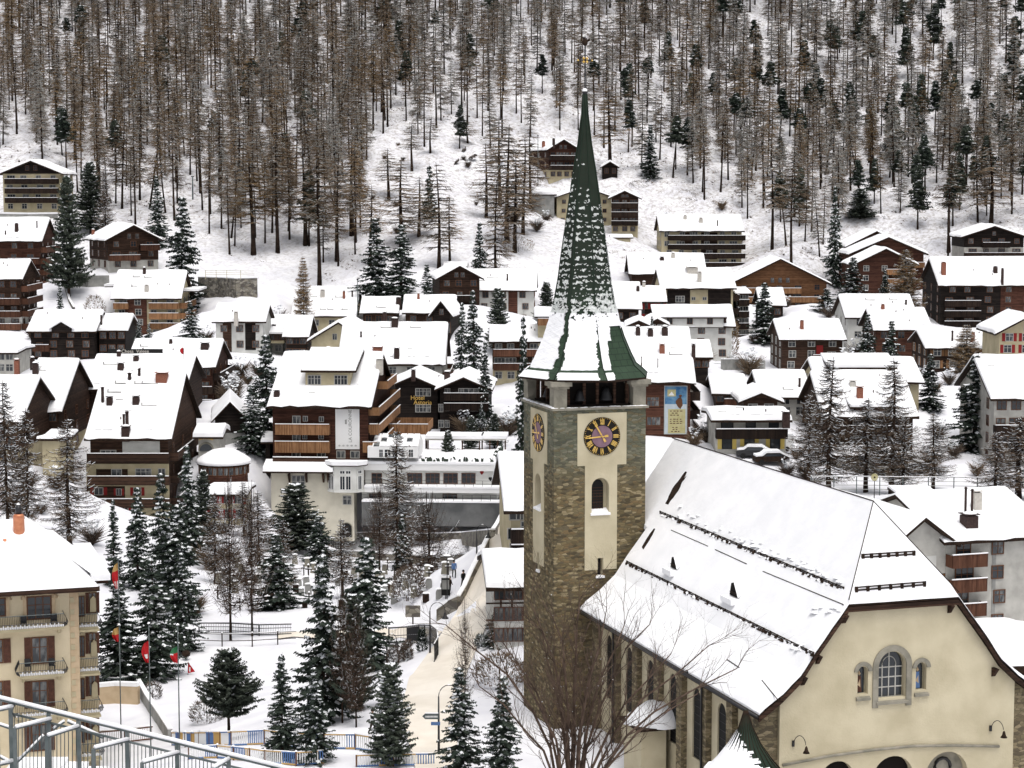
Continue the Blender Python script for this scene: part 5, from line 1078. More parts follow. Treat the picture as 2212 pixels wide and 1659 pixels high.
# shed dormer
a_ = z6(447, 372); c_ = z6(838, 300)
q = g['roofhit'](a_[0], a_[1]); q2 = g['roofhit'](c_[0], a_[1]); ft = q[1] + .2; zt_ = P(z6(640, 290)[0], z6(640, 290)[1], 300 + g['hd'] * .5)[2] - g['zb']
w0, w1 = q[0], q2[0]; z0 = q[2]; hh = 2.1
b = MB(); b.prism([(ft, z0 - .6), (ft + 9, z0 - .6), (ft + 9, z0 + hh + 2.0), (ft, z0 + hh)], 0, w0, w1, 'cream'); dm = b.build('dormer', g['roof'])
b = MB(); b.prism([(ft - .7, z0 + hh - .1), (ft + 9, z0 + hh + 2.2), (ft + 9, z0 + hh + 2.5), (ft - .7, z0 + hh + .2)], 0, w0 - .6, w1 + 1.0, 'fascia'); b.prism([(ft - .6, z0 + hh + .205), (ft + 9, z0 + hh + 2.505), (ft + 9, z0 + hh + 3.0), (ft - .4, z0 + hh + .6)], 0, w0 - .5, w1 + .9, 'snow'); b.build('dormer_roof', dm)
for fr_ in (.13, .27, .72, .86): link_mesh('window', window_mesh(.9, 1.3, 'glass', 'frame_w', None, 'w'), dm, (w0 + (w1 - w0) * fr_, ft - .01, z0 + .2))
# lower terrace, cream block, glazed bay and long white wing
def cblock(name, parent, g, X0, X1, Y0, Y1, fwd, dep_, m, snowt=0):
    """box whose front face spans zoom-6 pixels, pushed fwd metres in front of the hotel wall"""
    a_ = z6(X0, Y1); c_ = z6(X1, Y0); o_ = g['C0'] - g['D2'] * (g['hd'] + fwd)
    def hit(p): r = ray(*p); q = r * ((o_ @ g['D2']) / (r @ g['D2'])) - g['C0']; return q @ g['W2'], q[2]
    xA, zA = hit(a_); xB, zB = hit(c_); yy = -(g['hd'] + fwd); b = MB(); b.box(xA, xB, yy, yy + dep_, zA, zB, m)
    o = b.build(name, parent)
    if snowt:
        b = MB(); b.box(xA - .5, xB + .5, yy - .5, yy + dep_, zB + .2, zB + .2 + snowt, 'snow'); b.box(xA - .55, xB + .55, yy - .55, yy + dep_, zB + .002, zB + .199, 'fascia'); b.build(name + '_cover', o)
    return o, (xA, xB, zA, zB, yy), hit
R_ = g['root']
o, bx, hit = cblock('lower_wall', R_, g, 155, 870, 1120, 1720, 3.0, 3.05, 'ivory', 0)
def hwin(hit, yy, par, X0, X1, Y0, Y1, gm='wglass', fm='frame_w', arch=False):
    xA, zA = hit(z6(X0, Y1)); xB, zB = hit(z6(X1, Y0))
    if arch:
        b = MB(); b.prism(arch_poly(xA - .1, xB + .1, zA, zB + .1), 1, yy - .1, yy - .002, 'ashlar'); b.prism(arch_poly(xA, xB, zA, zB), 1, yy - .13, yy - .101, 'black'); return b.build('arched_door', par)
    return link_mesh('window', window_mesh(xB - xA, zB - zA, gm, fm, None, 'w'), par, ((xA + xB) / 2, yy - .01, zA))
hwin(hit, bx[4], R_, 335, 440, 1160, 1290); hwin(hit, bx[4], R_, 778, 845, 1335, 1405); hwin(hit, bx[4], R_, 768, 850, 1570, 1690, arch=True)
for X in (312, 460, 608, 650):
    xA, zA = hit(z6(X, 1215)); _, zB = hit(z6(X, 1135)); b = MB(); b.prism([(bx[4] - 1.3, zB), (bx[4], zB), (bx[4], zA), (bx[4] - .25, zA)], 0, xA - .12, xA + .12, 'brown'); b.build('bracket', R_)
a_ = hit(z6(95, 1110)); c_ = hit(z6(700, 1060)); b = MB(); b.box(a_[0], c_[0], bx[4] - 1.9, bx[4] + 1, a_[1] - .15, a_[1] + .1, 'fascia'); b.prism([(bx[4] - 1.9, a_[1] + .102), (bx[4] + 1.2, a_[1] + .102), (bx[4] + 1.2, c_[1] + .6), (bx[4] - 1.7, a_[1] + .7)], 0, a_[0], c_[0], 'snow'); b.build('canopy', R_)
a_ = hit(z6(160, 1050)); c_ = hit(z6(640, 1020)); b = MB()
b.box(a_[0], c_[0], bx[4] + .3, bx[4] + .42, a_[1] - .5, c_[1] + .3, 'brown'); b.box(a_[0], c_[0], bx[4] + .25, bx[4] + .47, c_[1] + .302, c_[1] + .42, 'snow'); b.build('terrace_parapet', R_)
# bay
a_ = hit(z6(645, 1290)); c_ = hit(z6(965, 1065)); zA, zB = a_[1], c_[1]; x0_, x1_ = a_[0], c_[0]; xm = (x0_ + x1_) / 2; hwid = (x1_ - x0_) / 2
def bay(r, z0, z1, m, mb): mb.prism([(xm - hwid * r, bx[4] + .5), (xm - hwid * r, bx[4] - .4), (xm - hwid * .62 * r, bx[4] - 1.5 * r), (xm + hwid * .62 * r, bx[4] - 1.5 * r), (xm + hwid * r, bx[4] - .4), (xm + hwid * r, bx[4] + .5)][::-1], 2, z0, z1, m)
b = MB(); bay(1.0, zA, zA + .35, 'white', b); bay(.94, zA + .351, zB - .3, 'white', b); bay(1.0, zB - .299, zB, 'white', b); by = b.build('glazed_bay', R_)
for i, (fx0, fx1) in enumerate(((.02, .13), (.17, .28), (.37, .49), (.53, .65), (.76, .9))):
    X0 = 660 + 300 * fx0; X1 = 660 + 300 * fx1
    yy_ = bx[4] - 1.5 * .94 - .01
    xc = x0_ + (x1_ - x0_) * (fx0 + fx1) / 2; w_ = (x1_ - x0_) * (fx1 - fx0)
    side_ = i < 2 or i == 4
    if not side_:
        link_mesh('window', window_mesh(w_, (zB - zA) * .5, 'glass', 'white_paint', None, 'p'), by, (xc, yy_, zA + .45)); link_mesh('window', window_mesh(w_, (zB - zA) * .1, 'glass', 'white_paint', None, 'p'), by, (xc, yy_, zA + (zB - zA) * .72))
    else:
        s = -1 if i < 2 else 1; t_ = .3 if i == 0 else .7 if i == 1 else .5
        pA = np.array([xm + s * hwid * .94, bx[4] - .4]); pB = np.array([xm + s * hwid * .62 * .94, bx[4] - 1.5 * .94]); pp = pA + (pB - pA) * t_; ang = math.atan2((pB - pA)[1], (pB - pA)[0]) 
        nx_ = math.atan2(1.1, hwid * .36)
        for (hh_, zz_) in (((zB - zA) * .5, zA + .45), ((zB - zA) * .1, zA + (zB - zA) * .72)): link_mesh('window', window_mesh(min(w_, .62), hh_, 'glass', 'white_paint', None, 'p'), by, (pp[0] + s * .01, pp[1] - .01, zz_), s * nx_)
b = MB(); bay(1.15, zB + .002, zB + .12, 'fascia', b); bay(1.13, zB + .122, zB + .7, 'snow', b); b.build('bay_snow', by)
# long white wing
wing = empty('terrace_wing', tuple(g['C0']), math.radians(-3.4)); tag(wing, 'long white terrace restaurant wing with snowy planted roof terrace right of the balcony hotel', 'restaurant')
o, bx, hit2 = cblock('front_wall', wing, g, 970, 2085, 1110, 1265, 1.0, 14, 'white')
for (a1, a2) in ((1030, 1110), (1340, 1460), (1500, 1612), (1655, 1770), (1812, 1925)): hwin(hit2, bx[4], wing, a1, a2, 1140, 1220, 'glass', 'frame_b')
o2, bx2, _h = cblock('fascia_band', wing, g, 960, 2140, 1062, 1108, 1.6, 16, 'white_paint')
b = MB(); b.box(bx2[0], bx2[1] + .1, bx2[4] - .1, bx2[4] + 15, bx2[3] + .003, bx2[3] + .35, 'snow'); b.build('terrace_snow', wing)
for X, Y in ((1985, 1130), (2060, 1185)):
    xA, zA = hit2(z6(X, Y)); b = MB(); b.prism([(xA, zA - .35), (xA + .3, zA), (xA + .25, zA + .25), (xA - .25, zA + .25), (xA - .3, zA)], 1, bx[4] - .06, bx[4] - .01, 'shut_red' if X < 2000 else 'black'); b.build('wall_shield', wing)
b = MB()     # planter hedge along the roof edge
for i in range(70):
    x = bx2[0] + 8 + (bx2[1] - bx2[0] - 9) * i / 70; m_ = 'needle' if i % 2 else 'snow'
    b.blob((x, bx2[4] + .8 + RND.uniform(-.2, .2), bx2[3] + .3), .3, .35, RND.uniform(.35, .8) * (1 if m_ == 'needle' else .9), m_, 6, 3)
for i in range(40):
    y = bx2[4] + .8 + 13 * i / 40; m_ = 'needle' if i % 2 else 'snow'; b.blob((bx2[1] - .8 + RND.uniform(-.2, .2), y, bx2[3] + .3), .35, .3, RND.uniform(.5, 1.1), m_, 6, 3)
b.build('planter_hedge', wing)
b = MB(); x0w, z0w = hit2(z6(1500, 800)); x1w, z1w = hit2(z6(2200, 770))
# pavilion roofs on the terrace
for (X0, X1, Y, dy) in ((1490, 1990, 835, 9), (1975, 2200, 835, 8)):
    a_ = z6(X0, Y); p_ = P(a_[0], a_[1], 312); c_ = P(z6(X1, Y)[0], a_[1], 312); l0 = p_ - g['C0']; l1 = c_ - g['C0']
    b.box(l0 @ g['W2'], l1 @ g['W2'], l0 @ g['D2'], l0 @ g['D2'] + 5, l0[2], l0[2] + .5, 'snow'); b.box(l0 @ g['W2'] + .1, l1 @ g['W2'] - .1, l0 @ g['D2'] + .05, l0 @ g['D2'] + 4.9, l0[2] - .25, l0[2] - .003, 'greywall')
    for t_ in (0.05, .35, .65, .95): x = (l0 @ g['W2']) * (1 - t_) + (l1 @ g['W2']) * t_; b.box(x - .1, x + .1, l0 @ g['D2'] + .2, l0 @ g['D2'] + .4, bx2[3], l0[2] - .253, 'brown')
b.build('terrace_pavilion', wing)
# glasshouse with snowy panes
gh = empty('conservatory', tuple(g['C0']), math.radians(-3.4)); tag(gh, 'white conservatory with half snow-covered glass roof in front of the balcony hotel', 'conservatory')
o, bx3, hit3 = cblock('front_wall', gh, g, 990, 1430, 905, 1000, 2.2, 7, 'white_paint')
for a1, a2 in ((1092, 1122), (1140, 1190), (1210, 1235), (1290, 1310), (1350, 1385)): hwin(hit3, bx3[4], gh, a1, a2, 930, 995, 'glass', 'white_paint')
b = MB(); zt_ = hit3(z6(1200, 800))[1]; n = 7
for i in range(n):
    for j in range(3):
        x_a = bx3[0] + .8 + (bx3[1] - bx3[0] - .8) * i / n; x_b = bx3[0] + .8 + (bx3[1] - bx3[0] - .8) * (i + 1) / n; t0, t1 = j / 3, (j + 1) / 3
        m_ = 'snow' if RND.random() < .66 else 'wglass'; lf = .12 if m_ == 'snow' else 0
        q = [(x_a + .06, bx3[4] + 3.5 * t0, bx3[3] + (zt_ - bx3[3]) * .8 * t0 + lf), (x_b - .06, bx3[4] + 3.5 * t0, bx3[3] + (zt_ - bx3[3]) * .8 * t0 + lf), (x_b - .06, bx3[4] + 3.5 * t1, bx3[3] + (zt_ - bx3[3]) * .8 * t1 + lf), (x_a + .06, bx3[4] + 3.5 * t1, bx3[3] + (zt_ - bx3[3]) * .8 * t1 + lf)]
        b.face(q, m_)
b.prism([(bx3[4], bx3[3]), (bx3[4] + 3.5, bx3[3] + (zt_ - bx3[3]) * .8 - .03), (bx3[4] + 7, bx3[3])], 0, bx3[0] + .7, bx3[1], 'white_paint'); b.build('glass_roof', gh)
# lower terraces: ledges with railings and grey retaining wall
tr = empty('river_terrace', tuple(g['C0']), math.radians(-3.4)); tag(tr, 'stepped white riverside terraces with thin railings above a grey retaining wall', 'terrace')
for (X0, X1, Y0, Y1, fw, m_, st_) in ((960, 2150, 1270, 1300, 3.2, 'white_paint', 1), (940, 2120, 1302, 1385, 1.4, 'white', 0), (940, 2140, 1395, 1590, 4.2, 'shadegrey', 1)):
    o, bb, hh_ = cblock('terrace_wall', tr, g, X0, X1, Y0, Y1, fw, fw + 4, m_)
    if st_:
        b = MB(); b.box(bb[0], bb[1], bb[4] - .1, bb[4] + 2, bb[3] + .003, bb[3] + .25, 'snow'); b.build('ledge_snow', tr)
        b = MB()
        for i in range(16):
            x = bb[0] + (bb[1] - bb[0]) * i / 15; b.tube([(x, bb[4] + .1, bb[3]), (x, bb[4] + .1, bb[3] + 1.1)], .03, 'metal', 4)
        for hz_ in (.6, 1.1): b.tube([(bb[0], bb[4] + .1, bb[3] + hz_), (bb[1], bb[4] + .1, bb[3] + hz_)], .025, 'metal', 4)
        b.build('railing', tr)
    if m_ == 'white':
        for a1, a2 in ((1010, 1105), (1648, 1765)): hwin(hh_, bb[4], tr, a1, a2, 1318, 1375, 'glass', 'frame_b')
# the wooden deck beside the hotel
a_ = z6(1170, 780); p_ = P(a_[0], a_[1], 318); c_ = P(z6(1515, 780)[0], a_[1], 318)
b = MB(); dk = empty('wooden_deck', tuple((p_ + c_) / 2), math.radians(-3)); tag(dk, 'raised wooden deck with golden rails between the balcony hotel and the black twin-gabled hotel', 'deck')
w_ = (c_[0] - p_[0]) / 2; b.box(-w_, w_, 0, 9, -.3, 0, 'brown'); b.build('floor', dk)
b = MB(); b.box(-w_, w_, -.1, 0, -.3, 1.3, 'rail_or'); b.box(w_ - .1, w_, .001, 9, -.3, 1.3, 'rail_or'); b.box(-w_, -w_ + .1, .001, 9, -.3, 1.3, 'rail_or'); b.box(-w_, w_, 9.001, 9.1, -.3, 1.3, 'rail_or'); b.box(-w_ - .05, w_ + .05, -.15, .05, 1.302, 1.42, 'snow'); b.build('railing', dk)
b = MB(); 
for x in (-w_ + .3, 0, w_ - .3): b.box(x - .15, x + .15, .3, .6, -5, -.302, 'brown')
b.build('post', dk)
# ---- black twin-gabled hotel
ha = H('black_hotel', 'left, smaller gable of the black timber hotel with gold lettering', 'hotel', 'G', 832, 952, 838, 928, 812, 345, -2, 14, .6, 4, 'dark', 'dark', 0, (), 'rail_dk', 0, attic=0, chim=((893, 808, .7, .6, 'chim_d'),))
hb = H('black_hotel', 'right, larger black timber gable with snow-topped balconies beside the gold-lettered one', 'hotel', 'G', 938, 1064, 842, 928, 815, 340, -2, 16, .9, 4, 'dark', 'dark', 0, [(0, .1, 1.02), (1, .1, 1.02)], 'rail_dk', 0, attic=0, chim=((966, 817, 1.0, 1.0, 'chim_d'), (942, 822, 1.0, .7, 'chim_d'), (941, 812, .8, .6, 'brick')))
for w_ in ((1410, 1535, 400, 460), (1410, 1535, 540, 600)): zwin(ha, *w_)
for w_ in ((1665, 1705, 400, 455), (1785, 1955, 400, 450), (1610, 1645, 535, 600), (1665, 1700, 535, 590), (1785, 1950, 530, 590), (1610, 1650, 675, 735), (1665, 1700, 675, 735), (1785, 1850, 675, 735)): zwin(hb, *w_)
for txt, X, Y in (('Hotel', 1425, 480), ('Astoria', 1470, 520)):
    xA, zA = ha['fxz'](*z6(X, Y)); tm = text_mesh(txt, 1.05, 'gold', .04)
    o = link_mesh('lettering', tm, ha['root'], (xA, ha['yf'] - .06, zA)); o.rotation_euler = (math.pi / 2, 0, 0)
# ---- round pavilion and chapel-like entrance left of the balcony hotel
def zz5(X, Y): return (X / 4.032, 740.6 + Y / 4.032)
D_ = 285; p_ = P(478, 1037, D_); p1 = P(533, 1012, D_); r_ = 7.4
pv = empty('round_pavilion', (P(473, 1037, D_)[0], D_ + 5, p_[2]), 0); tag(pv, 'round brown-windowed pavilion with thick mushroom-like snow roof, left of the balcony hotel', 'pavilion')
b = MB(); hz_ = p1[2] - p_[2]; r_ = (P(531, 1020, D_ + 5)[0] - P(416, 1020, D_ + 5)[0]) / 2
b.lathe([(r_ * .9, -1), (r_ * .9, hz_)], 'red', (0, 0), 14, False); b.build('wall', pv)
b = MB(); b.lathe([(r_ * 1.0, hz_), (r_ * 1.0, hz_ + .15), (r_ * .2, hz_ + 1.3)], 'fascia', (0, 0), 24); rf_ = b.build('roof', pv)
b = MB(); b.lathe([(r_ * 1.01, hz_ + .16), (r_ * 1.03, hz_ + .45), (r_ * .99, hz_ + .75), (r_ * .8, hz_ + 1.25), (r_ * .45, hz_ + 2.0), (.2, hz_ + 2.3)], 'snow', (0, 0), 32); b.build('roof_snow', rf_)
for k in range(14):
    t = 2 * math.pi * (k + .5) / 14
    if math.sin(t) < .3: link_mesh('window', window_mesh(2.1, hz_ * .62, 'wglass', 'frame_b', None, 'p'), pv, (r_ * .9 * math.cos(math.pi / 14) * math.cos(t) * 1.004, r_ * .9 * math.cos(math.pi / 14) * math.sin(t) * 1.004, hz_ * .25), t + math.pi / 2)
CTRL.append((P(478, 1040, D_)[0], D_, p_[2]))
g54 = H('entrance_house', 'small pale house with gold-lettered arch and two-tiered snow cap, behind the round pavilion', HS, 'E', 416, 482, 944, 985, 925, 292, 0, 6, .8, 1, 'greywall', 'greywall', 0, (), 'rail_dk', 0, snow_t=.9)
xA, zA = g54['fxz'](*zz5(1800, 930)); xB, zB = g54['fxz'](*zz5(1862, 880)); b = MB(); b.prism(arch_poly(xA - 1.2, xB, zA - .2, zB + .3), 1, g54['yf'] - .08, g54['yf'] - .003, 'ashlar'); b.prism(arch_poly(xA - 1.0, xB - .2, zA - .2, zB), 1, g54['yf'] - .12, g54['yf'] - .081, 'glass'); b.build('arched_window', g54['root'])
b = MB()
for i in range(7): t = math.pi * (.25 + .5 * i / 6); b.box((xA + xB) / 2 - .6 - 1.3 * math.cos(t) - .1, (xA + xB) / 2 - .6 - 1.3 * math.cos(t) + .1, g54['yf'] - .12, g54['yf'] - .05, zB + .2 + .5 * math.sin(t), zB + .5 + .5 * math.sin(t), 'gold')
b.build('lettering', g54['root'])
H('shed', 'dark shed with a snow roof sloping down to the left, between the hotels', 'shed', 'G', 455, 540, 912, 960, 868, 305, 8, 16, .7, 2, 'dark', 'grey', 1, (), 'rail_dk', 0, attic=0)
H('chalet', 'tan chalet wall behind trees below the pavilion, snowy ledge on top', HS, 'E', 440, 535, 1068, 1130, 1052, 268, 0, 8, .5, 2, 'cream', 'cream', 0, (), 'rail_dk', 3, shut='shut_red')
H('shed', 'black timber shed with snow cap between the fir and the balcony hotel', 'shed', 'E', 563, 592, 955, 992, 938, 303, 0, 6, .4, 1, 'dark', 'dark', 0, (), 'rail_dk', 0)
# ------------------------------------------------------------------ cream hotel at the lower left
D_ = 147.0; ya = TH
hl = empty('cream_hotel', (0, 0, 0), 0)
W2 = np.array([math.cos(ya), math.sin(ya), 0]); D2 = np.array([-math.sin(ya), math.cos(ya), 0])
o_ = P(169, 1273, D_)          # wall corner (front right) at eave level
def q1(px, py, d=0.0): r = ray(px, py); q = r * (((o_ + D2 * d) @ D2) / (r @ D2)) - o_; return q @ W2, q[2]
gz = q1(100, 1700)[1]
hl.location = tuple(o_ + np.array([0, 0, gz])); hl.rotation_euler = (0, 0, ya)
tag(hl, 'cream hotel with brown shutters, iron balconies and copper chimney, lower left corner', 'hotel')
CTRL.append((o_[0], o_[1], o_[2] + gz + .5)); CTRL.append((o_[0] - 15, o_[1] - 5, o_[2] + gz + .5)); CTRL.append((o_[0] + 3, o_[1] + 8, o_[2] + gz + .8))
def Z(z): return z - gz
ez = q1(100, 1276)[1]
b = MB(); b.box(-16, 0, 0, 14, -3, Z(ez) + .3, 'hotelcream'); b.build('wall', hl)
b = MB(); b.box(.002, 1.5, 1.6, 13, -3, Z(ez) + .3, 'hotelcream'); b.build('side_wing', hl)
zb1 = lambda X, Y: (X / 4.032, 1124.6 + Y / 4.032)
def w1(X0, X1, Y0, Y1, gm='wglass', fm='frame_b', sh_=None, name='window', d=0.0, rec=False):
    xA, zA = q1(*zb1(X0, Y1), d); xB, zB = q1(*zb1(X1, Y0), d)
    o = link_mesh(name, window_mesh(xB - xA, zB - zA, gm, fm, sh_, 'w'), hl, ((xA + xB) / 2, d - .01, Z(zA))); return xA, xB, Z(zA), Z(zB)
def quoins(mb, x, z0, z1, y=-.06):
    z = z0; i = 0
    while z < z1: w_ = .62 if i % 2 else .38; mb.box(x - w_, x + .02, y, -.002, z + .012, min(z + .40, z1), 'pink' if i % 2 else 'cream'); z += .41; i += 1
b = MB(); b.box(-.66, .0, -.05, -.001, -2, Z(ez), 'pink'); i = 0; z = 0
while z < Z(ez) - .4:
    b.box(-.62 + (.0 if i % 2 else .0), -.32 if i % 2 else -.02, -.075, -.051, z + .02, z + .40, 'cream' if i % 2 else 'pink'); z += .44; i += 1
b.build('quoin', hl)
for (X0, X1, Y0, Y1, sh_) in ((245, 437, 660, 855, None), (285, 405, 1018, 1240, 'shut_br'), (285, 405, 1400, 1620, 'shut_br'), (285, 405, 1780, 2000, 'shut_br'), (-150, 38, 680, 835, None), (-120, 15, 1040, 1240, 'shut_br'), (-120, 15, 1405, 1620, 'shut_br')):
    xA, xB, zA, zB = w1(X0, X1, Y0, Y1, 'glass' if Y0 < 1000 else 'wglass', 'frame_b', sh_)
    if not sh_:
        b = MB(); b.box(xA - .34, xA - .1, -.1, -.001, zA - .1, zB + .2, 'pink'); b.box(xB + .1, xB + .34, -.1, -.001, zA - .1, zB + .2, 'pink'); b.box(xA - .45, xB + .45, -.16, -.001, zB + .202, zB + .36, 'pink')
        for s_ in (xA - .3, xB + .3): b.blob((s_, -.1, zB - .1), .22, .12, .3, 'pink', 7, 3)
        b.build('window_surround', hl)
def iron_balcony(x0, x1, z, d, par, yw=0.0, bulge=True):
    t = MB(); t.box(x0, x1, yw - d, yw - .001, z - .2, z, 'cream'); 
    for s_ in (x0 + .3, x1 - .3): t.prism([(yw - d * .7, z - .2), (yw, z - .2), (yw, z - .7)], 0, s_ - .1, s_ + .1, 'cream')
    o = t.build('balcony', par); t = MB()
    def post(px, py, ox, oy):
        pts = [(px + ox * k, py + oy * k, z + h) for k, h in ((0, 0), (.22, .12), (.3, .35), (.16, .65), (.02, .95))] if bulge else [(px, py, z), (px, py, z + .95)]
        t.tube(pts, .014, 'metal', 4, False)
    n = int((x1 - x0) / .12)
    for i in range(n + 1): post(x0 + (x1 - x0) * i / n, yw - d, 0, -1)
    for i in range(int(d / .12) + 1):
        y = yw - d + d * i / int(d / .12); post(x0, y, -1, 0); post(x1, y, 1, 0)
    t.tube([(x0, yw, z + .95), (x0, yw - d, z + .95), (x1, yw - d, z + .95), (x1, yw, z + .95)], .03, 'steel', 5, False)
    t.tube([(x0 - .28, yw, z + .38), (x0 - .28, yw - d - .28, z + .38), (x1 + .28, yw - d - .28, z + .38), (x1 + .28, yw, z + .38)], .025, 'metal', 4, False)
    t.build('railing', o); t = MB()
    t.box(x0, x1, yw - d + .02, yw - d + .1, z, z + .16, 'snow')
    for i in range(int((x1 - x0) / .3)): t.blob((x0 + .2 + i * .3, yw - d - .12, z + .12), .06, .06, .24, 'snow', 5, 3)
    t.build('balcony_snow', o); return o
for (X0, X1, Y) in ((-300, 560, 965), (165, 560, 1345), (130, 560, 1700)):
    xA, zA = q1(*zb1(X0, Y)); xB, _ = q1(*zb1(X1, Y)); bo = iron_balcony(xA, xB - .1, Z(zA) + .12, 1.0, hl)
for (Xc, Y) in ((205, 850), (470, 830), (240, 1225), (450, 1220)):     # garden chairs on the balconies
    xA, zA = q1(*zb1(Xc, Y), -.5); b = MB(); z_ = Z(zA) - .35
    b.box(xA - .22, xA + .22, -.75, -.35, z_ + .0, z_ + .04, 'metal'); b.box(xA - .22, xA + .22, -.36, -.32, z_ + .04, z_ + .5, 'metal')
    for sx_ in (-.2, .2):
        for sy_ in (-.73, -.37): b.box(xA + sx_ - .02, xA + sx_ + .02, sy_ - .02, sy_ + .02, z_ - .42, z_, 'metal')
    oo = b.build('balcony_chair', None, None); oo.location = hl.location; oo.rotation_euler = hl.rotation_euler; tag(oo, {205: 'black metal chair left of the top hotel balcony door', 470: 'black metal chair right of the top hotel balcony door', 240: 'black metal chair at the left end of the second hotel balcony', 450: 'black metal chair at the right end of the second hotel balcony'}[Xc], 'chair', 'black chairs on the hotel balconies')
for Y0, Yb in ((600, 930), (950, 1315), (1320, 1680), (1700, 2060)):
    xA, xB, zA, zB = w1(690, 730, Y0 + 60, Y0 + 230, 'glass', 'frame_b', None, 'window', 1.6); w1(780, 830, Y0 + 30, Y0 + 200, 'wglass', 'frame_b', 'shut_br', 'window', 1.6)
    z_ = Z(q1(*zb1(760, Yb), .2)[1]); iron_balcony(.05, 1.4, z_, 1.25, hl, 1.6, True)
    b = MB(); b.box(.02, 1.5, .25, 1.55, z_ - .35, z_ - .201, 'cream'); b.build('balcony_slab', hl)
    b = MB(); b.prism([(.95, z_ + .9), (1.4, z_ + .9), (1.38, z_ + 1.9), (1.2, z_ + 2.1), (.98, z_ + 1.85)], 1, 1.3, 1.5, 'cream'); b.build('stone_scroll', hl)
# hipped roof: irregular snow roof planes
def RP(px, py, d): x, z = q1(px, py, d); return (x, d, Z(z))
ez_ = Z(ez) + .35
b = MB(); b.box(-17, 1.0, -1.3, 14, ez_ - .28, ez_, 'fascia'); b.box(-17.2, 1.4, -1.5, -1.301, ez_ - .32, ez_ + .02, 'brown'); b.box(1.001, 2.2, .2, 14, ez_ - .1, ez_ + .15, 'brown'); rf_ = b.build('roof', hl)
b = MB()
def quadgrid(mb, A, B, C_, D__, n=8, m='snow', amp=.05):
    A, B, C_, D__ = map(np.array, (A, B, C_, D__))
    for i in range(n):
        for j in range(n):
            def pt(u, v): p = (A * (1 - u) + B * u) * (1 - v) + (D__ * (1 - u) + C_ * u) * v; return p + [0, 0, amp * snoise(p[0] * .6, p[1] * .7) if 0 < u < 1 and 0 < v < 1 else 0]
            mb.face([pt(i / n, j / n), pt((i + 1) / n, j / n), pt((i + 1) / n, (j + 1) / n), pt(i / n, (j + 1) / n)], m, True)
e0 = (-17.3, -1.5, ez_ + .03); e1_ = (1.3, -1.5, ez_ + .03); e0t = (-17.3, -1.2, ez_ + .42); e1t = (.9, -1.15, ez_ + .42); rt = (-3.2, 6.5, ez_ + 4.0); rtl = (-17.3, 6.5, ez_ + 4.0); bk = (1.0, 14, ez_ + .1)
quadgrid(b, e0, e1_, e1t, e0t, 3); quadgrid(b, e0t, e1t, rt, rtl, 10); quadgrid(b, e1t, (1.0, 14, ez_ + .4), (-3.2, 8, ez_ + 4.0), rt, 8); quadgrid(b, e1_, (1.35, 14, ez_), (1.0, 14, ez_ + .4), e1t, 3)
b.box(1.002, 2.35, .0, 14, ez_ + .16, ez_ + .6, 'snow'); quadgrid(b, (1.0, .6, ez_ + .62), (2.3, .6, ez_ + .62), (-1.0, 9, ez_ + 2.6), (-3, 7, ez_ + 3.2), 5)
b.build('roof_snow', rf_)
b = MB(); x_, z_ = q1(42, 1190, 5); b.lathe([(.42, Z(z_) - 1.5), (.42, Z(z_) + 2.6), (.44, Z(z_) + 2.62), (.3, Z(z_) + 2.8)], 'copper', (x_, 5), 12); b.lathe([(.25, Z(z_) + 2.8), (.25, Z(z_) + 3.2), (.12, Z(z_) + 3.5)], 'metal', (x_, 5), 10); b.blob((x_, 5, Z(z_) + 3.5), .15, .15, .12, 'snow', 6, 3); b.build('chimney', rf_)
b = MB(); x_, z_ = q1(5, 1165, 8); b.box(x_ - 6, x_ + 1.3, 7.2, 10, Z(z_) - 2.2, Z(z_) + .2, 'copper'); b.blob((x_ - 1.6, 8.4, Z(z_) + .2), 3.0, 2.2, .9, 'snow', 12, 4); b.build('roof_hatch', rf_)
b = MB(); x_, z_ = q1(11, 1190, 4); b.lathe([(.12, Z(z_) - 1), (.12, Z(z_) + .9)], 'copper', (x_, 4), 8); b.build('flue_pipe', rf_)
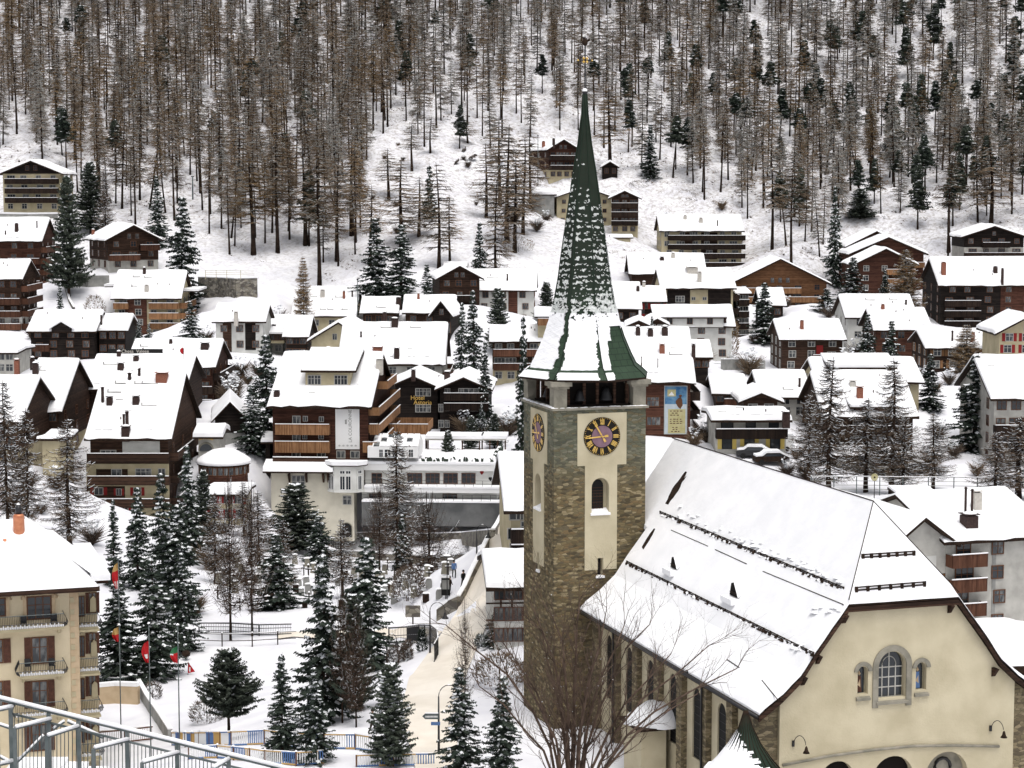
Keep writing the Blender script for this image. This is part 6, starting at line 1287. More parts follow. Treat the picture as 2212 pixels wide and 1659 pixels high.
# ------------------------------------------------------------------ terrain
def cpx(x, y, D): p = P(x, y, D); CTRL.append((p[0], p[1], p[2]))
for t_ in ((0, 470, 505), (0, 350, 545), (0, 180, 620), (0, 0, 700), (400, 560, 470), (400, 440, 515), (400, 300, 570), (400, 150, 635), (400, 0, 700),
           (200, 640, 440), (450, 660, 420), (560, 610, 440), (700, 600, 450), (800, 480, 500), (800, 330, 560), (800, 150, 635), (800, 0, 700), (900, 590, 450), (1080, 560, 465), (1050, 450, 515), (1100, 330, 570), (1100, 150, 640), (1100, 0, 705),
           (1180, 540, 480), (1400, 530, 505), (1500, 430, 560), (1500, 300, 610), (1500, 150, 660), (1500, 0, 710), (1700, 530, 515), (1720, 430, 560), (1900, 470, 540), (1900, 350, 595), (1900, 180, 650), (1900, 0, 705), (2212, 450, 540), (2212, 330, 595), (2212, 180, 650), (2212, 0, 705),
           (500, 1600, 138), (600, 1400, 187), (1000, 1224, 250), (1000, 1310, 220), (950, 1415, 185), (760, 1165, 300), (1000, 1152, 296), (1080, 1150, 293), (150, 1150, 245), (420, 1250, 225), (400, 1130, 268), (560, 1130, 280), (250, 1400, 187), (100, 1050, 262), (500, 1090, 280), (1085, 1160, 268),
           (1700, 1062, 248), (1900, 1068, 245), (2150, 1068, 240), (1650, 1000, 270), (1560, 985, 272), (2000, 960, 285), (1500, 960, 262), (2100, 980, 275), (2150, 1380, 190), (1400, 800, 330), (1560, 790, 335), (1150, 930, 345), (1110, 885, 355), (1095, 1115, 298), (1060, 1000, 320), (1120, 1020, 318), (430, 780, 370), (500, 850, 340), (520, 930, 310), (640, 770, 350), (1640, 800, 335)):
    cpx(*t_)
for e1_, e2_, z_ in ((44, 128, GZ), (40, 100, GZ), (60, 98, GZ), (70, 115, GZ), (60, 140, GZ), (48, 140, GZ), (38, 132, GZ), (75, 95, GZ - .5), (40, 85, GZ + .5), (55, 80, GZ + .8)):
    p = E1 * e1_ + E2 * e2_; CTRL.append((p[0], p[1], z_))
for X in (-60, -20, 20, 60):
    for Y, z_ in ((0, -8), (40, -21), (80, -31.5)): CTRL.append((X, Y, z_))
for X in (-300, 300):
    for Y, z_ in ((100, -38), (250, -42), (420, -30), (520, -8), (700, 63)): CTRL.append((X, Y, z_))
for X in (-350, -120, 120, 350):
    for Y, z_ in ((900, 160), (1200, 310)): CTRL.append((X, Y, z_))
C_ = np.array(CTRL); XY = C_[:, :2] / 100.0
# thin duplicates
keep_ = []
for i in range(len(XY)):
    if all(np.hypot(*(XY[i] - XY[j])) > .035 for j in keep_): keep_.append(i)
XY = XY[keep_]; ZV = C_[keep_, 2]
def tps(r): return np.where(r > 1e-9, r * r * np.log(np.maximum(r, 1e-9)), 0)
n_ = len(XY); K = tps(np.hypot(XY[:, None, 0] - XY[None, :, 0], XY[:, None, 1] - XY[None, :, 1])) + .004 * np.eye(n_)
Pm = np.c_[np.ones(n_), XY]; A_ = np.block([[K, Pm], [Pm.T, np.zeros((3, 3))]]); sol = np.linalg.solve(A_, np.r_[ZV, 0, 0, 0]); Wt, At = sol[:n_], sol[n_:]
def ground(X, Y):
    X = np.atleast_1d(np.asarray(X, float)) / 100; Y = np.atleast_1d(np.asarray(Y, float)) / 100
    r = np.hypot(X[:, None] - XY[None, :, 0], Y[:, None] - XY[None, :, 1])
    z = tps(r) @ Wt + At[0] + At[1] * X + At[2] * Y
    rough = np.clip((Y - 4.6) / 1.0, 0, 1)
    return z + .10 * (1 - rough) * np.clip((Y - 1.2) * 8, 0, 1) * (np.sin(X * 97 + 2 * np.sin(Y * 61)) * np.sin(Y * 83 + 2 * np.sin(X * 47))) + rough * (1.1 * np.sin(X * 22 + 3 * np.sin(Y * 9)) * np.cos(Y * 17 + 2 * np.sin(X * 13)) + .35 * np.sin(X * 71 + Y * 33) * np.cos(Y * 57))
def hit(px, py, d0=70, d1=760):
    r = ray(px, py); r = r / r[1]; t = np.linspace(d0, d1, 900); z = ground(r[0] * t, t); k = np.argmax(r[2] * t <= z)
    if r[2] * t[-1] > z[-1] and k == 0: k = len(t) - 1
    return np.array([r[0] * t[k], t[k], z[k]])
xs = np.concatenate([np.linspace(-420, -200, 12), np.linspace(-190, 190, 191), np.linspace(200, 420, 12)])
ys = np.concatenate([np.linspace(-40, 70, 12), np.arange(74, 330, 2.0), np.arange(330, 760, 3.2), np.linspace(765, 1300, 24)])
GX, GY = np.meshgrid(xs, ys); gz_ = np.concatenate([ground(GX[i], GY[i]) for i in range(len(ys))])
vv = np.c_[GX.ravel(), GY.ravel(), gz_]; nx_, ny_ = len(xs), len(ys)
me = bpy.data.meshes.new('ground'); idx = np.arange(nx_ * ny_).reshape(ny_, nx_)
q = np.stack([idx[:-1, :-1], idx[:-1, 1:], idx[1:, 1:], idx[1:, :-1]], -1).reshape(-1, 4)
me.vertices.add(len(vv)); me.vertices.foreach_set('co', vv.ravel()); me.loops.add(len(q) * 4); me.loops.foreach_set('vertex_index', q.ravel())
me.polygons.add(len(q)); me.polygons.foreach_set('loop_start', np.arange(len(q)) * 4); me.polygons.foreach_set('loop_total', np.full(len(q), 4)); me.polygons.foreach_set('use_smooth', np.ones(len(q), bool)); me.update()
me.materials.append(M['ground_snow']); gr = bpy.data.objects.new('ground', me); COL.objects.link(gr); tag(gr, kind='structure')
# the street between cemetery and church
Lp = [(1090, 1108), (1082, 1124), (1062, 1165), (1040, 1215), (1008, 1290), (985, 1328), (952, 1375), (920, 1425), (884, 1470), (868, 1530), (880, 1600), (900, 1680)]
Rp = [(1128, 1104), (1124, 1120), (1122, 1165), (1100, 1215), (1075, 1290), (1064, 1328), (1042, 1375), (1022, 1425), (1005, 1470), (1000, 1530), (990, 1600), (975, 1680)]
def refine(a, n): 
    out = []
    for i in range(len(a) - 1):
        for k in range(n): t = k / n; out.append((a[i][0] * (1 - t) + a[i + 1][0] * t, a[i][1] * (1 - t) + a[i + 1][1] * t))
    return out + [a[-1]]
def ribbon(name, Lp, Rp, m, lift=.1, nw=6, nl=4):
    L_, R_ = refine(Lp, nl), refine(Rp, nl); b = MB(); rows = []
    for l, r in zip(L_, R_):
        A, B_ = hit(*l), hit(*r); row = []
        for k in range(nw + 1): p = A + (B_ - A) * k / nw; z = ground(p[0], p[1])[0]; row.append((p[0], p[1], z + lift))
        rows.append(row)
    for i in range(len(rows) - 1):
        for k in range(nw): b.face([rows[i][k], rows[i][k + 1], rows[i + 1][k + 1], rows[i + 1][k]], m, True)
    o = b.build(name); tag(o, kind='structure'); return o
ribbon('road', Lp, Rp, 'road', .16)
ribbon('path', [(600, 1372), (740, 1368), (830, 1366), (900, 1362), (955, 1366)], [(600, 1384), (740, 1380), (830, 1384), (900, 1390), (940, 1392)], 'road', .12, 2)
# ------------------------------------------------------------------ trees
class TM:     # fast triangle/quad soup
    def __init__(s): s.V = []; s.F = []; s.Mi = []; s.n = 0; s.mats = []
    def mi(s, m):
        if m not in s.mats: s.mats.append(m)
        return s.mats.index(m)
    def quads(s, A, m):       # A: (n,4,3)
        A = np.asarray(A, float)
        if len(A) == 0: return
        s.V.append(A.reshape(-1, 3)); k = len(A); s.F.append(np.arange(s.n, s.n + 4 * k).reshape(k, 4)); s.n += 4 * k; s.Mi.append(np.full(k, s.mi(m)))
    def mesh(s, name):
        V = np.concatenate(s.V); F = np.concatenate(s.F); Mi = np.concatenate(s.Mi); me = bpy.data.meshes.new(name)
        me.vertices.add(len(V)); me.vertices.foreach_set('co', V.ravel()); me.loops.add(F.size); me.loops.foreach_set('vertex_index', F.ravel())
        me.polygons.add(len(F)); me.polygons.foreach_set('loop_start', np.arange(len(F)) * 4); me.polygons.foreach_set('loop_total', np.full(len(F), 4)); me.polygons.foreach_set('material_index', Mi.astype(np.int32)); me.update()
        for m in s.mats: me.materials.append(M[m])
        return me
def unit(v): return v / (np.linalg.norm(v, axis=-1, keepdims=True) + 1e-9)
def blades(c, d, L, w, rs, taper=.25):      # ribbon cards at points c along directions d
    c = np.asarray(c); d = unit(np.asarray(d)); r = unit(rs.normal(size=c.shape)); s_ = unit(np.cross(d, r)); L = np.asarray(L)[:, None]; w = np.asarray(w)[:, None]
    return np.stack([c - s_ * w / 2, c + s_ * w / 2, c + d * L + s_ * w * taper / 2, c + d * L - s_ * w * taper / 2], 1)
def flats(c, r, rs, tilt=.5):               # small leaf-clump quads of radius r with mostly upward normals
    n = unit(rs.normal(size=(len(c), 3)) * tilt + np.array([0, 0, 1.0])); a = unit(np.cross(n, rs.normal(size=(len(c), 3)))); b_ = np.cross(n, a); r = np.asarray(r)[:, None]
    k = rs.uniform(.6, 1.1, (4, len(c), 1)); return np.stack([c - a * r * k[0], c - b_ * r * k[1], c + a * r * k[2], c + b_ * r * k[3]], 1)
def trunk_mesh(H, r, m='bark', bend=0.02, rs=NR, top=.05):
    b = MB(); n = 7; ph = rs.uniform(0, 6); pts = [(bend * H * math.sin(ph + 3 * i / n) * i / n, bend * H * math.cos(ph + 2 * i / n) * i / n, H * i / n - (1.5 if i == 0 else 0)) for i in range(n + 1)]
    b.tube(pts, [r * (1 - (1 - top) * i / n) * (1.25 if i == 0 else 1) for i in range(n + 1)], m, 6); return b
def spruce(H, R, seed, nm='needle', snow=.30, dens=1.0, base=.06, droop=.35, shape=1.0, tuft=.30):
    rs = np.random.RandomState(seed); t = TM(); cs, ds, ls, ws, fl, flr, sn = [], [], [], [], [], [], []; z = base * H; ph = rs.uniform(0, 6)
    while z < H * .985:
        f = (z - base * H) / (H * (1 - base)); lob = 1 + .16 * math.sin(z * 1.3 + ph) ; Rr = R * (1 - f) ** shape * (.55 + .45 * min(1, f * 8 + .35)) * lob + .14
        nb = int((7 + 4 * rs.rand()) * dens)
        for k in range(nb):
            az = rs.rand() * 6.283; bl = Rr * rs.uniform(.66, 1.15) * (1 + .16 * math.sin(2 * az + ph + z * .3)); n = max(3, int(bl / (tuft * .7)) + 2); s = np.linspace(.1, 1, n)
            dr = droop * bl * rs.uniform(.7, 1.35); cu = rs.uniform(.15, .45) * bl
            p = np.stack([np.cos(az) * bl * s, np.sin(az) * bl * s, z + rs.uniform(-.12, .12) + .10 * bl * s - dr * s ** 1.4 + cu * np.clip(s - .65, 0, 1) * s], 1)
            out = np.array([math.cos(az), math.sin(az), 0]); sd_ = np.array([-math.sin(az), math.cos(az), 0]); wid = tuft * (1.5 - .9 * s)
            for sg in (-1, 1, -1, 1, 0):      # side sprays that hang off the bough
                d = out * rs.uniform(.3, .9, (n, 1)) + sd_ * sg * rs.uniform(.6, 1.2, (n, 1)) - np.array([0, 0, 1.0]) * rs.uniform(.25, 1.1, (n, 1)) * (1.4 if sg == 0 else 1)
                cs.append(p + rs.normal(size=p.shape) * .04); ds.append(d); ls.append(wid * rs.uniform(.8, 1.5, n)); ws.append(tuft * .5 * rs.uniform(.6, 1.3, n))
            a, b2 = p[:-1], p[1:]; w = (wid[:-1] * .75)[:, None]; fl.append(np.stack([a - sd_ * w, b2 - sd_ * w * .8 - [0, 0, .06], b2 + sd_ * w * .8 - [0, 0, .06], a + sd_ * w], 1))
            if rs.rand() < snow * 1.25:       # a pad of snow lying along the bough
                i0 = rs.randint(0, max(1, n - 2)) if n > 3 else 0; i1 = min(n - 1, i0 + rs.randint(1, 4)); a, b2 = p[i0:i1] + [0, 0, .07], p[i0 + 1:i1 + 1] + [0, 0, .07]
                if len(a):
                    w = (wid[i0:i1] * rs.uniform(.45, .95, i1 - i0))[:, None]; lf = np.array([0, 0, .05]); sn.append(np.stack([a - sd_ * w - lf * 2, b2 - sd_ * w * .7 - lf * 2, b2 + lf, a + lf], 1)); sn.append(np.stack([a + lf, b2 + lf, b2 + sd_ * w * .7 - lf * 2, a + sd_ * w - lf * 2], 1))
                    if i1 == n - 1: e = p[-1] + [0, 0, .06]; w_ = wid[-1] * .8; sn.append(np.array([[e - sd_ * w_, e + out * w_ * .6 - [0, 0, w_ * .6], e + sd_ * w_, e + [0, 0, .08]]]))
        z += (.34 + .3 * rs.rand()) * (H / 14) ** .4 / dens ** .3
    t.quads(blades(np.concatenate(cs), np.concatenate(ds), np.concatenate(ls), np.concatenate(ws), rs, .3), nm); t.quads(np.concatenate(fl), nm)
    if sn: t.quads(np.concatenate(sn), 'snow_tree')
    return trunk_mesh(H, H * .013 + .06, rs=rs).mesh('trunk'), t.mesh('crown')
def larch(H, R, seed, nm='larch', base=.35, fine=1.0, snow=.12, card=1.0, up=.0, tw='bark', tb=1.0, sm='frost', dm=1.0, bw=1.0, hang=0.0):
    rs = np.random.RandomState(seed); t = TM(); z = base * H; cs, ds, ls, ws = [], [], [], []; br = []; sc = []; sd = []; sl = []
    while z < H * .985:
        f = (z - base * H) / (H * (1 - base)); Rr = R * (1 - f) ** .75 * min(1, .55 + f * 2.2) + .25
        for k in range(int(rs.randint(3, 6) * fine) or 1):
            az = rs.rand() * 6.283; bl = Rr * rs.uniform(.5, 1.15); n = max(4, int(bl / (.42 * card))); s = np.linspace(0, 1, n + 1)
            dr = bl * rs.uniform(.05, .38) * dm; p = np.stack([np.cos(az) * bl * s, np.sin(az) * bl * s, z - dr * s + (dr * .9 + up) * s ** 3], 1) + np.cumsum(rs.normal(size=(n + 1, 3)) * .03 * bl / n * 3, 0)
            w = bw * np.linspace(.055, .02, n) * card ** .5 * (H / 22) ** .5; side = np.array([0, 0, 1.0]); br.append(np.stack([p[:-1] - side * w[:, None], p[1:] - side * w[:, None] * .8, p[1:] + side * w[:, None] * .8, p[:-1] + side * w[:, None]], 1))
            s2 = np.array([-math.sin(az), math.cos(az), 0]); br.append(np.stack([p[:-1] - s2 * w[:, None], p[1:] - s2 * w[:, None] * .8, p[1:] + s2 * w[:, None] * .8, p[:-1] + s2 * w[:, None]], 1))
            m_ = rs.rand(n) < max(snow * 2.2, .34 if bw > 1 else 0)
            if m_.any(): a = p[:-1][m_] + np.array([0, 0, .04]); b2 = p[1:][m_] + np.array([0, 0, .04]); ww = (w[m_] * 1.15)[:, None]; sc.append(np.stack([a - s2 * ww, b2 - s2 * ww, b2 + s2 * ww + [0, 0, .03], a + s2 * ww + [0, 0, .03]], 1)); sc.append(np.stack([a, b2, b2 + [0, 0, .07 * card ** .5], a + [0, 0, .07 * card ** .5]], 1))
            nt = max(3, int(bl * 7.5 / card * tb)); u = rs.uniform(.15, 1, nt); q_ = np.stack([np.interp(u, s, p[:, i]) for i in range(3)], 1)
            sgn = rs.choice([-1, 1], (nt, 1)); cs.append(q_); ds.append(np.array([math.cos(az), math.sin(az), 0]) * .55 + s2 * sgn * rs.uniform(.4, 1.2, (nt, 1)) + np.c_[np.zeros((nt, 2)), rs.uniform(-1.0, .1, nt) - hang]); ls.append(rs.uniform(.35, .95, nt) * card * (.6 + .5 * (1 - u)) * min(1.3, .5 + bl / 4)); ws.append(rs.uniform(.025, .06, nt) * card)
        z += rs.uniform(.25, .55) * card
    t.quads(np.concatenate(br), tw); C0_ = np.concatenate(cs); D0_ = np.concatenate(ds); L0_ = np.concatenate(ls); W0_ = np.concatenate(ws)
    m_ = rs.rand(len(C0_)) < snow; t.quads(blades(C0_[~m_], D0_[~m_], L0_[~m_], W0_[~m_], rs, .3), nm)
    if m_.any(): t.quads(blades(C0_[m_], D0_[m_], L0_[m_] * .8, W0_[m_] * 1.2, rs, .3), sm)
    if sc: t.quads(np.concatenate(sc), 'snow_tree' if card < 1.4 else sm)
    return trunk_mesh(H, H * (.013 if bw > 1 else .0095) + .05, bend=.014, rs=rs, top=.12).mesh('trunk'), t.mesh('crown')
def place(name, pair, loc, s, rz, label, cat='tree', group=None, sxy=None):
    o = empty(name, tuple(loc), rz); tl_ = .02 if RND.random() < .85 else .09; o.rotation_euler = (RND.gauss(0, tl_) if group else 0, RND.gauss(0, tl_) if group else 0, rz); o.scale = (sxy or s, sxy or s, s); tag(o, label, cat, group)
    a = bpy.data.objects.new('trunk', pair[0]); c = bpy.data.objects.new('crown', pair[1])
    for q_ in (a, c): COL.objects.link(q_); q_.parent = o
    return o
FL = [larch(24, 3.1, 100 + i, 'larch' if i % 5 else 'larch2', [.34, .46, .24, .40, .30, .42, .20, .5][i % 8], 1.25, [.05, .12, .08, .2][i % 4], 2.1, tb=1.9) for i in range(10)]     # distant larches
FG = [larch(24, 3.6, 140 + i, 'larch', .2, 1.3, .45, 2.1, sm='frost', tb=1.8) for i in range(4)]                                                  # frosted larches
FS = [spruce(20, 3.4, 160 + i, 'needle' if i % 2 else 'pine', .42, .62, [.35, .5, .6, .7][i], .30, .85, .85) for i in range(4)]            # distant frosted spruces
# candidate positions over the wooded slope
def wood(px, py):       # density of the wood at the foot of a tree seen at this pixel
    lower = np.interp(px, [0, 130, 180, 330, 380, 420, 470, 560, 640, 700, 770, 800, 960, 1000, 1080, 1160, 1230, 1290, 1340, 1420, 1500, 1600, 1700, 1760, 1830, 2000, 2080, 2212],
                          [335, 340, 455, 480, 455, 450, 515, 560, 520, 585, 590, 300, 292, 300, 300, 285, 270, 320, 350, 400, 455, 460, 510, 545, 480, 500, 490, 470])
    return py < lower + 16 * math.sin(px * .09) + 14 * math.sin(px * .31 + py * .1)
cand = []
rs_ = np.random.RandomState(5)
tries = 0
Yc = 452.0; pts_grid = {}
allp = np.c_[rs_.uniform(-245, 245, 9000), 455 + (rs_.rand(9000) ** .9) * 330]
gzs = ground(allp[:, 0], allp[:, 1])
for (X, Y), z_ in zip(allp, gzs):
    x_, y_2 = proj((X, Y, z_))
    if not (-60 < x_ < 2270) or y_2 < -260 or not wood(x_, y_2): continue
    mind = 4.0 if x_ < 1150 else 4.5
    if 860 < x_ < 1180 and y_2 > 190: mind = 6
    k_ = (int(X // 5), int(Y // 5)); ok = True
    for i in (-1, 0, 1):
        for j in (-1, 0, 1):
            for (a_, b_2) in pts_grid.get((k_[0] + i, k_[1] + j), ()):
                if (a_ - X) ** 2 + (b_2 - Y) ** 2 < mind * mind: ok = False
    if not ok: continue
    pts_grid.setdefault(k_, []).append((X, Y)); cand.append((Y, X, z_, x_, y_2))
cand.sort()
ind, far = [], []
n_l = n_s = 0
for (Y, X, z_, x_, y_2) in cand:
    pg = np.interp(x_, [0, 400, 900, 1150, 1400, 1800, 2212], [.04, .04, .05, .07, .13, .26, .5]) + (.06 if y_2 < 60 else 0)
    r_ = rs_.rand(); kind = 's' if r_ < pg else ('g' if rs_.rand() < np.interp(x_, [0, 600, 1200, 2212], [.1, .25, .35, .5]) else 'l')
    h_ = rs_.uniform(.72, 1.12) * (1.0 if kind != 's' else .85)
    if 500 < x_ < 620 and y_2 > 480: h_ *= .9
    lst = FL if kind == 'l' else FG if kind == 'g' else FS
    rec = (X, Y, z_ - .3, h_, rs_.rand() * 6.28, kind, rs_.randint(len(lst)), x_, y_2)
    if kind == 's' and n_s < 120: ind.append(rec); n_s += 1
    elif kind != 's' and n_l < 300: ind.append(rec); n_l += 1
    else: far.append(rec)
def region(x_, y_2):
    return 'left' if x_ < 420 else 'left of the open clearing' if x_ < 830 else 'above the clearing' if x_ < 1130 else 'behind the spire' if x_ < 1420 else 'above the long balcony block' if x_ < 1760 else 'right'
for (X, Y, z_, h_, rz, kind, vi, x_, y_2) in ind:
    rg = region(x_, y_2)
    if kind == 's': place('spruce_tree', FS[vi], (X, Y, z_), h_, rz, 'snow-dusted dark evergreen standing among the brown larches, ' + ('wood ' + rg if rg != 'left' and rg != 'right' else rg + ' side of the wood'), 'tree', 'evergreens in the larch wood, ' + rg)
    else: place('larch_tree', (FL if kind == 'l' else FG)[vi], (X, Y, z_), h_, rz, ('bare brown larch with tall dark trunk, ' if kind == 'l' else 'frosted grey larch with pale snowy twigs, ') + ('wood ' + rg if rg != 'left' and rg != 'right' else rg + ' side of the wood'), 'tree', ('brown larches, ' if kind == 'l' else 'frosted larches, ') + rg)
# the deep part of the wood: one object that scatters the same trees (too many to count)
me = bpy.data.meshes.new('far_wood'); F_ = np.array([(r[0], r[1], r[2]) for r in far]); me.vertices.add(len(F_)); me.vertices.foreach_set('co', F_.ravel()); me.update()
protos = [('l', i, FL[i]) for i in range(10)] + [('g', i, FG[i]) for i in range(4)] + [('s', i, FS[i]) for i in range(4)]
pid = {(k, i): n for n, (k, i, _) in enumerate(protos)}
at = me.attributes.new('kind_id', 'INT', 'POINT'); at.data.foreach_set('value', [pid[(r[5], r[6])] for r in far])
at = me.attributes.new('size', 'FLOAT', 'POINT'); at.data.foreach_set('value', [r[3] for r in far])
at = me.attributes.new('turn', 'FLOAT', 'POINT'); at.data.foreach_set('value', [r[4] for r in far])
fw = bpy.data.objects.new('far_wood', me); COL.objects.link(fw); tag(fw, 'deep larch and spruce wood covering the upper slope', 'wood', kind='stuff')
ng = bpy.data.node_groups.new('wood_scatter', 'GeometryNodeTree'); ng.interface.new_socket('Geometry', in_out='INPUT', socket_type='NodeSocketGeometry'); ng.interface.new_socket('Geometry', in_out='OUTPUT', socket_type='NodeSocketGeometry')
gi = ng.nodes.new('NodeGroupInput'); go = ng.nodes.new('NodeGroupOutput'); jn = ng.nodes.new('GeometryNodeJoinGeometry')
nk = ng.nodes.new('GeometryNodeInputNamedAttribute'); nk.data_type = 'INT'; nk.inputs[0].default_value = 'kind_id'
nsz = ng.nodes.new('GeometryNodeInputNamedAttribute'); nsz.data_type = 'FLOAT'; nsz.inputs[0].default_value = 'size'
ntu = ng.nodes.new('GeometryNodeInputNamedAttribute'); ntu.data_type = 'FLOAT'; ntu.inputs[0].default_value = 'turn'
cx_n = ng.nodes.new('ShaderNodeCombineXYZ'); ng.links.new(ntu.outputs[0], cx_n.inputs[2])
used = {}
for o in list(COL.objects):
    if o.type == 'MESH' and o.data.name.split('.')[0] in ('trunk', 'crown'): used.setdefault(o.data.name, o)
for n_i, (k, i, pair) in enumerate(protos):
    cmpn = ng.nodes.new('FunctionNodeCompare'); cmpn.data_type = 'INT'; cmpn.operation = 'EQUAL'
    ci = [s for s in cmpn.inputs if s.type == 'INT']; ng.links.new([s for s in nk.outputs if s.type == 'INT'][0] if any(s.type == 'INT' for s in nk.outputs) else nk.outputs[0], ci[0]); ci[1].default_value = n_i
    for me_ in pair:
        src = used.get(me_.name)
        if src is None: continue
        oi = ng.nodes.new('GeometryNodeObjectInfo'); oi.inputs[0].default_value = src; oi.transform_space = 'ORIGINAL'
        ip = ng.nodes.new('GeometryNodeInstanceOnPoints'); ng.links.new(gi.outputs[0], ip.inputs['Points']); ng.links.new(cmpn.outputs[0], ip.inputs['Selection']); ng.links.new(oi.outputs['Geometry'], ip.inputs['Instance']); ng.links.new(nsz.outputs[0], ip.inputs['Scale']); ng.links.new(cx_n.outputs[0], ip.inputs['Rotation']); ng.links.new(ip.outputs[0], jn.inputs[0])
ng.links.new(jn.outputs[0], go.inputs[0]); md = fw.modifiers.new('scatter', 'NODES'); md.node_group = ng
print('WOOD', len(ind), len(far))
# ------------------------------------------------------------------ single trees of the village, each by its top and foot in the picture
SP = [spruce(14, 2.9, 300 + i, 'needle', s_, 1.0, .04, .38, .9, .30) for i, s_ in enumerate((.85, 1.0, .7))]
SPN = [spruce(15, 2.6, 310 + i, 'needle', s_, 1.25, .03, .30, .95, .24) for i, s_ in enumerate((.4, .5))]
PN = [spruce(14, 3.2, 320 + i, 'pine', .55, 1.5, .10, .12, .62, .33) for i in range(2)]
LN = [larch(20, 4.6, 330 + i, 'larchnear', b_, 1.4, .06, .8, .1, tb=1.6, dm=2.0, bw=1.5, hang=.6) for i, b_ in enumerate((.12, .2, .16))]
def tree(px, ytop, ybase, wpx, pair, H0, R0, label, name='spruce_tree', D=None, cat='tree', group=None):
    if D: p = P(px, ybase, D); p[2] = min(p[2], 1e9)
    else: p = hit(px, ybase)
    top = P(px, ytop, p[1]); h_ = top[2] - p[2]; s = h_ / H0; wm = wpx / FPX * p[1]; sx = wm / (2 * R0)
    return place(name, pair, (p[0], p[1], p[2]), s, RND.uniform(0, 6.28), label, cat, group, sxy=sx)
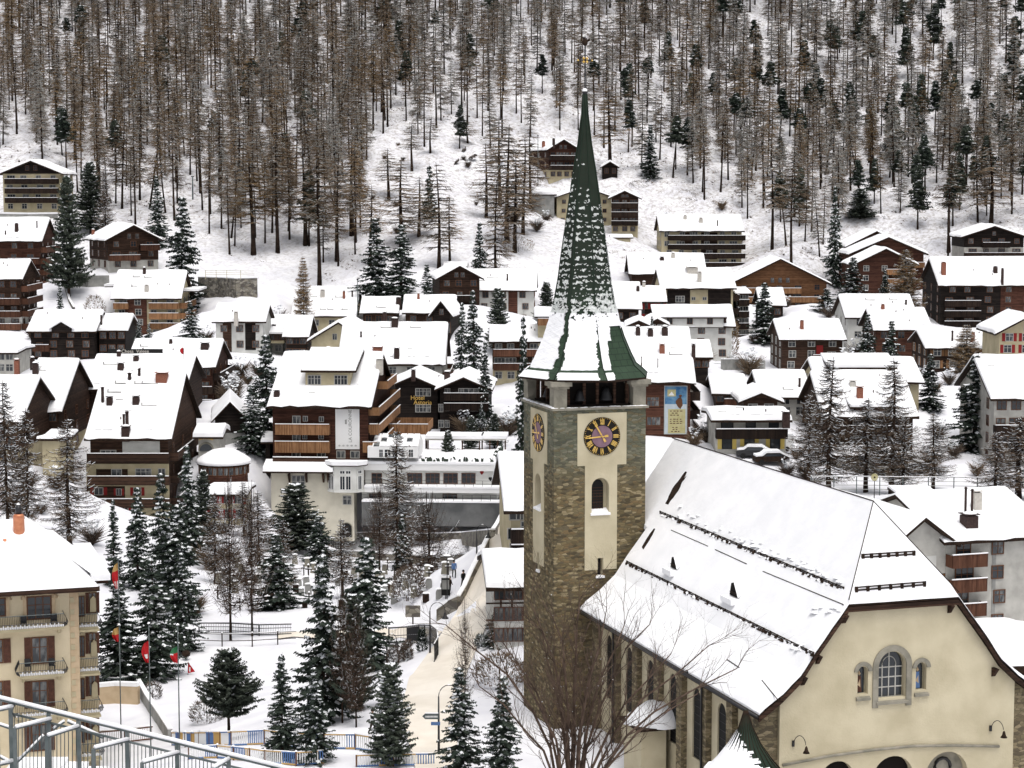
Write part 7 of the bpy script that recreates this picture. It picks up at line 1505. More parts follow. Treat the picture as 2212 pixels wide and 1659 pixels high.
TREES = [
 # px, top, base, width, kind, D, label
 (148, 372, 592, 74, 'P0', 440, 'big grey-green pine between the left edge roofs and the dark chalet'), (196, 345, 500, 66, 'P1', 490, 'dark pine behind the big grey-green pine, upper left'), (228, 362, 480, 50, 'L0', 485, 'brown conifer right of the dark upper-left pine'),
 (340, 378, 520, 38, 'S1', 480, 'narrow brownish spruce directly behind the dark chalet'), (395, 420, 590, 74, 'S0', 442, 'broad dark spruce standing right of the dark chalet'), (130, 608, 680, 24, 'S2', 400, 'small thin fir left of the tan house, by the curved wall'),
 (412, 650, 735, 44, 'S1', 390, 'fir at the right corner of the ochre-balcony house'), (300, 690, 735, 26, 'S2', 380, 'small snowy fir before the left wall of the ochre-balcony house'), (322, 698, 735, 24, 'S0', 380, 'second small snowy fir before the ochre-balcony house'),
 (655, 553, 625, 46, 'G0', 425, 'golden young larch above the long-roofed white house'), (812, 470, 645, 72, 'S1', 440, 'tall left one of two spruces behind the centre roofs'), (868, 482, 645, 66, 'S0', 440, 'right one of two spruces behind the centre roofs'), (928, 350, 560, 40, 'S2', 500, 'thin dark spruce in front of the open clearing'),
 (1036, 477, 585, 38, 'S0', 450, 'dark compact spruce above the white house left of the spire'), (922, 570, 642, 40, 'S1', 425, 'short spruce right of the centre pair'), (1005, 490, 520, 16, 'S2', 500, 'tiny fir on the open snow slope'),
 (998, 650, 742, 34, 'S0', 370, 'leftmost of three dark firs left of the spire'), (1022, 622, 760, 46, 'S0', 365, 'middle and tallest of three dark firs left of the spire'), (1076, 618, 705, 54, 'P0', 395, 'dark rounded pine right of the three firs'), (1180, 605, 700, 52, 'P1', 395, 'snow-frosted pine touching the left side of the spire'),
 (1130, 672, 860, 36, 'S2', 320, 'slender snowy fir beside the flat-roofed house left of the spire'), (1048, 730, 800, 30, 'S2', 340, 'thin fir between the annex and the flat-roofed house'),
 (1404, 268, 400, 40, 'S1', 575, 'snowy spruce right of the tiny black hut'), (1802, 400, 560, 36, 'S1', 505, 'snow-loaded slim spruce behind the orange chalet'), (1858, 405, 500, 62, 'P0', 540, 'dark bushy pine on the slope behind the stepped gables'),
 (1650, 608, 760, 60, 'S0', 400, 'big snowy fir in front of the orange chalet'), (1785, 622, 700, 54, 'S0', 420, 'snowy fir at the right foot of the orange chalet'), (1842, 555, 640, 56, 'S1', 450, 'dark fir left of the golden larch'), (1955, 535, 660, 84, 'G1', 430, 'broad golden larch in front of the stepped gables'), (1912, 580, 640, 30, 'S2', 440, 'small snowy fir beside the golden larch'),
 (1873, 675, 775, 44, 'S0', 345, 'left one of two young firs before the white house at right'), (1925, 690, 780, 50, 'S0', 345, 'right one of two young firs before the white house at right'), (2085, 700, 850, 76, 'G0', 325, 'brown bare larch in front of the dark reddish chalet, right'),
 (2008, 762, 910, 52, 'S0', 300, 'snowy spruce behind the bare larches, right of the broad roofs'), (2105, 762, 992, 92, 'S0', 280, 'big snow-clumped spruce right of the bare larches'),
 (1408, 680, 722, 24, 'D0', 350, 'dark ornamental tree sticking up behind the banner hotel roof'), (1655, 930, 985, 40, 'P1', 262, 'snowy bush-like pine next to the yellow-shuttered shop'),
 (577, 718, 980, 78, 'S0', 310, 'tall snowy spruce left of the balcony hotel'), (545, 830, 985, 62, 'S1', 305, 'broad snowy spruce at the left foot of the tall one, beside the balcony hotel'), (1018, 895, 940, 40, 'P1', 325, 'small pine before the black hotel'), (968, 925, 965, 50, 'P1', 310, 'snowy pine in a planter on the terrace'),
 (1068, 890, 930, 36, 'P0', 328, 'snowy small pine at the right end of the black hotel'), (1040, 870, 930, 26, 'S2', 335, 'snow-covered little fir beside the black hotel balconies'),
 (407, 960, 1200, 66, 'S1', 240, 'tall spruce before the right end of the red-shuttered hotel'), (248, 1075, 1290, 46, 'N0', 215, 'slim dark fir left of the spruce group'), (300, 1048, 1300, 66, 'S0', 215, 'dark spruce with white flecks, second in the left group'), (385, 1085, 1330, 96, 'S0', 200, 'widest snowy spruce in the left group above the flags'), (352, 1020, 1310, 76, 'S1', 208, 'tall spruce in the middle of the left group'), (440, 1010, 1150, 60, 'P0', 245, 'pine standing behind the spruce group, above the cemetery'),
 (330, 1205, 1440, 104, 'S1', 178, 'big snowy spruce right behind the Swiss flag'), (255, 1250, 1455, 110, 'S2', 176, 'dark broad spruce beside the cream hotel corner'), (395, 1190, 1400, 70, 'S0', 186, 'spruce at the right end of the group behind the flags'),
 (640, 1040, 1230, 112, 'P0', 262, 'large frosted pine in front of the cream hotel block'), (598, 1150, 1335, 86, 'S0', 205, 'snow-flecked spruce above the cemetery path'), (528, 1040, 1190, 84, 'L1', 262, 'brown bare larch left of the frosted pine'),
 (700, 1195, 1600, 128, 'S1', 142, 'tall loose snowy spruce, left of the clump by the street'), (793, 1155, 1480, 118, 'S0', 165, 'darkest and tallest spruce in the clump by the street'), (762, 1275, 1560, 90, 'P0', 146, 'grey-green spruce leaning on the dark one, street clump'), (870, 1110, 1310, 60, 'S1', 225, 'spruce behind the dark street clump'),
 (845, 1425, 1680, 96, 'P0', 128, 'young blue-green spruce at the bottom beside the street'), (611, 1410, 1660, 84, 'N0', 131, 'neat pointed fir at the bottom left of the street clump'), (680, 1440, 1665, 80, 'S1', 129, 'snowy spruce just right of the neat pointed fir, bottom'),
 (993, 1440, 1680, 84, 'S1', 124, 'frosted spruce left of the bare shrub, bottom centre'), (1085, 1450, 1690, 84, 'S2', 122, 'dark spruce under the bare shrub, bottom centre'), (1073, 1312, 1425, 56, 'S0', 160, 'small spruce in front of the half-timbered house'),
 (495, 1402, 1580, 112, 'R1', 141, 'round-crowned garden pine with bent trunk, below the flags'),
 (150, 900, 1160, 150, 'L0', 235, 'large bare larch with snow-lined limbs before the red-shuttered hotel'), (18, 820, 1180, 110, 'L1', 235, 'bare reddish larch cut by the left edge'), (60, 880, 1160, 120, 'L2', 238, 'bare larch between the left-edge larch and the large snow-lined one'), (860, 925, 1200, 130, 'L2', 262, 'bare drooping larch in front of the white terrace wing'), (560, 1060, 1230, 120, 'L0', 240, 'thin bare larch above the cemetery, left of the frosted pine'),
 (1790, 770, 1062, 150, 'L0', 243, 'leftmost tall bare larch right of the church tower'), (1870, 860, 1064, 130, 'L1', 246, 'low bare larch between the tall ones at right'), (1925, 772, 1064, 150, 'L2', 243, 'tall bare larch with brown lower trunk, middle of the right group'), (1950, 900, 1066, 120, 'L0', 240, 'bare larch with snowy limbs leaning right, right group'), (2015, 890, 1066, 110, 'L1', 250, 'slender bare larch over the open snow, right group'), (2200, 900, 1080, 190, 'L2', 236, 'wide bare larch cut by the right edge'), (1745, 850, 1050, 110, 'L1', 250, 'frosted bare larch beside the snowy car park'), (2150, 930, 1090, 120, 'L0', 232, 'bare larch left of the one at the right edge'),
 (515, 230, 440, 60, 'l2', 505, 'tall larch at the lower edge of the wood, left of the clearing'), (548, 330, 566, 90, 'l0', 478, 'leaning larch with bent foot at the wood edge'), (690, 330, 583, 80, 'l1', 463, 'straight larch at the lowest tip of the wood'), (728, 320, 540, 70, 'l3', 475, 'brown larch right of the straight one, lowest tip'), (600, 300, 540, 70, 'l1', 480, 'larch with green-brown crown near the bent-foot larch'), (660, 300, 520, 80, 'l4', 485, 'thick brown larch in the tip of the wood'), (760, 300, 510, 80, 'l2', 490, 'brown larch over the steep bank'), (868, 340, 540, 80, 'l6', 480, 'open-crowned larch left of the clearing'), (948, 350, 575, 70, 'l6', 460, 'widely branched larch in front of the clearing'), (1095, 270, 530, 90, 'l6', 480, 'tall larch group leader left of the spire, on the slope'), (1072, 380, 580, 70, 'l6', 455, 'larch standing lowest on the slope left of the spire'), (1130, 290, 520, 70, 'l2', 490, 'larch with bare lower trunk close to the concrete garage'), (1318, 180, 370, 70, 'l0', 580, 'thick-trunked larch directly behind the tiny hut'),
 (840, 320, 450, 60, 'l3', 520, 'larch at the left shoulder of the clearing'), (905, 380, 530, 62, 'l6', 485, 'wide larch between two thin ones in the clearing'), (972, 420, 560, 50, 'l0', 465, 'half-height larch low in the clearing'), (1050, 310, 480, 66, 'l2', 505, 'larch on the right edge of the clearing'), (1112, 330, 545, 74, 'l6', 472, 'bushy larch beside the slope track left of the spire'), (1146, 270, 420, 62, 'l4', 540, 'larch touching the left roof edge of the highest chalet'), (890, 262, 372, 46, 'l1', 550, 'slim larch in the upper clearing'), (800, 400, 562, 66, 'l5', 470, 'larch at the foot of the steep bank'), (1080, 250, 440, 70, 'l7', 530, 'tall larch above the slope track'), (930, 250, 352, 40, 'l3', 560, 'slim brown larch at the top of the clearing'), (1010, 262, 330, 44, 'l5', 575, 'larch above the long rock slab'),
 (498, 1070, 1395, 110, 'T0', 190, 'tall leafless tree left of the cemetery, above the wooden fence'), (545, 1085, 1385, 100, 'T1', 192, 'leafless tree in front of the left cemetery graves'), (925, 1090, 1318, 170, 'T0', 218, 'big dark-trunked leafless tree at the right of the cemetery'), (740, 1120, 1290, 90, 'L1', 228, 'thin leafless larch in the middle of the cemetery'), (466, 1060, 1280, 90, 'L2', 225, 'bare larch behind the left group of spruces'), (820, 1060, 1240, 100, 'T1', 250, 'leafless tree below the drooping larch by the low wall'), (615, 1120, 1300, 80, 'L2', 226, 'small bare larch between the frosted pine and the graves'), (740, 1290, 1600, 90, 'T1', 141, 'leafless birch-like tree with pale limbs inside the street clump'), (770, 1340, 1610, 80, 'T0', 139, 'second leafless tree of the street clump, right'), (1004, 1330, 1560, 60, 'T1', 136, 'slender leafless tree over the street, left of the shrub'), (690, 1110, 1215, 60, 'S2', 255, 'small spruce at the foot of the ivory hotel wall'),
 (1710, 330, 540, 60, 'l1', 505, 'tall larch behind the left roof of the orange chalet'), (1668, 300, 500, 60, 'l3', 525, 'brown larch above the big orange chalet'), (2140, 300, 500, 80, 'l4', 530, 'thick brown larch behind the black far-right chalet'), (2050, 330, 520, 60, 'l1', 520, 'larch beside the pale pole at the far right wood edge'),
]
def kindof(k):
    c, i = k[0], int(k[1])
    if c == 'S': return (SP[i % 3], 14, 2.9, 'spruce_tree')
    if c == 'N': return (SPN[i % 2], 15, 2.6, 'fir_tree')
    if c == 'P': return (PN[i % 2], 14, 3.2, 'pine_tree')
    if c == 'D': return (SPN[1], 15, 2.6, 'ornamental_tree')
    if c == 'L': return (LN[i % 3], 20, 4.6, 'bare_larch')
    if c == 'R': return (RP_, 9, 3.0, 'garden_pine')
    if c == 'T': return (DT[i % 2], 16, 4.6, 'bare_tree')
    if c == 'G': return (GL[i % 2], 14, 3.4, 'golden_larch')
    if c == 'l': return (FL[i], 24, 2.5, 'larch_tree')
RP_ = spruce(9, 3.0, 380, 'pine', .35, 1.9, .30, .02, .38, .26)
DT = [larch(16, 4.6, 370 + i, 'twig', .22, 1.5, .03, .9, 3.0, tb=1.0) for i in range(2)]
GL = [larch(14, 3.4, 350 + i, 'larch2', .04, 3.6, .10, 1.1, .1, tb=3.2) for i in range(2)]
for (px, yt, yb_, w_, k, D_, lab) in TREES:
    pr_, H0, R0, nm = kindof(k); p = P(px, yb_, D_); g_ = ground(p[0], p[1])[0]
    if g_ < p[2] - .2:      # ground is lower than the seen foot: carry the trunk down to it
        top = P(px, yt, D_); z0 = g_; hh = top[2] - z0
    else: top = P(px, yt, D_); z0 = max(p[2], g_ - .5) if g_ - p[2] < 6 else p[2]; hh = top[2] - z0
    place(nm, pr_, (p[0], p[1], z0), hh / H0, RND.uniform(0, 6.28), lab, 'tree', None, sxy=(w_ * (1.5 if k[0] == 'S' else 1.22) / FPX * D_) / (2 * R0))
# ------------------------------------------------------------------ walls, fences, lamps and the rest
def gpt(px, py): return hit(px, py)
def wallrun(name, label, pts, h, th, m, cat='wall', snow=.15, sink=1.0, D=None):
    W_ = [hit(*p) if D is None else P(p[0], p[1], D) for p in pts]; c = sum(W_) / len(W_); root = empty(name, tuple(c)); tag(root, label, cat)
    b = MB(); s = MB()
    for A, B_ in zip(W_[:-1], W_[1:]):
        A = A - c; B_ = B_ - c; d = (B_ - A); d[2] = 0; L_ = np.linalg.norm(d); d /= L_; nrm = np.array([-d[1], d[0], 0]) * th / 2
        for mb, z0, z1, k in ((b, -sink, h, 1), (s, h + .005, h + snow, 1.12)):
            if mb is s and snow <= 0: continue
            n_ = nrm * k; v = [A - n_ + [0, 0, z0], B_ - n_ + [0, 0, z0], B_ + n_ + [0, 0, z0], A + n_ + [0, 0, z0], A - n_ + [0, 0, z1], B_ - n_ + [0, 0, z1], B_ + n_ + [0, 0, z1], A + n_ + [0, 0, z1]]
            mb.raw(v, [(0, 3, 2, 1), (4, 5, 6, 7), (0, 1, 5, 4), (1, 2, 6, 5), (2, 3, 7, 6), (3, 0, 4, 7)], m if mb is b else 'snow')
    b.build('masonry', root)
    if snow > 0: s.build('snow_cap', root)
    return root
wallrun('street_wall', 'brown stone parapet curving down the left side of the gritted street', [(1086, 1122), (1073, 1150), (1052, 1192), (1035, 1226), (1018, 1262), (1003, 1297), (990, 1316), (968, 1330), (943, 1342)], 1.15, .4, 'stone')
wallrun('terrace_wall', 'long low stone wall above the cemetery, below the white riverside terraces', [(700, 1166), (800, 1164), (900, 1166), (1000, 1165), (1064, 1166)], .9, .5, 'stone')
wallrun('terrace_wall', 'second low dark stone wall across the upper cemetery', [(690, 1200), (780, 1204), (880, 1212), (960, 1216), (1038, 1214)], .8, .5, 'stone')
wallrun('retaining_wall', 'dark rubble retaining wall right of the ochre-balcony house', [(431, 640), (470, 641), (510, 643), (556, 642)], 4.0, .8, 'stone', snow=.2)
wallrun('retaining_wall', 'pale grey retaining wall with rail left of the ochre-balcony house', [(147, 620), (190, 621), (236, 622)], 2.4, .6, 'grey', snow=.2)
wallrun('retaining_wall', 'low curved stone wall winding down by the small thin fir', [(136, 604), (142, 628), (150, 655), (160, 672)], .8, .4, 'stone', snow=.15)
wallrun('retaining_wall', 'low grey wall in front of the cream forest-edge house', [(-5, 474), (60, 474), (125, 473)], 1.2, .5, 'grey', snow=.4)
wallrun('garden_wall', 'grey concrete wall below the chalet right of the big orange gable', [(1560, 800), (1610, 800), (1650, 800)], 1.6, .5, 'grey')
def fence(name, label, pts, h, post_m='metal', rail_m='metal', step=2.2, rails=(.5, 1.0), cat='fence', pick=None, D=None, snow=True, bar=None):
    W_ = [hit(*p) if D is None else P(p[0], p[1], D) for p in pts]; c = sum(W_) / len(W_); root = empty(name, tuple(c)); tag(root, label, cat)
    rb_ = MB(); sn_ = MB()
    for A, B_ in zip(W_[:-1], W_[1:]):
        A = A - c; B_ = B_ - c; L_ = np.linalg.norm(B_ - A); n = max(1, int(round(L_ / step)))
        for i in range(n):
            q = A + (B_ - A) * i / n; pb = MB(); pb.box(q[0] - .05, q[0] + .05, q[1] - .05, q[1] + .05, q[2] - .6, q[2] + h + .05, post_m)
            if snow: pb.blob((q[0], q[1], q[2] + h + .05), .1, .1, .1, 'snow', 5, 2)
            pb.build('post', root)
        for r in rails: rb_.tube([A + [0, 0, h * r], B_ + [0, 0, h * r]], .035, rail_m, 4, False)
        if bar:
            nb = int(L_ / .16)
            for i in range(nb):
                q = A + (B_ - A) * (i + .5) / nb; col = bar[(i // 9) % len(bar)] if len(bar) > 1 else bar[0]; bw_ = .012 if bar[0] in ('metal', 'steel', 'frame_b') else .035; rb_.box(q[0] - bw_, q[0] + bw_, q[1] - .015, q[1] + .015, q[2] + .12, q[2] + h * .92, col)
            for i in range(int(L_ / 1.44) + 1):
                a0, a1 = min(1, i * 1.44 / L_), min(1, (i + 1) * 1.44 / L_)
                if a1 > a0:
                    for r, k_ in ((.97, 0), (.10, 1)): q0, q1_ = A + (B_ - A) * a0, A + (B_ - A) * a1; rb_.tube([q0 + [0, 0, h * r], q1_ + [0, 0, h * r]], .06, bar[-1 - ((i + k_) % 2)] if len(bar) > 2 else rail_m, 4, False)
        if snow: sn_.tube([A + [0, 0, h * rails[-1] + .05], B_ + [0, 0, h * rails[-1] + .05]], .045, 'snow', 5)
    rb_.build('railing', root)
    if snow: sn_.build('rail_snow', root)
    return root
pal = ('white_paint', 'blue', 'yellow')
fence('picket_fence', 'upper yellow and blue play-area fence below the garden pine', [(372, 1612), (430, 1614), (500, 1617), (572, 1612), (625, 1618), (700, 1621), (768, 1624), (803, 1626)], 1.05, 'frame_b', 'yellow', 2.4, (.1, .97), bar=pal)
fence('picket_fence', 'lower yellow and blue play-area fence along the bottom edge, left', [(408, 1641), (470, 1645), (540, 1650), (573, 1652), (640, 1655), (700, 1656)], .9, 'frame_b', 'yellow', 2.2, (.1, .97), bar=pal)
fence('picket_fence', 'yellow and blue fence at the bottom right of the street clump', [(770, 1658), (850, 1660), (940, 1660)], .8, 'frame_b', 'yellow', 2.2, (.1, .97), bar=pal)
fence('timber_fence', 'dark wooden fence with thick posts across the snowy garden', [(372, 1392), (420, 1396), (480, 1400), (545, 1398), (600, 1396), (640, 1392)], 1.3, 'bark', 'bark', 3.2, (.45, .95))
fence('metal_railing', 'thin dark railing along the stream above the wooden fence', [(430, 1372), (500, 1374), (560, 1378), (630, 1376)], 1.1, 'metal', 'metal', 3, (.3, .65, 1.0), bar=('metal',))
fence('metal_railing', 'curved railing round the plaza beside the street', [(840, 1398), (880, 1392), (905, 1390), (930, 1394), (944, 1404), (946, 1420), (938, 1436)], 1.6, 'metal', 'metal', 2.5, (.5, 1.0), bar=('metal',))
fence('ochre_fence', 'ochre slatted fence on top of the dark rubble wall', [(444, 597), (490, 597), (550, 598)], 1.3, 'cream', 'cream', 2.6, (.3, .6, .95), D=432)
fence('road_railing', 'long multi-bar railing in front of the bare larches, right', [(1752, 1066), (1850, 1066), (1950, 1067), (2060, 1068), (2212, 1070)], 2.0, 'steel', 'grey', 3.2, (.25, .5, .75, 1.0), D=236)
fence('road_railing', 'railing beside the concrete wall below the car park, right of the banner hotel', [(1540, 802), (1600, 802), (1650, 803)], 1.2, 'metal', 'metal', 2.6, (.5, 1.0), D=318)
fence('bridge_railing', 'thin railing on the ledge by the arched door of the big hotel', [(700, 1178), (740, 1178), (776, 1178)], 1.0, 'metal', 'metal', 2.5, (.5, 1.0))
# street lamps
def lamp(px, yb_, hpx, label, curl=1, D=None, base=None):
    p = hit(px, yb_) if D is None else P(px, yb_, D); h = hpx / FPX * p[1]; root = empty('street_lamp', tuple(p)); tag(root, label, 'street lamp')
    b = MB(); b.tube([(0, 0, -.6), (0, 0, .9), (0, 0, h * .8)], [.1, .08, .05], 'metal', 7); b.build('pole', root)
    b = MB(); r = h * .115 + .1; b.tube([(r - r * math.cos(t), 0, h * .8 + r * 1.15 * math.sin(t)) for t in np.linspace(0, math.pi * 1.05, 12)], .03, 'metal', 5); b.blob((r, 0, h * .8 + r * 1.17), .12, .05, .05, 'snow', 6, 2); b.build('arm', root)
    b = MB(); z = h * .8 - .12; b.lathe([(.30, z - .5), (.26, z - .42), (.14, z - .28), (.1, z - .05), (.03, z + .05)], 'metal', (2 * r, 0), 12); b.build('lamp_shade', root); return root
lamp(1030, 1226, 90, 'gooseneck street lamp beside the upper end of the street wall')
lamp(929, 1416, 122, 'gooseneck street lamp at the plaza railing, left edge of the street')
lamp(836, 1437, 70, 'small gooseneck lamp among the trees left of the plaza')
L4 = lamp(948, 1638, 168, 'gooseneck lamp carrying the grey arrow sign, bottom centre')
p = hit(966, 1312); h = 102 / FPX * p[1]; r_ = empty('street_lamp', tuple(p)); tag(r_, 'straight slim lamp post in the snow left of the street', 'street lamp')
b = MB(); b.tube([(0, 0, -.5), (0, 0, h)], .05, 'metal', 6); b.build('pole', r_); b = MB(); b.box(-.35, .35, -.2, .2, h, h + .12, 'metal'); b.blob((0, 0, h + .12), .4, .22, .15, 'snow', 7, 2); b.build('lamp_head', r_)
p = np.array(L4.location); s_ = p[1] / FPX; z0 = (1638 - 1553) * s_
sg_ = empty('direction_sign', (p[0], p[1] - .12, p[2] + z0)); tag(sg_, 'grey arrow-shaped direction board pointing left on the lamp post', 'sign')
b = MB(); hh = 12.5 * s_; w_ = 36 * s_; b.prism([(-w_, hh / 2), (-w_ + hh * .5, 0), (0, 0), (0, hh), (-w_ + hh * .5, hh)], 1, -.03, .03, 'steel'); b.build('board', sg_)
b = MB()
for i in range(9): x = -w_ + hh * .55 + i * (w_ - hh * .7) / 9; b.box(x, x + .07, -.036, -.031, hh * .3, hh * .62, 'white_paint')
b.box(-w_ + hh * .5, -.03, -.06, .06, hh + .001, hh + .06, 'snow'); b.build('lettering', sg_)
b = MB(); b.box(-.5, .1, -.05, .05, -.4, -.2, 'blue'); b.build('street_name_plate', sg_)
# flags
def flagpole(px, ytop, yb_, D, cols, yf0, yf1, label):
    p = P(px, yb_, D); g_ = ground(p[0], p[1])[0]; zt_ = P(px, ytop, D)[2]; root = empty('flagpole', (p[0], p[1], g_)); tag(root, label, 'flagpole'); H_ = zt_ - g_
    b = MB(); b.tube([(0, 0, -.4), (0, 0, H_)], [.055, .035], 'steel', 7); b.blob((0, 0, H_), .12, .12, .12, 'snow', 7, 3); b.build('pole', root)
    za, zb_ = P(px, yf0, D)[2] - g_, P(px, yf1, D)[2] - g_; b = MB(); n = 10
    # a limp flag hanging in folds beside the pole
    def fp(u, v): w_ = (.12 + .42 * math.sin(math.pi * min(1, v * .8 + .15))) ; return (-.05 - u * w_, .12 * math.sin(u * 7 + v * 3) , za + (zb_ - za) * (v + .12 * u * (1 - v)))
    for i in range(6):
        for j in range(n):
            u0, u1, v0, v1 = i / 6, (i + 1) / 6, j / n, (j + 1) / n; c_ = cols(i, j / n); b.face([fp(u0, v0), fp(u1, v0), fp(u1, v1), fp(u0, v1)], c_, True)
    b.build('flag', root); return root
flagpole(324.4, 1347, 1524, 148, lambda i, v: 'white_paint' if (.5 < v < .8 and 1 <= i <= 3) else 'flagred', 1384, 1431, 'flagpole with limp red flag with white cross, middle of the garden poles')
flagpole(388, 1350, 1606, 140, lambda i, v: 'flaggreen' if v < .35 else 'white_paint' if v < .45 and i > 2 else 'flagred', 1396, 1432, 'flagpole with limp green and red flag, right of the Swiss flag')
flagpole(259.5, 1350, 1478, 156, lambda i, v: 'yellow' if v < .45 else 'flagred', 1354, 1386, 'flagpole with yellow and red flag beside the cream hotel')
flagpole(257, 1205, 1300, 173, lambda i, v: 'yellow' if v < .3 else 'flagred' if (v < .7 or i % 2) else 'white_paint', 1215, 1272, 'taller flagpole with red and white flag in front of the slim dark fir')
flagpole(397.5, 752, 793, 300, lambda i, v: 'flagred', 750, 765, 'small red flag on a thin pole above the sign-topped hotel')
# little pennant and ball on the garden snow
p = hit(413, 1462); r_ = empty('pennant', tuple(p)); tag(r_, 'small red pennant with white cross leaning in the garden snow', 'flag'); b = MB(); b.prism([(-.3, .2), (-.25, 1.2), (.35, .35)], 1, -.02, .02, 'flagred'); b.box(-.17, -.05, -.03, -.021, .35, .75, 'white_paint'); b.tube([(-.3, 0, -.2), (-.25, 0, 1.25)], .025, 'metal', 5); b.build('cloth', r_)
p = hit(402, 1432); r_ = empty('lamp_globe', tuple(p)); tag(r_, 'dark round garden lamp standing right of the green and red flag', 'garden lamp'); b = MB(); b.tube([(0, 0, -.2), (0, 0, .35)], .04, 'metal', 5); b.build('stem', r_); b = MB(); b.lathe([(.1, .3), (.36, .42), (.42, .62), (.32, .85), (.08, .95)], 'fascia', (0, 0), 12); b.build('globe', r_)
# hotel garden terrace with ramp parapet
t1 = wallrun('terrace_wall', 'tan garden terrace wall with snowy top beside the cream hotel', [(214, 1524), (250, 1522), (300, 1520)], 1.5, .4, 'pink', snow=.35)
fence('terrace_railing', 'white baluster railing on the tan garden terrace', [(214, 1500), (255, 1497), (297, 1490)], 1.3, 'steel', 'steel', 1.8, (.1, 1.0), bar=('steel',))
wallrun('ramp_parapet', 'dark diagonal parapet dropping from the garden terrace to the fence', [(299, 1494), (320, 1530), (345, 1570), (368, 1606)], 1.0, .35, 'grey', snow=.12)
fence('terrace_railing', 'brown baluster railing below the garden terrace', [(215, 1612), (270, 1606), (330, 1600)], 1.1, 'frame_b', 'frame_b', 2, (.1, 1.0), bar=('frame_b',))
# hedge, shrubs
def shrub(px, py, w, h, label, m='hedge', n=260, conic=False, name='shrub', D=None):
    p = hit(px, py) if D is None else P(px, py, D); s_ = p[1] / FPX; W_, H_ = w * s_, h * s_; rs = np.random.RandomState(int(px * 7 + py)); t = TM()
    v = rs.rand(n) ** .8; a = rs.rand(n) * 6.283; rr = W_ / 2 * ((1 - v) ** .6 if conic else np.sqrt(np.clip(1 - (v * 1.6 - .6) ** 2, .05, 1))) * rs.uniform(.5, 1, n) ** .5
    c = np.c_[rr * np.cos(a), rr * np.sin(a), v * H_]; t.quads(blades(c, np.c_[np.cos(a) * .5, np.sin(a) * .5, rs.uniform(.1, 1.2, n)], rs.uniform(.12, .35, n) * H_ ** .5, rs.uniform(.03, .09, n) * H_ ** .4, rs, .2), m)
    k = rs.rand(n) < .3; t.quads(flats(c[k] + [0, 0, .05], rs.uniform(.05, .16, k.sum()) * H_ ** .4, rs, .4), 'snow_tree')
    o = empty(name, tuple(p)); tag(o, label, 'shrub'); link_mesh('foliage', t.mesh('foliage'), o)
    b = MB(); b.tube([(0, 0, -.3), (0, 0, H_ * .6)], [.06, .02], 'bark', 5); b.build('stem', o)
shrub(447, 1562, 78, 42, 'brown leafless hedge with snow on top behind the garden pine', n=700)
shrub(881, 1428, 22, 42, 'left one of two russet cone shrubs beside the street', 'hedge', 500, True); shrub(872, 1430, 20, 34, 'right, lower one of two russet cone shrubs beside the street', 'hedge', 400, True)
shrub(912, 1408, 20, 46, 'dark green cone shrub by the plaza lamp', 'needle', 500, True); shrub(850, 1440, 26, 40, 'dark red-brown bush under the dark street clump', 'hedge', 400)
shrub(330, 1512, 40, 34, 'russet bush at the foot of the Swiss flag pole', 'hedge', 350); shrub(882, 1305, 70, 70, 'round brown leafless bush below the drooping larch', 'hedge', 900); shrub(1040, 1400, 30, 26, 'low dark hedge right of the street under the half-timbered house', 'needle', 400)
shrub(1312, 380, 60, 14, 'frosted brush beneath the tiny black hut', 'larch', 400); shrub(1380, 408, 44, 16, 'brown brush at the foot of the snowy spruce by the hut', 'hedge', 400); shrub(1120, 545, 70, 30, 'frosted brush below the lowest slope larch', 'larch', 500); shrub(205, 690, 46, 50, 'frosted bare shrub left of the ochre-balcony house', 'larch', 500); shrub(1578, 770, 34, 80, 'tall pale bare shrub beside the white dormer house', 'larch2', 700)
shrub(1080, 1480, 120, 60, 'dense snowy brush under the tower, left of its foot', 'larch', 900)
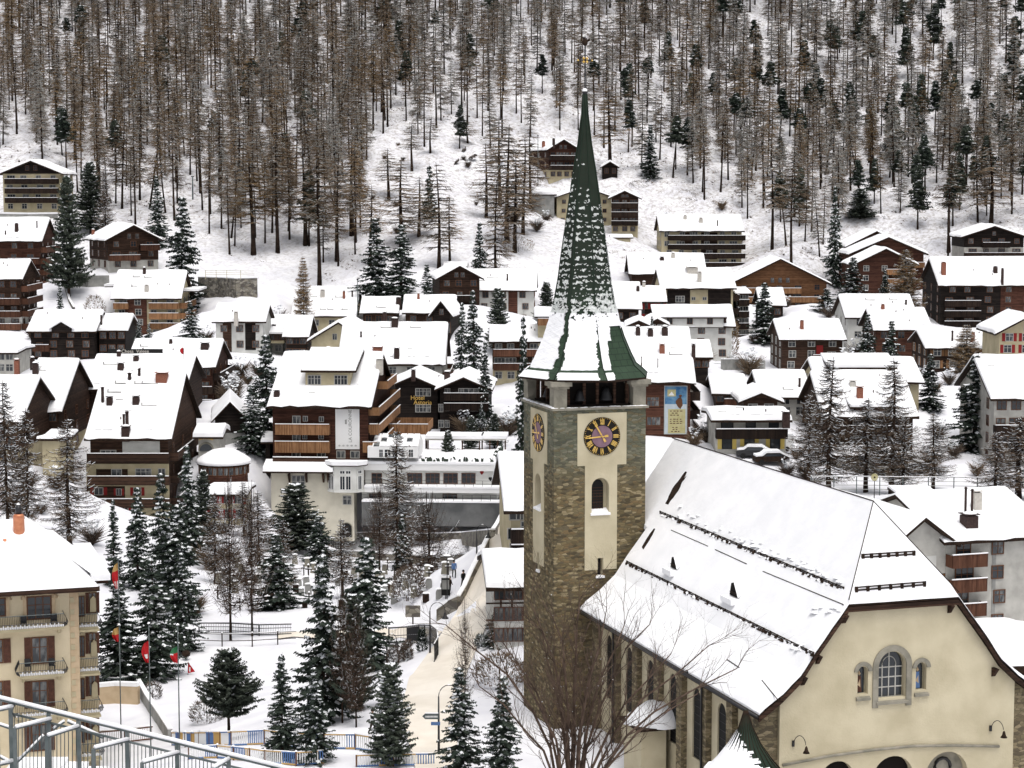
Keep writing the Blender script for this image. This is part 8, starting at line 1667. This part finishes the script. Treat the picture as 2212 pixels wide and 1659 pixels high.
# bare bushes between the houses
BUSH = []
for k in range(4):
    rs = np.random.RandomState(50 + k); t = TM(); n = 420; a = rs.rand(n) * 6.283; v = rs.rand(n); c = np.c_[.25 * np.cos(a) * v, .25 * np.sin(a) * v, v * .9]
    t.quads(blades(c, np.c_[np.cos(a) * .8, np.sin(a) * .8, rs.uniform(.2, 1.4, n)], rs.uniform(.5, 1.3, n), rs.uniform(.03, .08, n), rs, .2), 'hedge' if k % 2 else 'larch'); t.quads(flats(c[::4] * 2.2 + [0, 0, .3], rs.uniform(.06, .2, len(c[::4])), rs, .5), 'snow_tree')
    b = MB(); b.tube([(0, 0, -.4), (0, 0, .8)], [.07, .03], 'bark', 5); BUSH.append((b.mesh('stem'), t.mesh('foliage')))
rs_ = random.Random(31)
for (px, py, D_) in tuple((rs_.randint(800, 1160), rs_.randint(310, 560), 0) for i in range(15)) + ((640, 735, 355), (655, 742, 352), (700, 745, 350), (520, 770, 365), (535, 790, 355), (505, 800, 350), (490, 830, 340), (500, 860, 330), (515, 880, 322), (470, 905, 315), (560, 800, 350), (1000, 870, 340), (985, 745, 368), (1010, 760, 365), (1090, 870, 335), (1110, 850, 340), (1100, 890, 335), (1610, 790, 335), (1630, 700, 400), (1850, 770, 370), (1870, 780, 365), (1830, 790, 362), (1990, 840, 320), (2020, 870, 310), (2050, 850, 315), (2030, 940, 290), (2060, 985, 275), (2010, 1000, 270), (2110, 1010, 265), (1720, 1010, 260), (1700, 1040, 252), (1740, 1030, 252), (1500, 985, 262), (1525, 960, 268), (230, 655, 430), (260, 660, 425), (60, 660, 430), (90, 665, 425), (110, 690, 410), (70, 700, 408), (430, 735, 390), (445, 720, 395), (600, 650, 425), (585, 690, 400), (1040, 860, 335), (1700, 660, 440), (1790, 700, 415), (1830, 640, 450), (1480, 790, 340), (1520, 795, 338), (1580, 830, 320), (1620, 845, 315), (120, 1010, 262), (60, 1060, 258), (200, 1160, 240), (90, 1120, 250), (30, 1130, 248), (480, 1120, 262), (500, 1190, 245), (540, 1250, 225), (455, 1210, 236), (420, 1330, 202), (670, 1190, 275), (1560, 400, 555), (1600, 450, 540), (1440, 440, 550), (1180, 470, 525), (1110, 500, 500), (1160, 520, 495)):
    p = P(px, py, D_) if D_ else hit(px, py, 420); p[2] = ground(p[0], p[1])[0]; k = rs_.randrange(4); o = empty('bare_bush', tuple(p), rs_.uniform(0, 6)); sc_ = rs_.uniform(.9, 2.0) * (1 if D_ else .55); o.scale = (sc_ * 1.2, sc_ * 1.2, sc_)
    rg = 'on the open slope clearing' if not D_ else 'left of the spire' if px < 1250 else 'right of the spire'; tag(o, 'small bare snow-flecked bush ' + ('' if not D_ else 'among the village houses ') + rg, 'bush', 'bare bushes ' + rg)
    for nm, me_ in zip(('stem', 'foliage'), BUSH[k]): q_ = bpy.data.objects.new(nm, me_); COL.objects.link(q_); q_.parent = o
# cemetery
STM = []
for k in range(4):
    b = MB()
    if k == 0: b.prism(arch_poly(-.32, .32, 0, 1.0, 6), 1, -.09, .09, 'grey')
    elif k == 1: b.box(-.28, .28, -.08, .08, 0, .8, 'fascia')
    elif k == 2: b.box(-.06, .06, -.06, .06, 0, 1.3, 'bark'); b.box(-.35, .35, -.05, .05, .8, .92, 'bark')
    else: b.prism([(-.35, 0), (.35, 0), (.2, 1.1), (-.2, 1.1)], 1, -.12, .12, 'ashlar')
    st = b.mesh('stone'); b = MB(); b.blob((0, 0, [1.0, .8, 1.3, 1.1][k]), .34 if k != 2 else .12, .15, .16, 'snow', 7, 3)
    if k == 2: b.box(-.36, .36, -.06, .06, .925, 1.0, 'snow')
    STM.append((st, b.mesh('snow_cap')))
rs_ = random.Random(3); ng_ = 0
for row in range(15):
    y = 1222 + row * 9.5
    for c_ in range(30):
        x = 470 + c_ * 17 + (row % 2) * 8 + rs_.uniform(-4, 4); yy = y + rs_.uniform(-3, 3)
        if x > 985 - (yy - 1222) * .35 or (yy > 1335) or rs_.random() < .62 or ng_ > 120: continue
        p = hit(x, yy); k = rs_.randrange(4); o = empty('gravestone', tuple(p), rs_.uniform(-.3, .3)); o.scale = (rs_.uniform(.9, 1.2),) * 3; ng_ += 1
        kd = ('round-topped grey', 'square dark', 'dark wooden cross', 'tapered pale')[k]; pos_ = 'left part' if x < 640 else 'middle' if x < 820 else 'right part'
        tag(o, kd + (' gravestone' if k != 2 else ' grave marker') + ' with snow cap, ' + pos_ + ' of the cemetery', 'gravestone', kd + ' graves, cemetery ' + pos_)
        for nm, me_ in zip(('stone', 'snow_cap'), STM[k]): q_ = bpy.data.objects.new(nm, me_); COL.objects.link(q_); q_.parent = o
# cars under snow
def car(px, py, D, rz, col, label, van=False):
    p = P(px, py, D); p[2] = ground(p[0], p[1])[0]; r_ = empty('parked_van' if van else 'parked_car', tuple(p), rz); tag(r_, label, 'van' if van else 'car'); hL, hW = 2.2, .88
    b = MB(); pr = [(-hL, .35), (-hL, .9), (-hL + .25, 1.0), (-1.2, 1.02), (-.75, 1.42), (1.0, 1.42), (1.75, 1.0), (hL, .85), (hL, .35)] if not van else [(-hL, .35), (-hL, 1.1), (-1.6, 1.9), (hL, 1.95), (hL, .35)]
    b.prism([(x, z) for x, z in pr], 1, -hW, hW, col); b.build('body', r_)
    b = MB(); top = 1.42 if not van else 1.93
    wp = [(-1.05, 1.04), (-.7, 1.36), (.95, 1.36), (1.5, 1.04)] if not van else [(-1.9, 1.15), (-1.5, 1.75), (.0, 1.75), (.0, 1.15)]
    b.prism(wp, 1, -hW - .012, hW + .012, 'glass'); b.build('window', r_)
    for x in (-1.35, 1.35):
        for y in (-hW, hW):
            w = MB(); w.tube([(x, y - .1, .33), (x, y + .1, .33)], .33, 'black', 12, False); w.build('wheel', r_)
    b = MB(); sp_ = [(-hL + .1, 1.02), (-1.2, 1.1), (-.75, 1.47), (1.0, 1.47), (1.75, 1.08), (hL - .05, .92), (hL - .1, 1.1), (1.7, 1.3), (1.0, 1.78), (-.75, 1.78), (-1.3, 1.35), (-hL + .1, 1.25)] if not van else [(-1.6, 1.96), (hL, 2.0), (hL - .1, 2.35), (-1.4, 2.3)]
    b.prism(sp_, 1, -hW + .02, hW - .02, 'snow'); b.build('snow_cover', r_)
car(1588, 998, 262, .2, 'white_paint', 'snow-buried car in front of the yellow-shuttered shop'); car(1628, 1006, 258, -.15, 'metal', 'dark car under snow right of the shop forecourt, by the church ridge')
car(1675, 984, 264, .05, 'white_paint', 'white van with thick snow on its roof beside the shop', True); car(1665, 1012, 256, .1, 'fascia', 'car with black underside showing, nearest the church ridge'); car(1975, 972, 268, .3, 'metal', 'small snow-covered car behind the right bare larches')
car(1074, 915, 348, .3, 'black', 'dark car with snowy roof right of the black twin-gabled hotel'); car(1100, 930, 342, .3, 'metal', 'second snow-topped car between the black hotel and the tower'); car(1600, 792, 330, 0, 'white_paint', 'snow-covered car behind the railing, right of the banner hotel')
# people walking
def person(px, py, h_m, D, label, jac, leg, rz=0, bag=False):
    p = hit(px, py) if D is None else P(px, py, D); p[2] = ground(p[0], p[1])[0] + .12; k = h_m / 1.75
    vs = [(0, 0, .95), (0, .01, 1.15), (0, .02, 1.40), (0, .0, 1.50), (0, -.02, 1.62), (.1, 0, .92), (.12, -.14, .50), (.12, -.02, .08), (.12, -.16, .04), (-.1, 0, .92), (-.12, .08, .50), (-.12, .26, .12), (-.12, .14, .05), (.19, .01, 1.40), (.24, .08, 1.12), (.23, -.04, .88), (-.19, .01, 1.40), (-.24, -.04, 1.12), (-.23, -.18, .92), (0, -.01, 1.70)]
    es = [(0, 1), (1, 2), (2, 3), (3, 4), (4, 19), (0, 5), (5, 6), (6, 7), (7, 8), (0, 9), (9, 10), (10, 11), (11, 12), (2, 13), (13, 14), (14, 15), (2, 16), (16, 17), (17, 18)]
    rad = [.15, .15, .17, .065, .105, .10, .075, .055, .05, .10, .075, .055, .05, .075, .055, .04, .075, .055, .04, .09]
    me = bpy.data.meshes.new('person'); me.from_pydata(vs, es, []); o = bpy.data.objects.new('person', me); COL.objects.link(o)
    sk = o.modifiers.new('s', 'SKIN'); 
    for i, r in enumerate(rad): me.skin_vertices[0].data[i].radius = (r, r * (.72 if i < 3 else 1))
    me.skin_vertices[0].data[0].use_root = True; su = o.modifiers.new('u', 'SUBSURF'); su.levels = 1; su.render_levels = 1
    bpy.context.view_layer.update(); m2 = bpy.data.meshes.new_from_object(o.evaluated_get(bpy.context.evaluated_depsgraph_get())); o.modifiers.clear(); o.data = m2
    m2.materials.clear(); [m2.materials.append(M[x]) for x in (jac, leg, 'skin', 'black')]
    for f in m2.polygons: z = f.center.z; f.material_index = 3 if z < .12 else 1 if z < .88 else 2 if (z > 1.49 or (abs(f.center.x) > .19 and z < .95)) else 0; f.use_smooth = True
    o.location = tuple(p); o.scale = (k,) * 3; o.rotation_euler = (0, 0, rz); tag(o, label, 'person')
    b = MB(); b.lathe([(.118, 1.64), (.12, 1.70), (.10, 1.78), (.03, 1.83)], leg, (0, 0), 10); b.build('woollen_hat', o)
    if bag: b = MB(); b.box(-.15, .15, .14, .32, 1.08, 1.46, 'shut_red'); b.build('backpack', o)
M['skin'] = mat('skin', (.45, .28, .2), None, 1, .6)
person(1001, 1283, 1.75, None, 'person in a long dark coat walking on the snow left of the street wall', 'black', 'black', .6)
person(972, 1290, 1.7, None, 'person in dark clothes standing beside the information board', 'fascia', 'black', 2.2)
person(805, 1612, 1.75, 136, 'person in a black jacket by the yellow and blue fence at the bottom', 'black', 'fascia', 1.2)
person(981, 1256, 1.7, None, 'person in a dark blue jacket, farthest up in the cemetery snow', 'navy' if 'navy' in M else 'blue', 'black', .2)
# small signs and boards
p = hit(963, 1300); r_ = empty('information_board', tuple(p)); tag(r_, 'tall dark information board with pale text at the cemetery edge', 'sign'); b = MB(); b.box(-.42, .42, -.05, .05, .3, 2.0, 'black'); b.box(-.34, .34, -.07, -.051, .9, 1.8, 'grey'); b.build('board', r_); b = MB(); b.box(-.44, .44, -.1, .1, 2.0, 2.15, 'snow'); b.box(-.05, .05, -.04, .04, -.3, .3, 'metal'); b.build('frame', r_)
p = hit(892, 1370); r_ = empty('notice_board', tuple(p)); tag(r_, 'brown notice board on a post under the round leafless bush', 'sign'); b = MB(); b.box(-.7, .7, -.06, .06, 1.6, 2.7, 'stone'); b.build('board', r_); b = MB(); b.box(-.07, .07, -.05, .05, -.4, 1.6, 'bark'); b.build('post', r_)
for px, py, lab in ((1000, 1372, 'small stone bollard'),): pass
p = P(1888, 1100, 225); p[2] = ground(p[0], p[1])[0]; r_ = empty('round_sign', tuple(p)); tag(r_, 'round golden hanging sign on a thin pole among the bare larches', 'sign'); zt_ = P(1888, 1031, 225)[2] - p[2]; b = MB(); b.tube([(0, 0, -.5), (0, 0, zt_ - .4)], .05, 'metal', 6); b.build('pole', r_)
b = MB(); b.tube([(.36 * math.cos(t), 0, zt_ + .36 * math.sin(t)) for t in np.linspace(0, 6.2832, 25)], .05, 'byel', 5); b.prism([(.3 * math.cos(t), zt_ + .3 * math.sin(t)) for t in np.linspace(0, 6.2, 14)], 1, -.03, .03, 'byel'); b.prism([(.12 * math.cos(t), zt_ + .12 * math.sin(t)) for t in np.linspace(0, 6.2, 6)], 1, -.05, .05, 'bark'); b.build('disc', r_)
# dark building and garden sheds behind the bare larches
H('shed', 'dark grey flat-topped building almost hidden behind the bare larches', 'shed', 'E', 1800, 1975, 984, 1056, 975, 262, 0, 8, .3, 2, 'stone', 'stone', 0, (), 'rail_dk', 5, snow_t=.3)
# poles on the slope, rocks, litter of brush
for (px, yt, yb_, D_, lab, r_m) in ((416.7, 380, 436, 520, 'grey metal lift pole alone on the upper-left slope', .22), (772.5, 602, 640, 425, 'thin grey pole right of the long-roofed white house', .12), (2048, 455, 540, 505, 'thick dark pole with ladder at the far right wood edge', .3), (1162, 375, 292, 560, 'blue-grey pole beside the highest chalet', .12)):
    yt, yb_ = min(yt, yb_), max(yt, yb_); p = P(px, yb_, D_); g_ = ground(p[0], p[1])[0]; z_ = P(px, yt, D_)[2]; r_ = empty('utility_pole', (p[0], p[1], g_)); tag(r_, lab, 'pole'); b = MB(); b.tube([(0, 0, -1), (0, 0, z_ - g_)], [r_m, r_m * .7], 'steel' if r_m < .3 else 'bark', 7); b.build('pole', r_); b = MB(); b.box(-r_m * 1.5, r_m * 1.5, -.1, .1, z_ - g_ - .3, z_ - g_, 'metal'); b.build('bracket', r_)
rr = random.Random(9)
for (px, py, w, h, lab) in ((1012, 345, 34, 20, 'long dark rock slab slanting across the clearing'), (985, 353, 12, 12, 'dark boulder left of the long rock slab'), (1062, 352, 46, 18, 'brushy dark rock near the highest chalet'), (230, 436, 20, 10, 'small rock below the upper-left wood'), (1000, 327, 12, 10, 'reddish boulder above the long rock slab'), (376, 238, 16, 10, 'dark rock in the snow gap of the left wood'), (392, 300, 14, 8, 'small dark rock in the lower snow gap of the left wood'), (770, 428, 40, 12, 'dark fallen log on the steep bank')):
    p = hit(px, py, 300); s_ = p[1] / FPX; b = MB(); n_b = 7
    for i in range(n_b): t = (i + .5) / n_b - .5; b.blob((w * s_ * t, rr.uniform(-.5, .5), h * s_ * t * (1 if 'slab' in lab or 'brushy' in lab else .2) - .2), w * s_ / n_b * 1.1, .9, rr.uniform(.5, 1.0), 'rock', 7, 3)
    o = b.build('rock', None); o.location = tuple(p); tag(o, lab, 'rock')
rsn = np.random.RandomState(21); N_ = 26000; X = rsn.uniform(-215, 215, N_); Y = 440 + rsn.rand(N_) * 330; Z = ground(X, Y); t = TM()
ix = CX + FPX * X / (Y * cp - Z * sp); iy = CY - FPX * (Y * sp + Z * cp) / (Y * cp - Z * sp); fn = np.sin(X * .11 + 2 * np.sin(Y * .06)) + np.sin(Y * .13 + X * .05) + rsn.normal(size=N_) * .5
kk = np.array([wood(a, b_ - 6) for a, b_ in zip(ix, iy)]) | ((fn > 1.1) & (iy < 560)); kk &= (fn > -.6) & ~((ix > 840) & (ix < 1080) & (iy > 300) & (rsn.rand(N_) < .85))
X, Y, Z = X[kk], Y[kk], Z[kk]; n_ = len(X); c = np.repeat(np.c_[X, Y, Z - .05], 5, 0) + rsn.normal(size=(n_ * 5, 3)) * [.5, .5, .05]; a = rsn.rand(n_ * 5) * 6.28
t.quads(blades(c, np.c_[np.cos(a), np.sin(a), rsn.uniform(.1, 1.0, n_ * 5)], rsn.uniform(.35, 1.3, n_ * 5), rsn.uniform(.05, .14, n_ * 5), rsn, .2), 'larch'); t.quads(flats(np.c_[X, Y, Z + .05], rsn.uniform(.1, .45, n_), rsn, .5), 'rock')
o = link_mesh('undergrowth', t.mesh('undergrowth')); tag(o, 'brown brush and small stones poking through the snow of the wooded slope', 'undergrowth', kind='stuff')
# ------------------------------------------------------------------ bare shrub tree in front of the church
rs = np.random.RandomState(77)
DB = 97.0; base = P(1238, 1930, DB)
b = MB()
def grow(p, d, L, r, lev):
    n = 4; pts = [p]; q = np.array(p, float); d = np.array(d, float); 
    for i in range(n):
        d = d + rs.normal(size=3) * .10 + np.array([0, 0, .05]); d /= np.linalg.norm(d); q = q + d * L / n; pts.append(q.copy())
    b.tube(pts, [r * (1 - .5 * i / n) for i in range(n + 1)], 'twig', 4 if lev > 1 else 6)
    if lev >= 4 or L < .35: return
    for i in range(1, n + 1):
        for s_ in range(1 if lev < 1 else 2):
            if rs.rand() < (.6 if lev < 3 else .42):
                a = unit(np.cross(d, rs.normal(size=3))); nd = d * .8 + a * rs.uniform(.45, .85) + np.array([0, 0, .15]); grow(pts[i], nd / np.linalg.norm(nd), L * rs.uniform(.42, .68), r * .5 * (1 - .3 * i / n), lev + 1)
for (tx_, ty_, L1) in ((965, 1345, 1), (1035, 1480, .8), (1108, 1440, .85), (1165, 1370, 1), (1200, 1330, 1), (1238, 1350, 1), (1290, 1400, .9), (1350, 1350, 1), (1400, 1345, 1), (1450, 1420, .9), (1530, 1400, 1), (1590, 1440, .95), (1500, 1500, .8), (1255, 1290, 1), (1150, 1300, 1), (1310, 1330, .9), (1215, 1420, .8), (1270, 1480, .8), (1080, 1380, .9)):
    tgt = P(tx_, ty_, DB + rs.uniform(-3, 3)); v = tgt - base; L_ = np.linalg.norm(v); n = 7; pts = []
    for i in range(n + 1): t_ = i / n; pts.append(v * t_ + np.array([-v[0] * .25 * math.sin(math.pi * t_), 0, .10 * L_ * math.sin(math.pi * t_)]) + rs.normal(size=3) * .08 * (0 if i == 0 else 1))
    b.tube(pts, [.10 * (1 - .86 * i / n) + .012 for i in range(n + 1)], 'twig', 6)
    for i in range(3, n + 1):
        d = unit(pts[i] - pts[i - 1])
        for k in range(2): a = unit(np.cross(d, rs.normal(size=3))); nd = unit(d * .85 + a * rs.uniform(.35, .8) + np.array([0, 0, .2])); grow(pts[i], nd, L_ * rs.uniform(.12, .22) * (1.1 - .35 * i / n), .045 * (1 - .6 * i / n), 2)
sh = empty('bare_tree', tuple(base)); tag(sh, 'leafless many-stemmed tree spreading in front of the tower foot and church roof', 'tree'); b.build('branches', sh)
zg = ground(base[0], base[1])[0] - base[2]; b2 = MB(); b2.tube([(0, 0, zg - .5), (0, 0, .2)], [.3, .2], 'bark', 9); b2.build('trunk', sh)
t = TM(); V = np.array(b.v); idx_ = rs.choice(len(V), 200); t.quads(flats(V[idx_] + [0, 0, .01], rs.uniform(.015, .04, 200), rs, .4), 'snow_tree'); link_mesh('snow', t.mesh('snow'), sh)
# ------------------------------------------------------------------ snowy steel stair railing in the lower-left foreground
DR = 33.0; S_ = DR / FPX
z5 = lambda X, Y: (X / 2.88, 1371.6 + Y / 2.88)
rail = empty('stair_railing', tuple(P(300, 1640, DR))); tag(rail, 'galvanised stair railing with snow on its rails, lower left corner foreground', 'railing')
o0 = np.array(rail.location)
def RPt(X, Y, d=0.0): p = z5(X, Y); return P(p[0], p[1], DR + d) - o0
b = MB(); s = MB()
A, B_ = RPt(-60, 385), RPt(1800, 842); b.tube([A, B_], .032, 'steel', 8); s.tube([A + [0, 0, .035], B_ + [0, 0, .035]], .036, 'snow', 8); b.build('handrail', rail); s.build('rail_snow', rail)
bar_ = MB(); lo_ = MB()
for X in (75, 310, 495, 795, 1105, 1425, 1700):
    yt = 400 + (828 - 400) / 1750 * X; p0 = RPt(X, yt + 8); p1 = RPt(X, 1180); m_ = MB(); m_.obox((p0 + p1) / 2, (.032, 0, 0), (0, .032, 0), (0, 0, (p0[2] - p1[2]) / 2), 'steel'); m_.build('post', rail)
A, B_ = RPt(75, 490), RPt(1800, 905); lo_.tube([A, B_], .02, 'steel', 6); lo_.build('lower_rail', rail)
for X in range(90, 1790, 24):
    yt = 490 + (905 - 490) / 1725 * (X - 75); p0 = RPt(X, yt); p1 = RPt(X, 1180); bar_.tube([p0, p1], .0075, 'steel', 4, False)
bar_.build('baluster', rail)
for (X0, Y0, X1, Y1) in ((100, 580, 315, 528), (300, 632, 490, 572), (590, 708, 800, 655), (890, 795, 1110, 735), (1330, 830, 1425, 775), (-10, 470, 75, 452), (-10, 810, 80, 790)):
    m_ = MB(); p0, p1 = RPt(X0, Y0, -.8), RPt(X1, Y1); m_.tube([p0, p1], .026, 'steel', 7); m_.tube([p0 + [0, 0, .03], p1 + [0, 0, .03]], .033, 'snow', 7); m_.build('return_rail', rail)
    m_ = MB(); p2 = RPt(X0, Y0 + 700, -.8); m_.obox((p0 + p2) / 2, (.028, 0, 0), (0, .028, 0), (0, 0, (p0[2] - p2[2]) / 2), 'steel'); m_.build('post', rail)
for (X0, Y0, X1, Y1) in ((0, 560, 90, 590), (100, 800, 270, 630), (330, 590, 400, 540), (420, 540, 640, 640), (0, 760, 75, 800)):
    m_ = MB(); p0, p1 = RPt(X0, Y0, .6), RPt(X1, Y1, .6); m_.tube([p0, p1], .022, 'steel', 6); m_.tube([p0 + [0, 0, .026], p1 + [0, 0, .026]], .024, 'snow', 6); m_.build('return_rail', rail)
st = empty('snowy_steps', (0, 0, 0)); tag(st, 'flight of snow-covered steps behind the steel stair railing', 'stairs')
b = MB()
for i in range(14):
    X = -40 + i * 130; Y = 800 + i * 30; p0 = RPt(X, Y + 120, 1.2) + o0; b.box(p0[0], p0[0] + .95, p0[1], p0[1] + 1.6, p0[2] - .5, p0[2], 'snow')
b.build('tread', st)
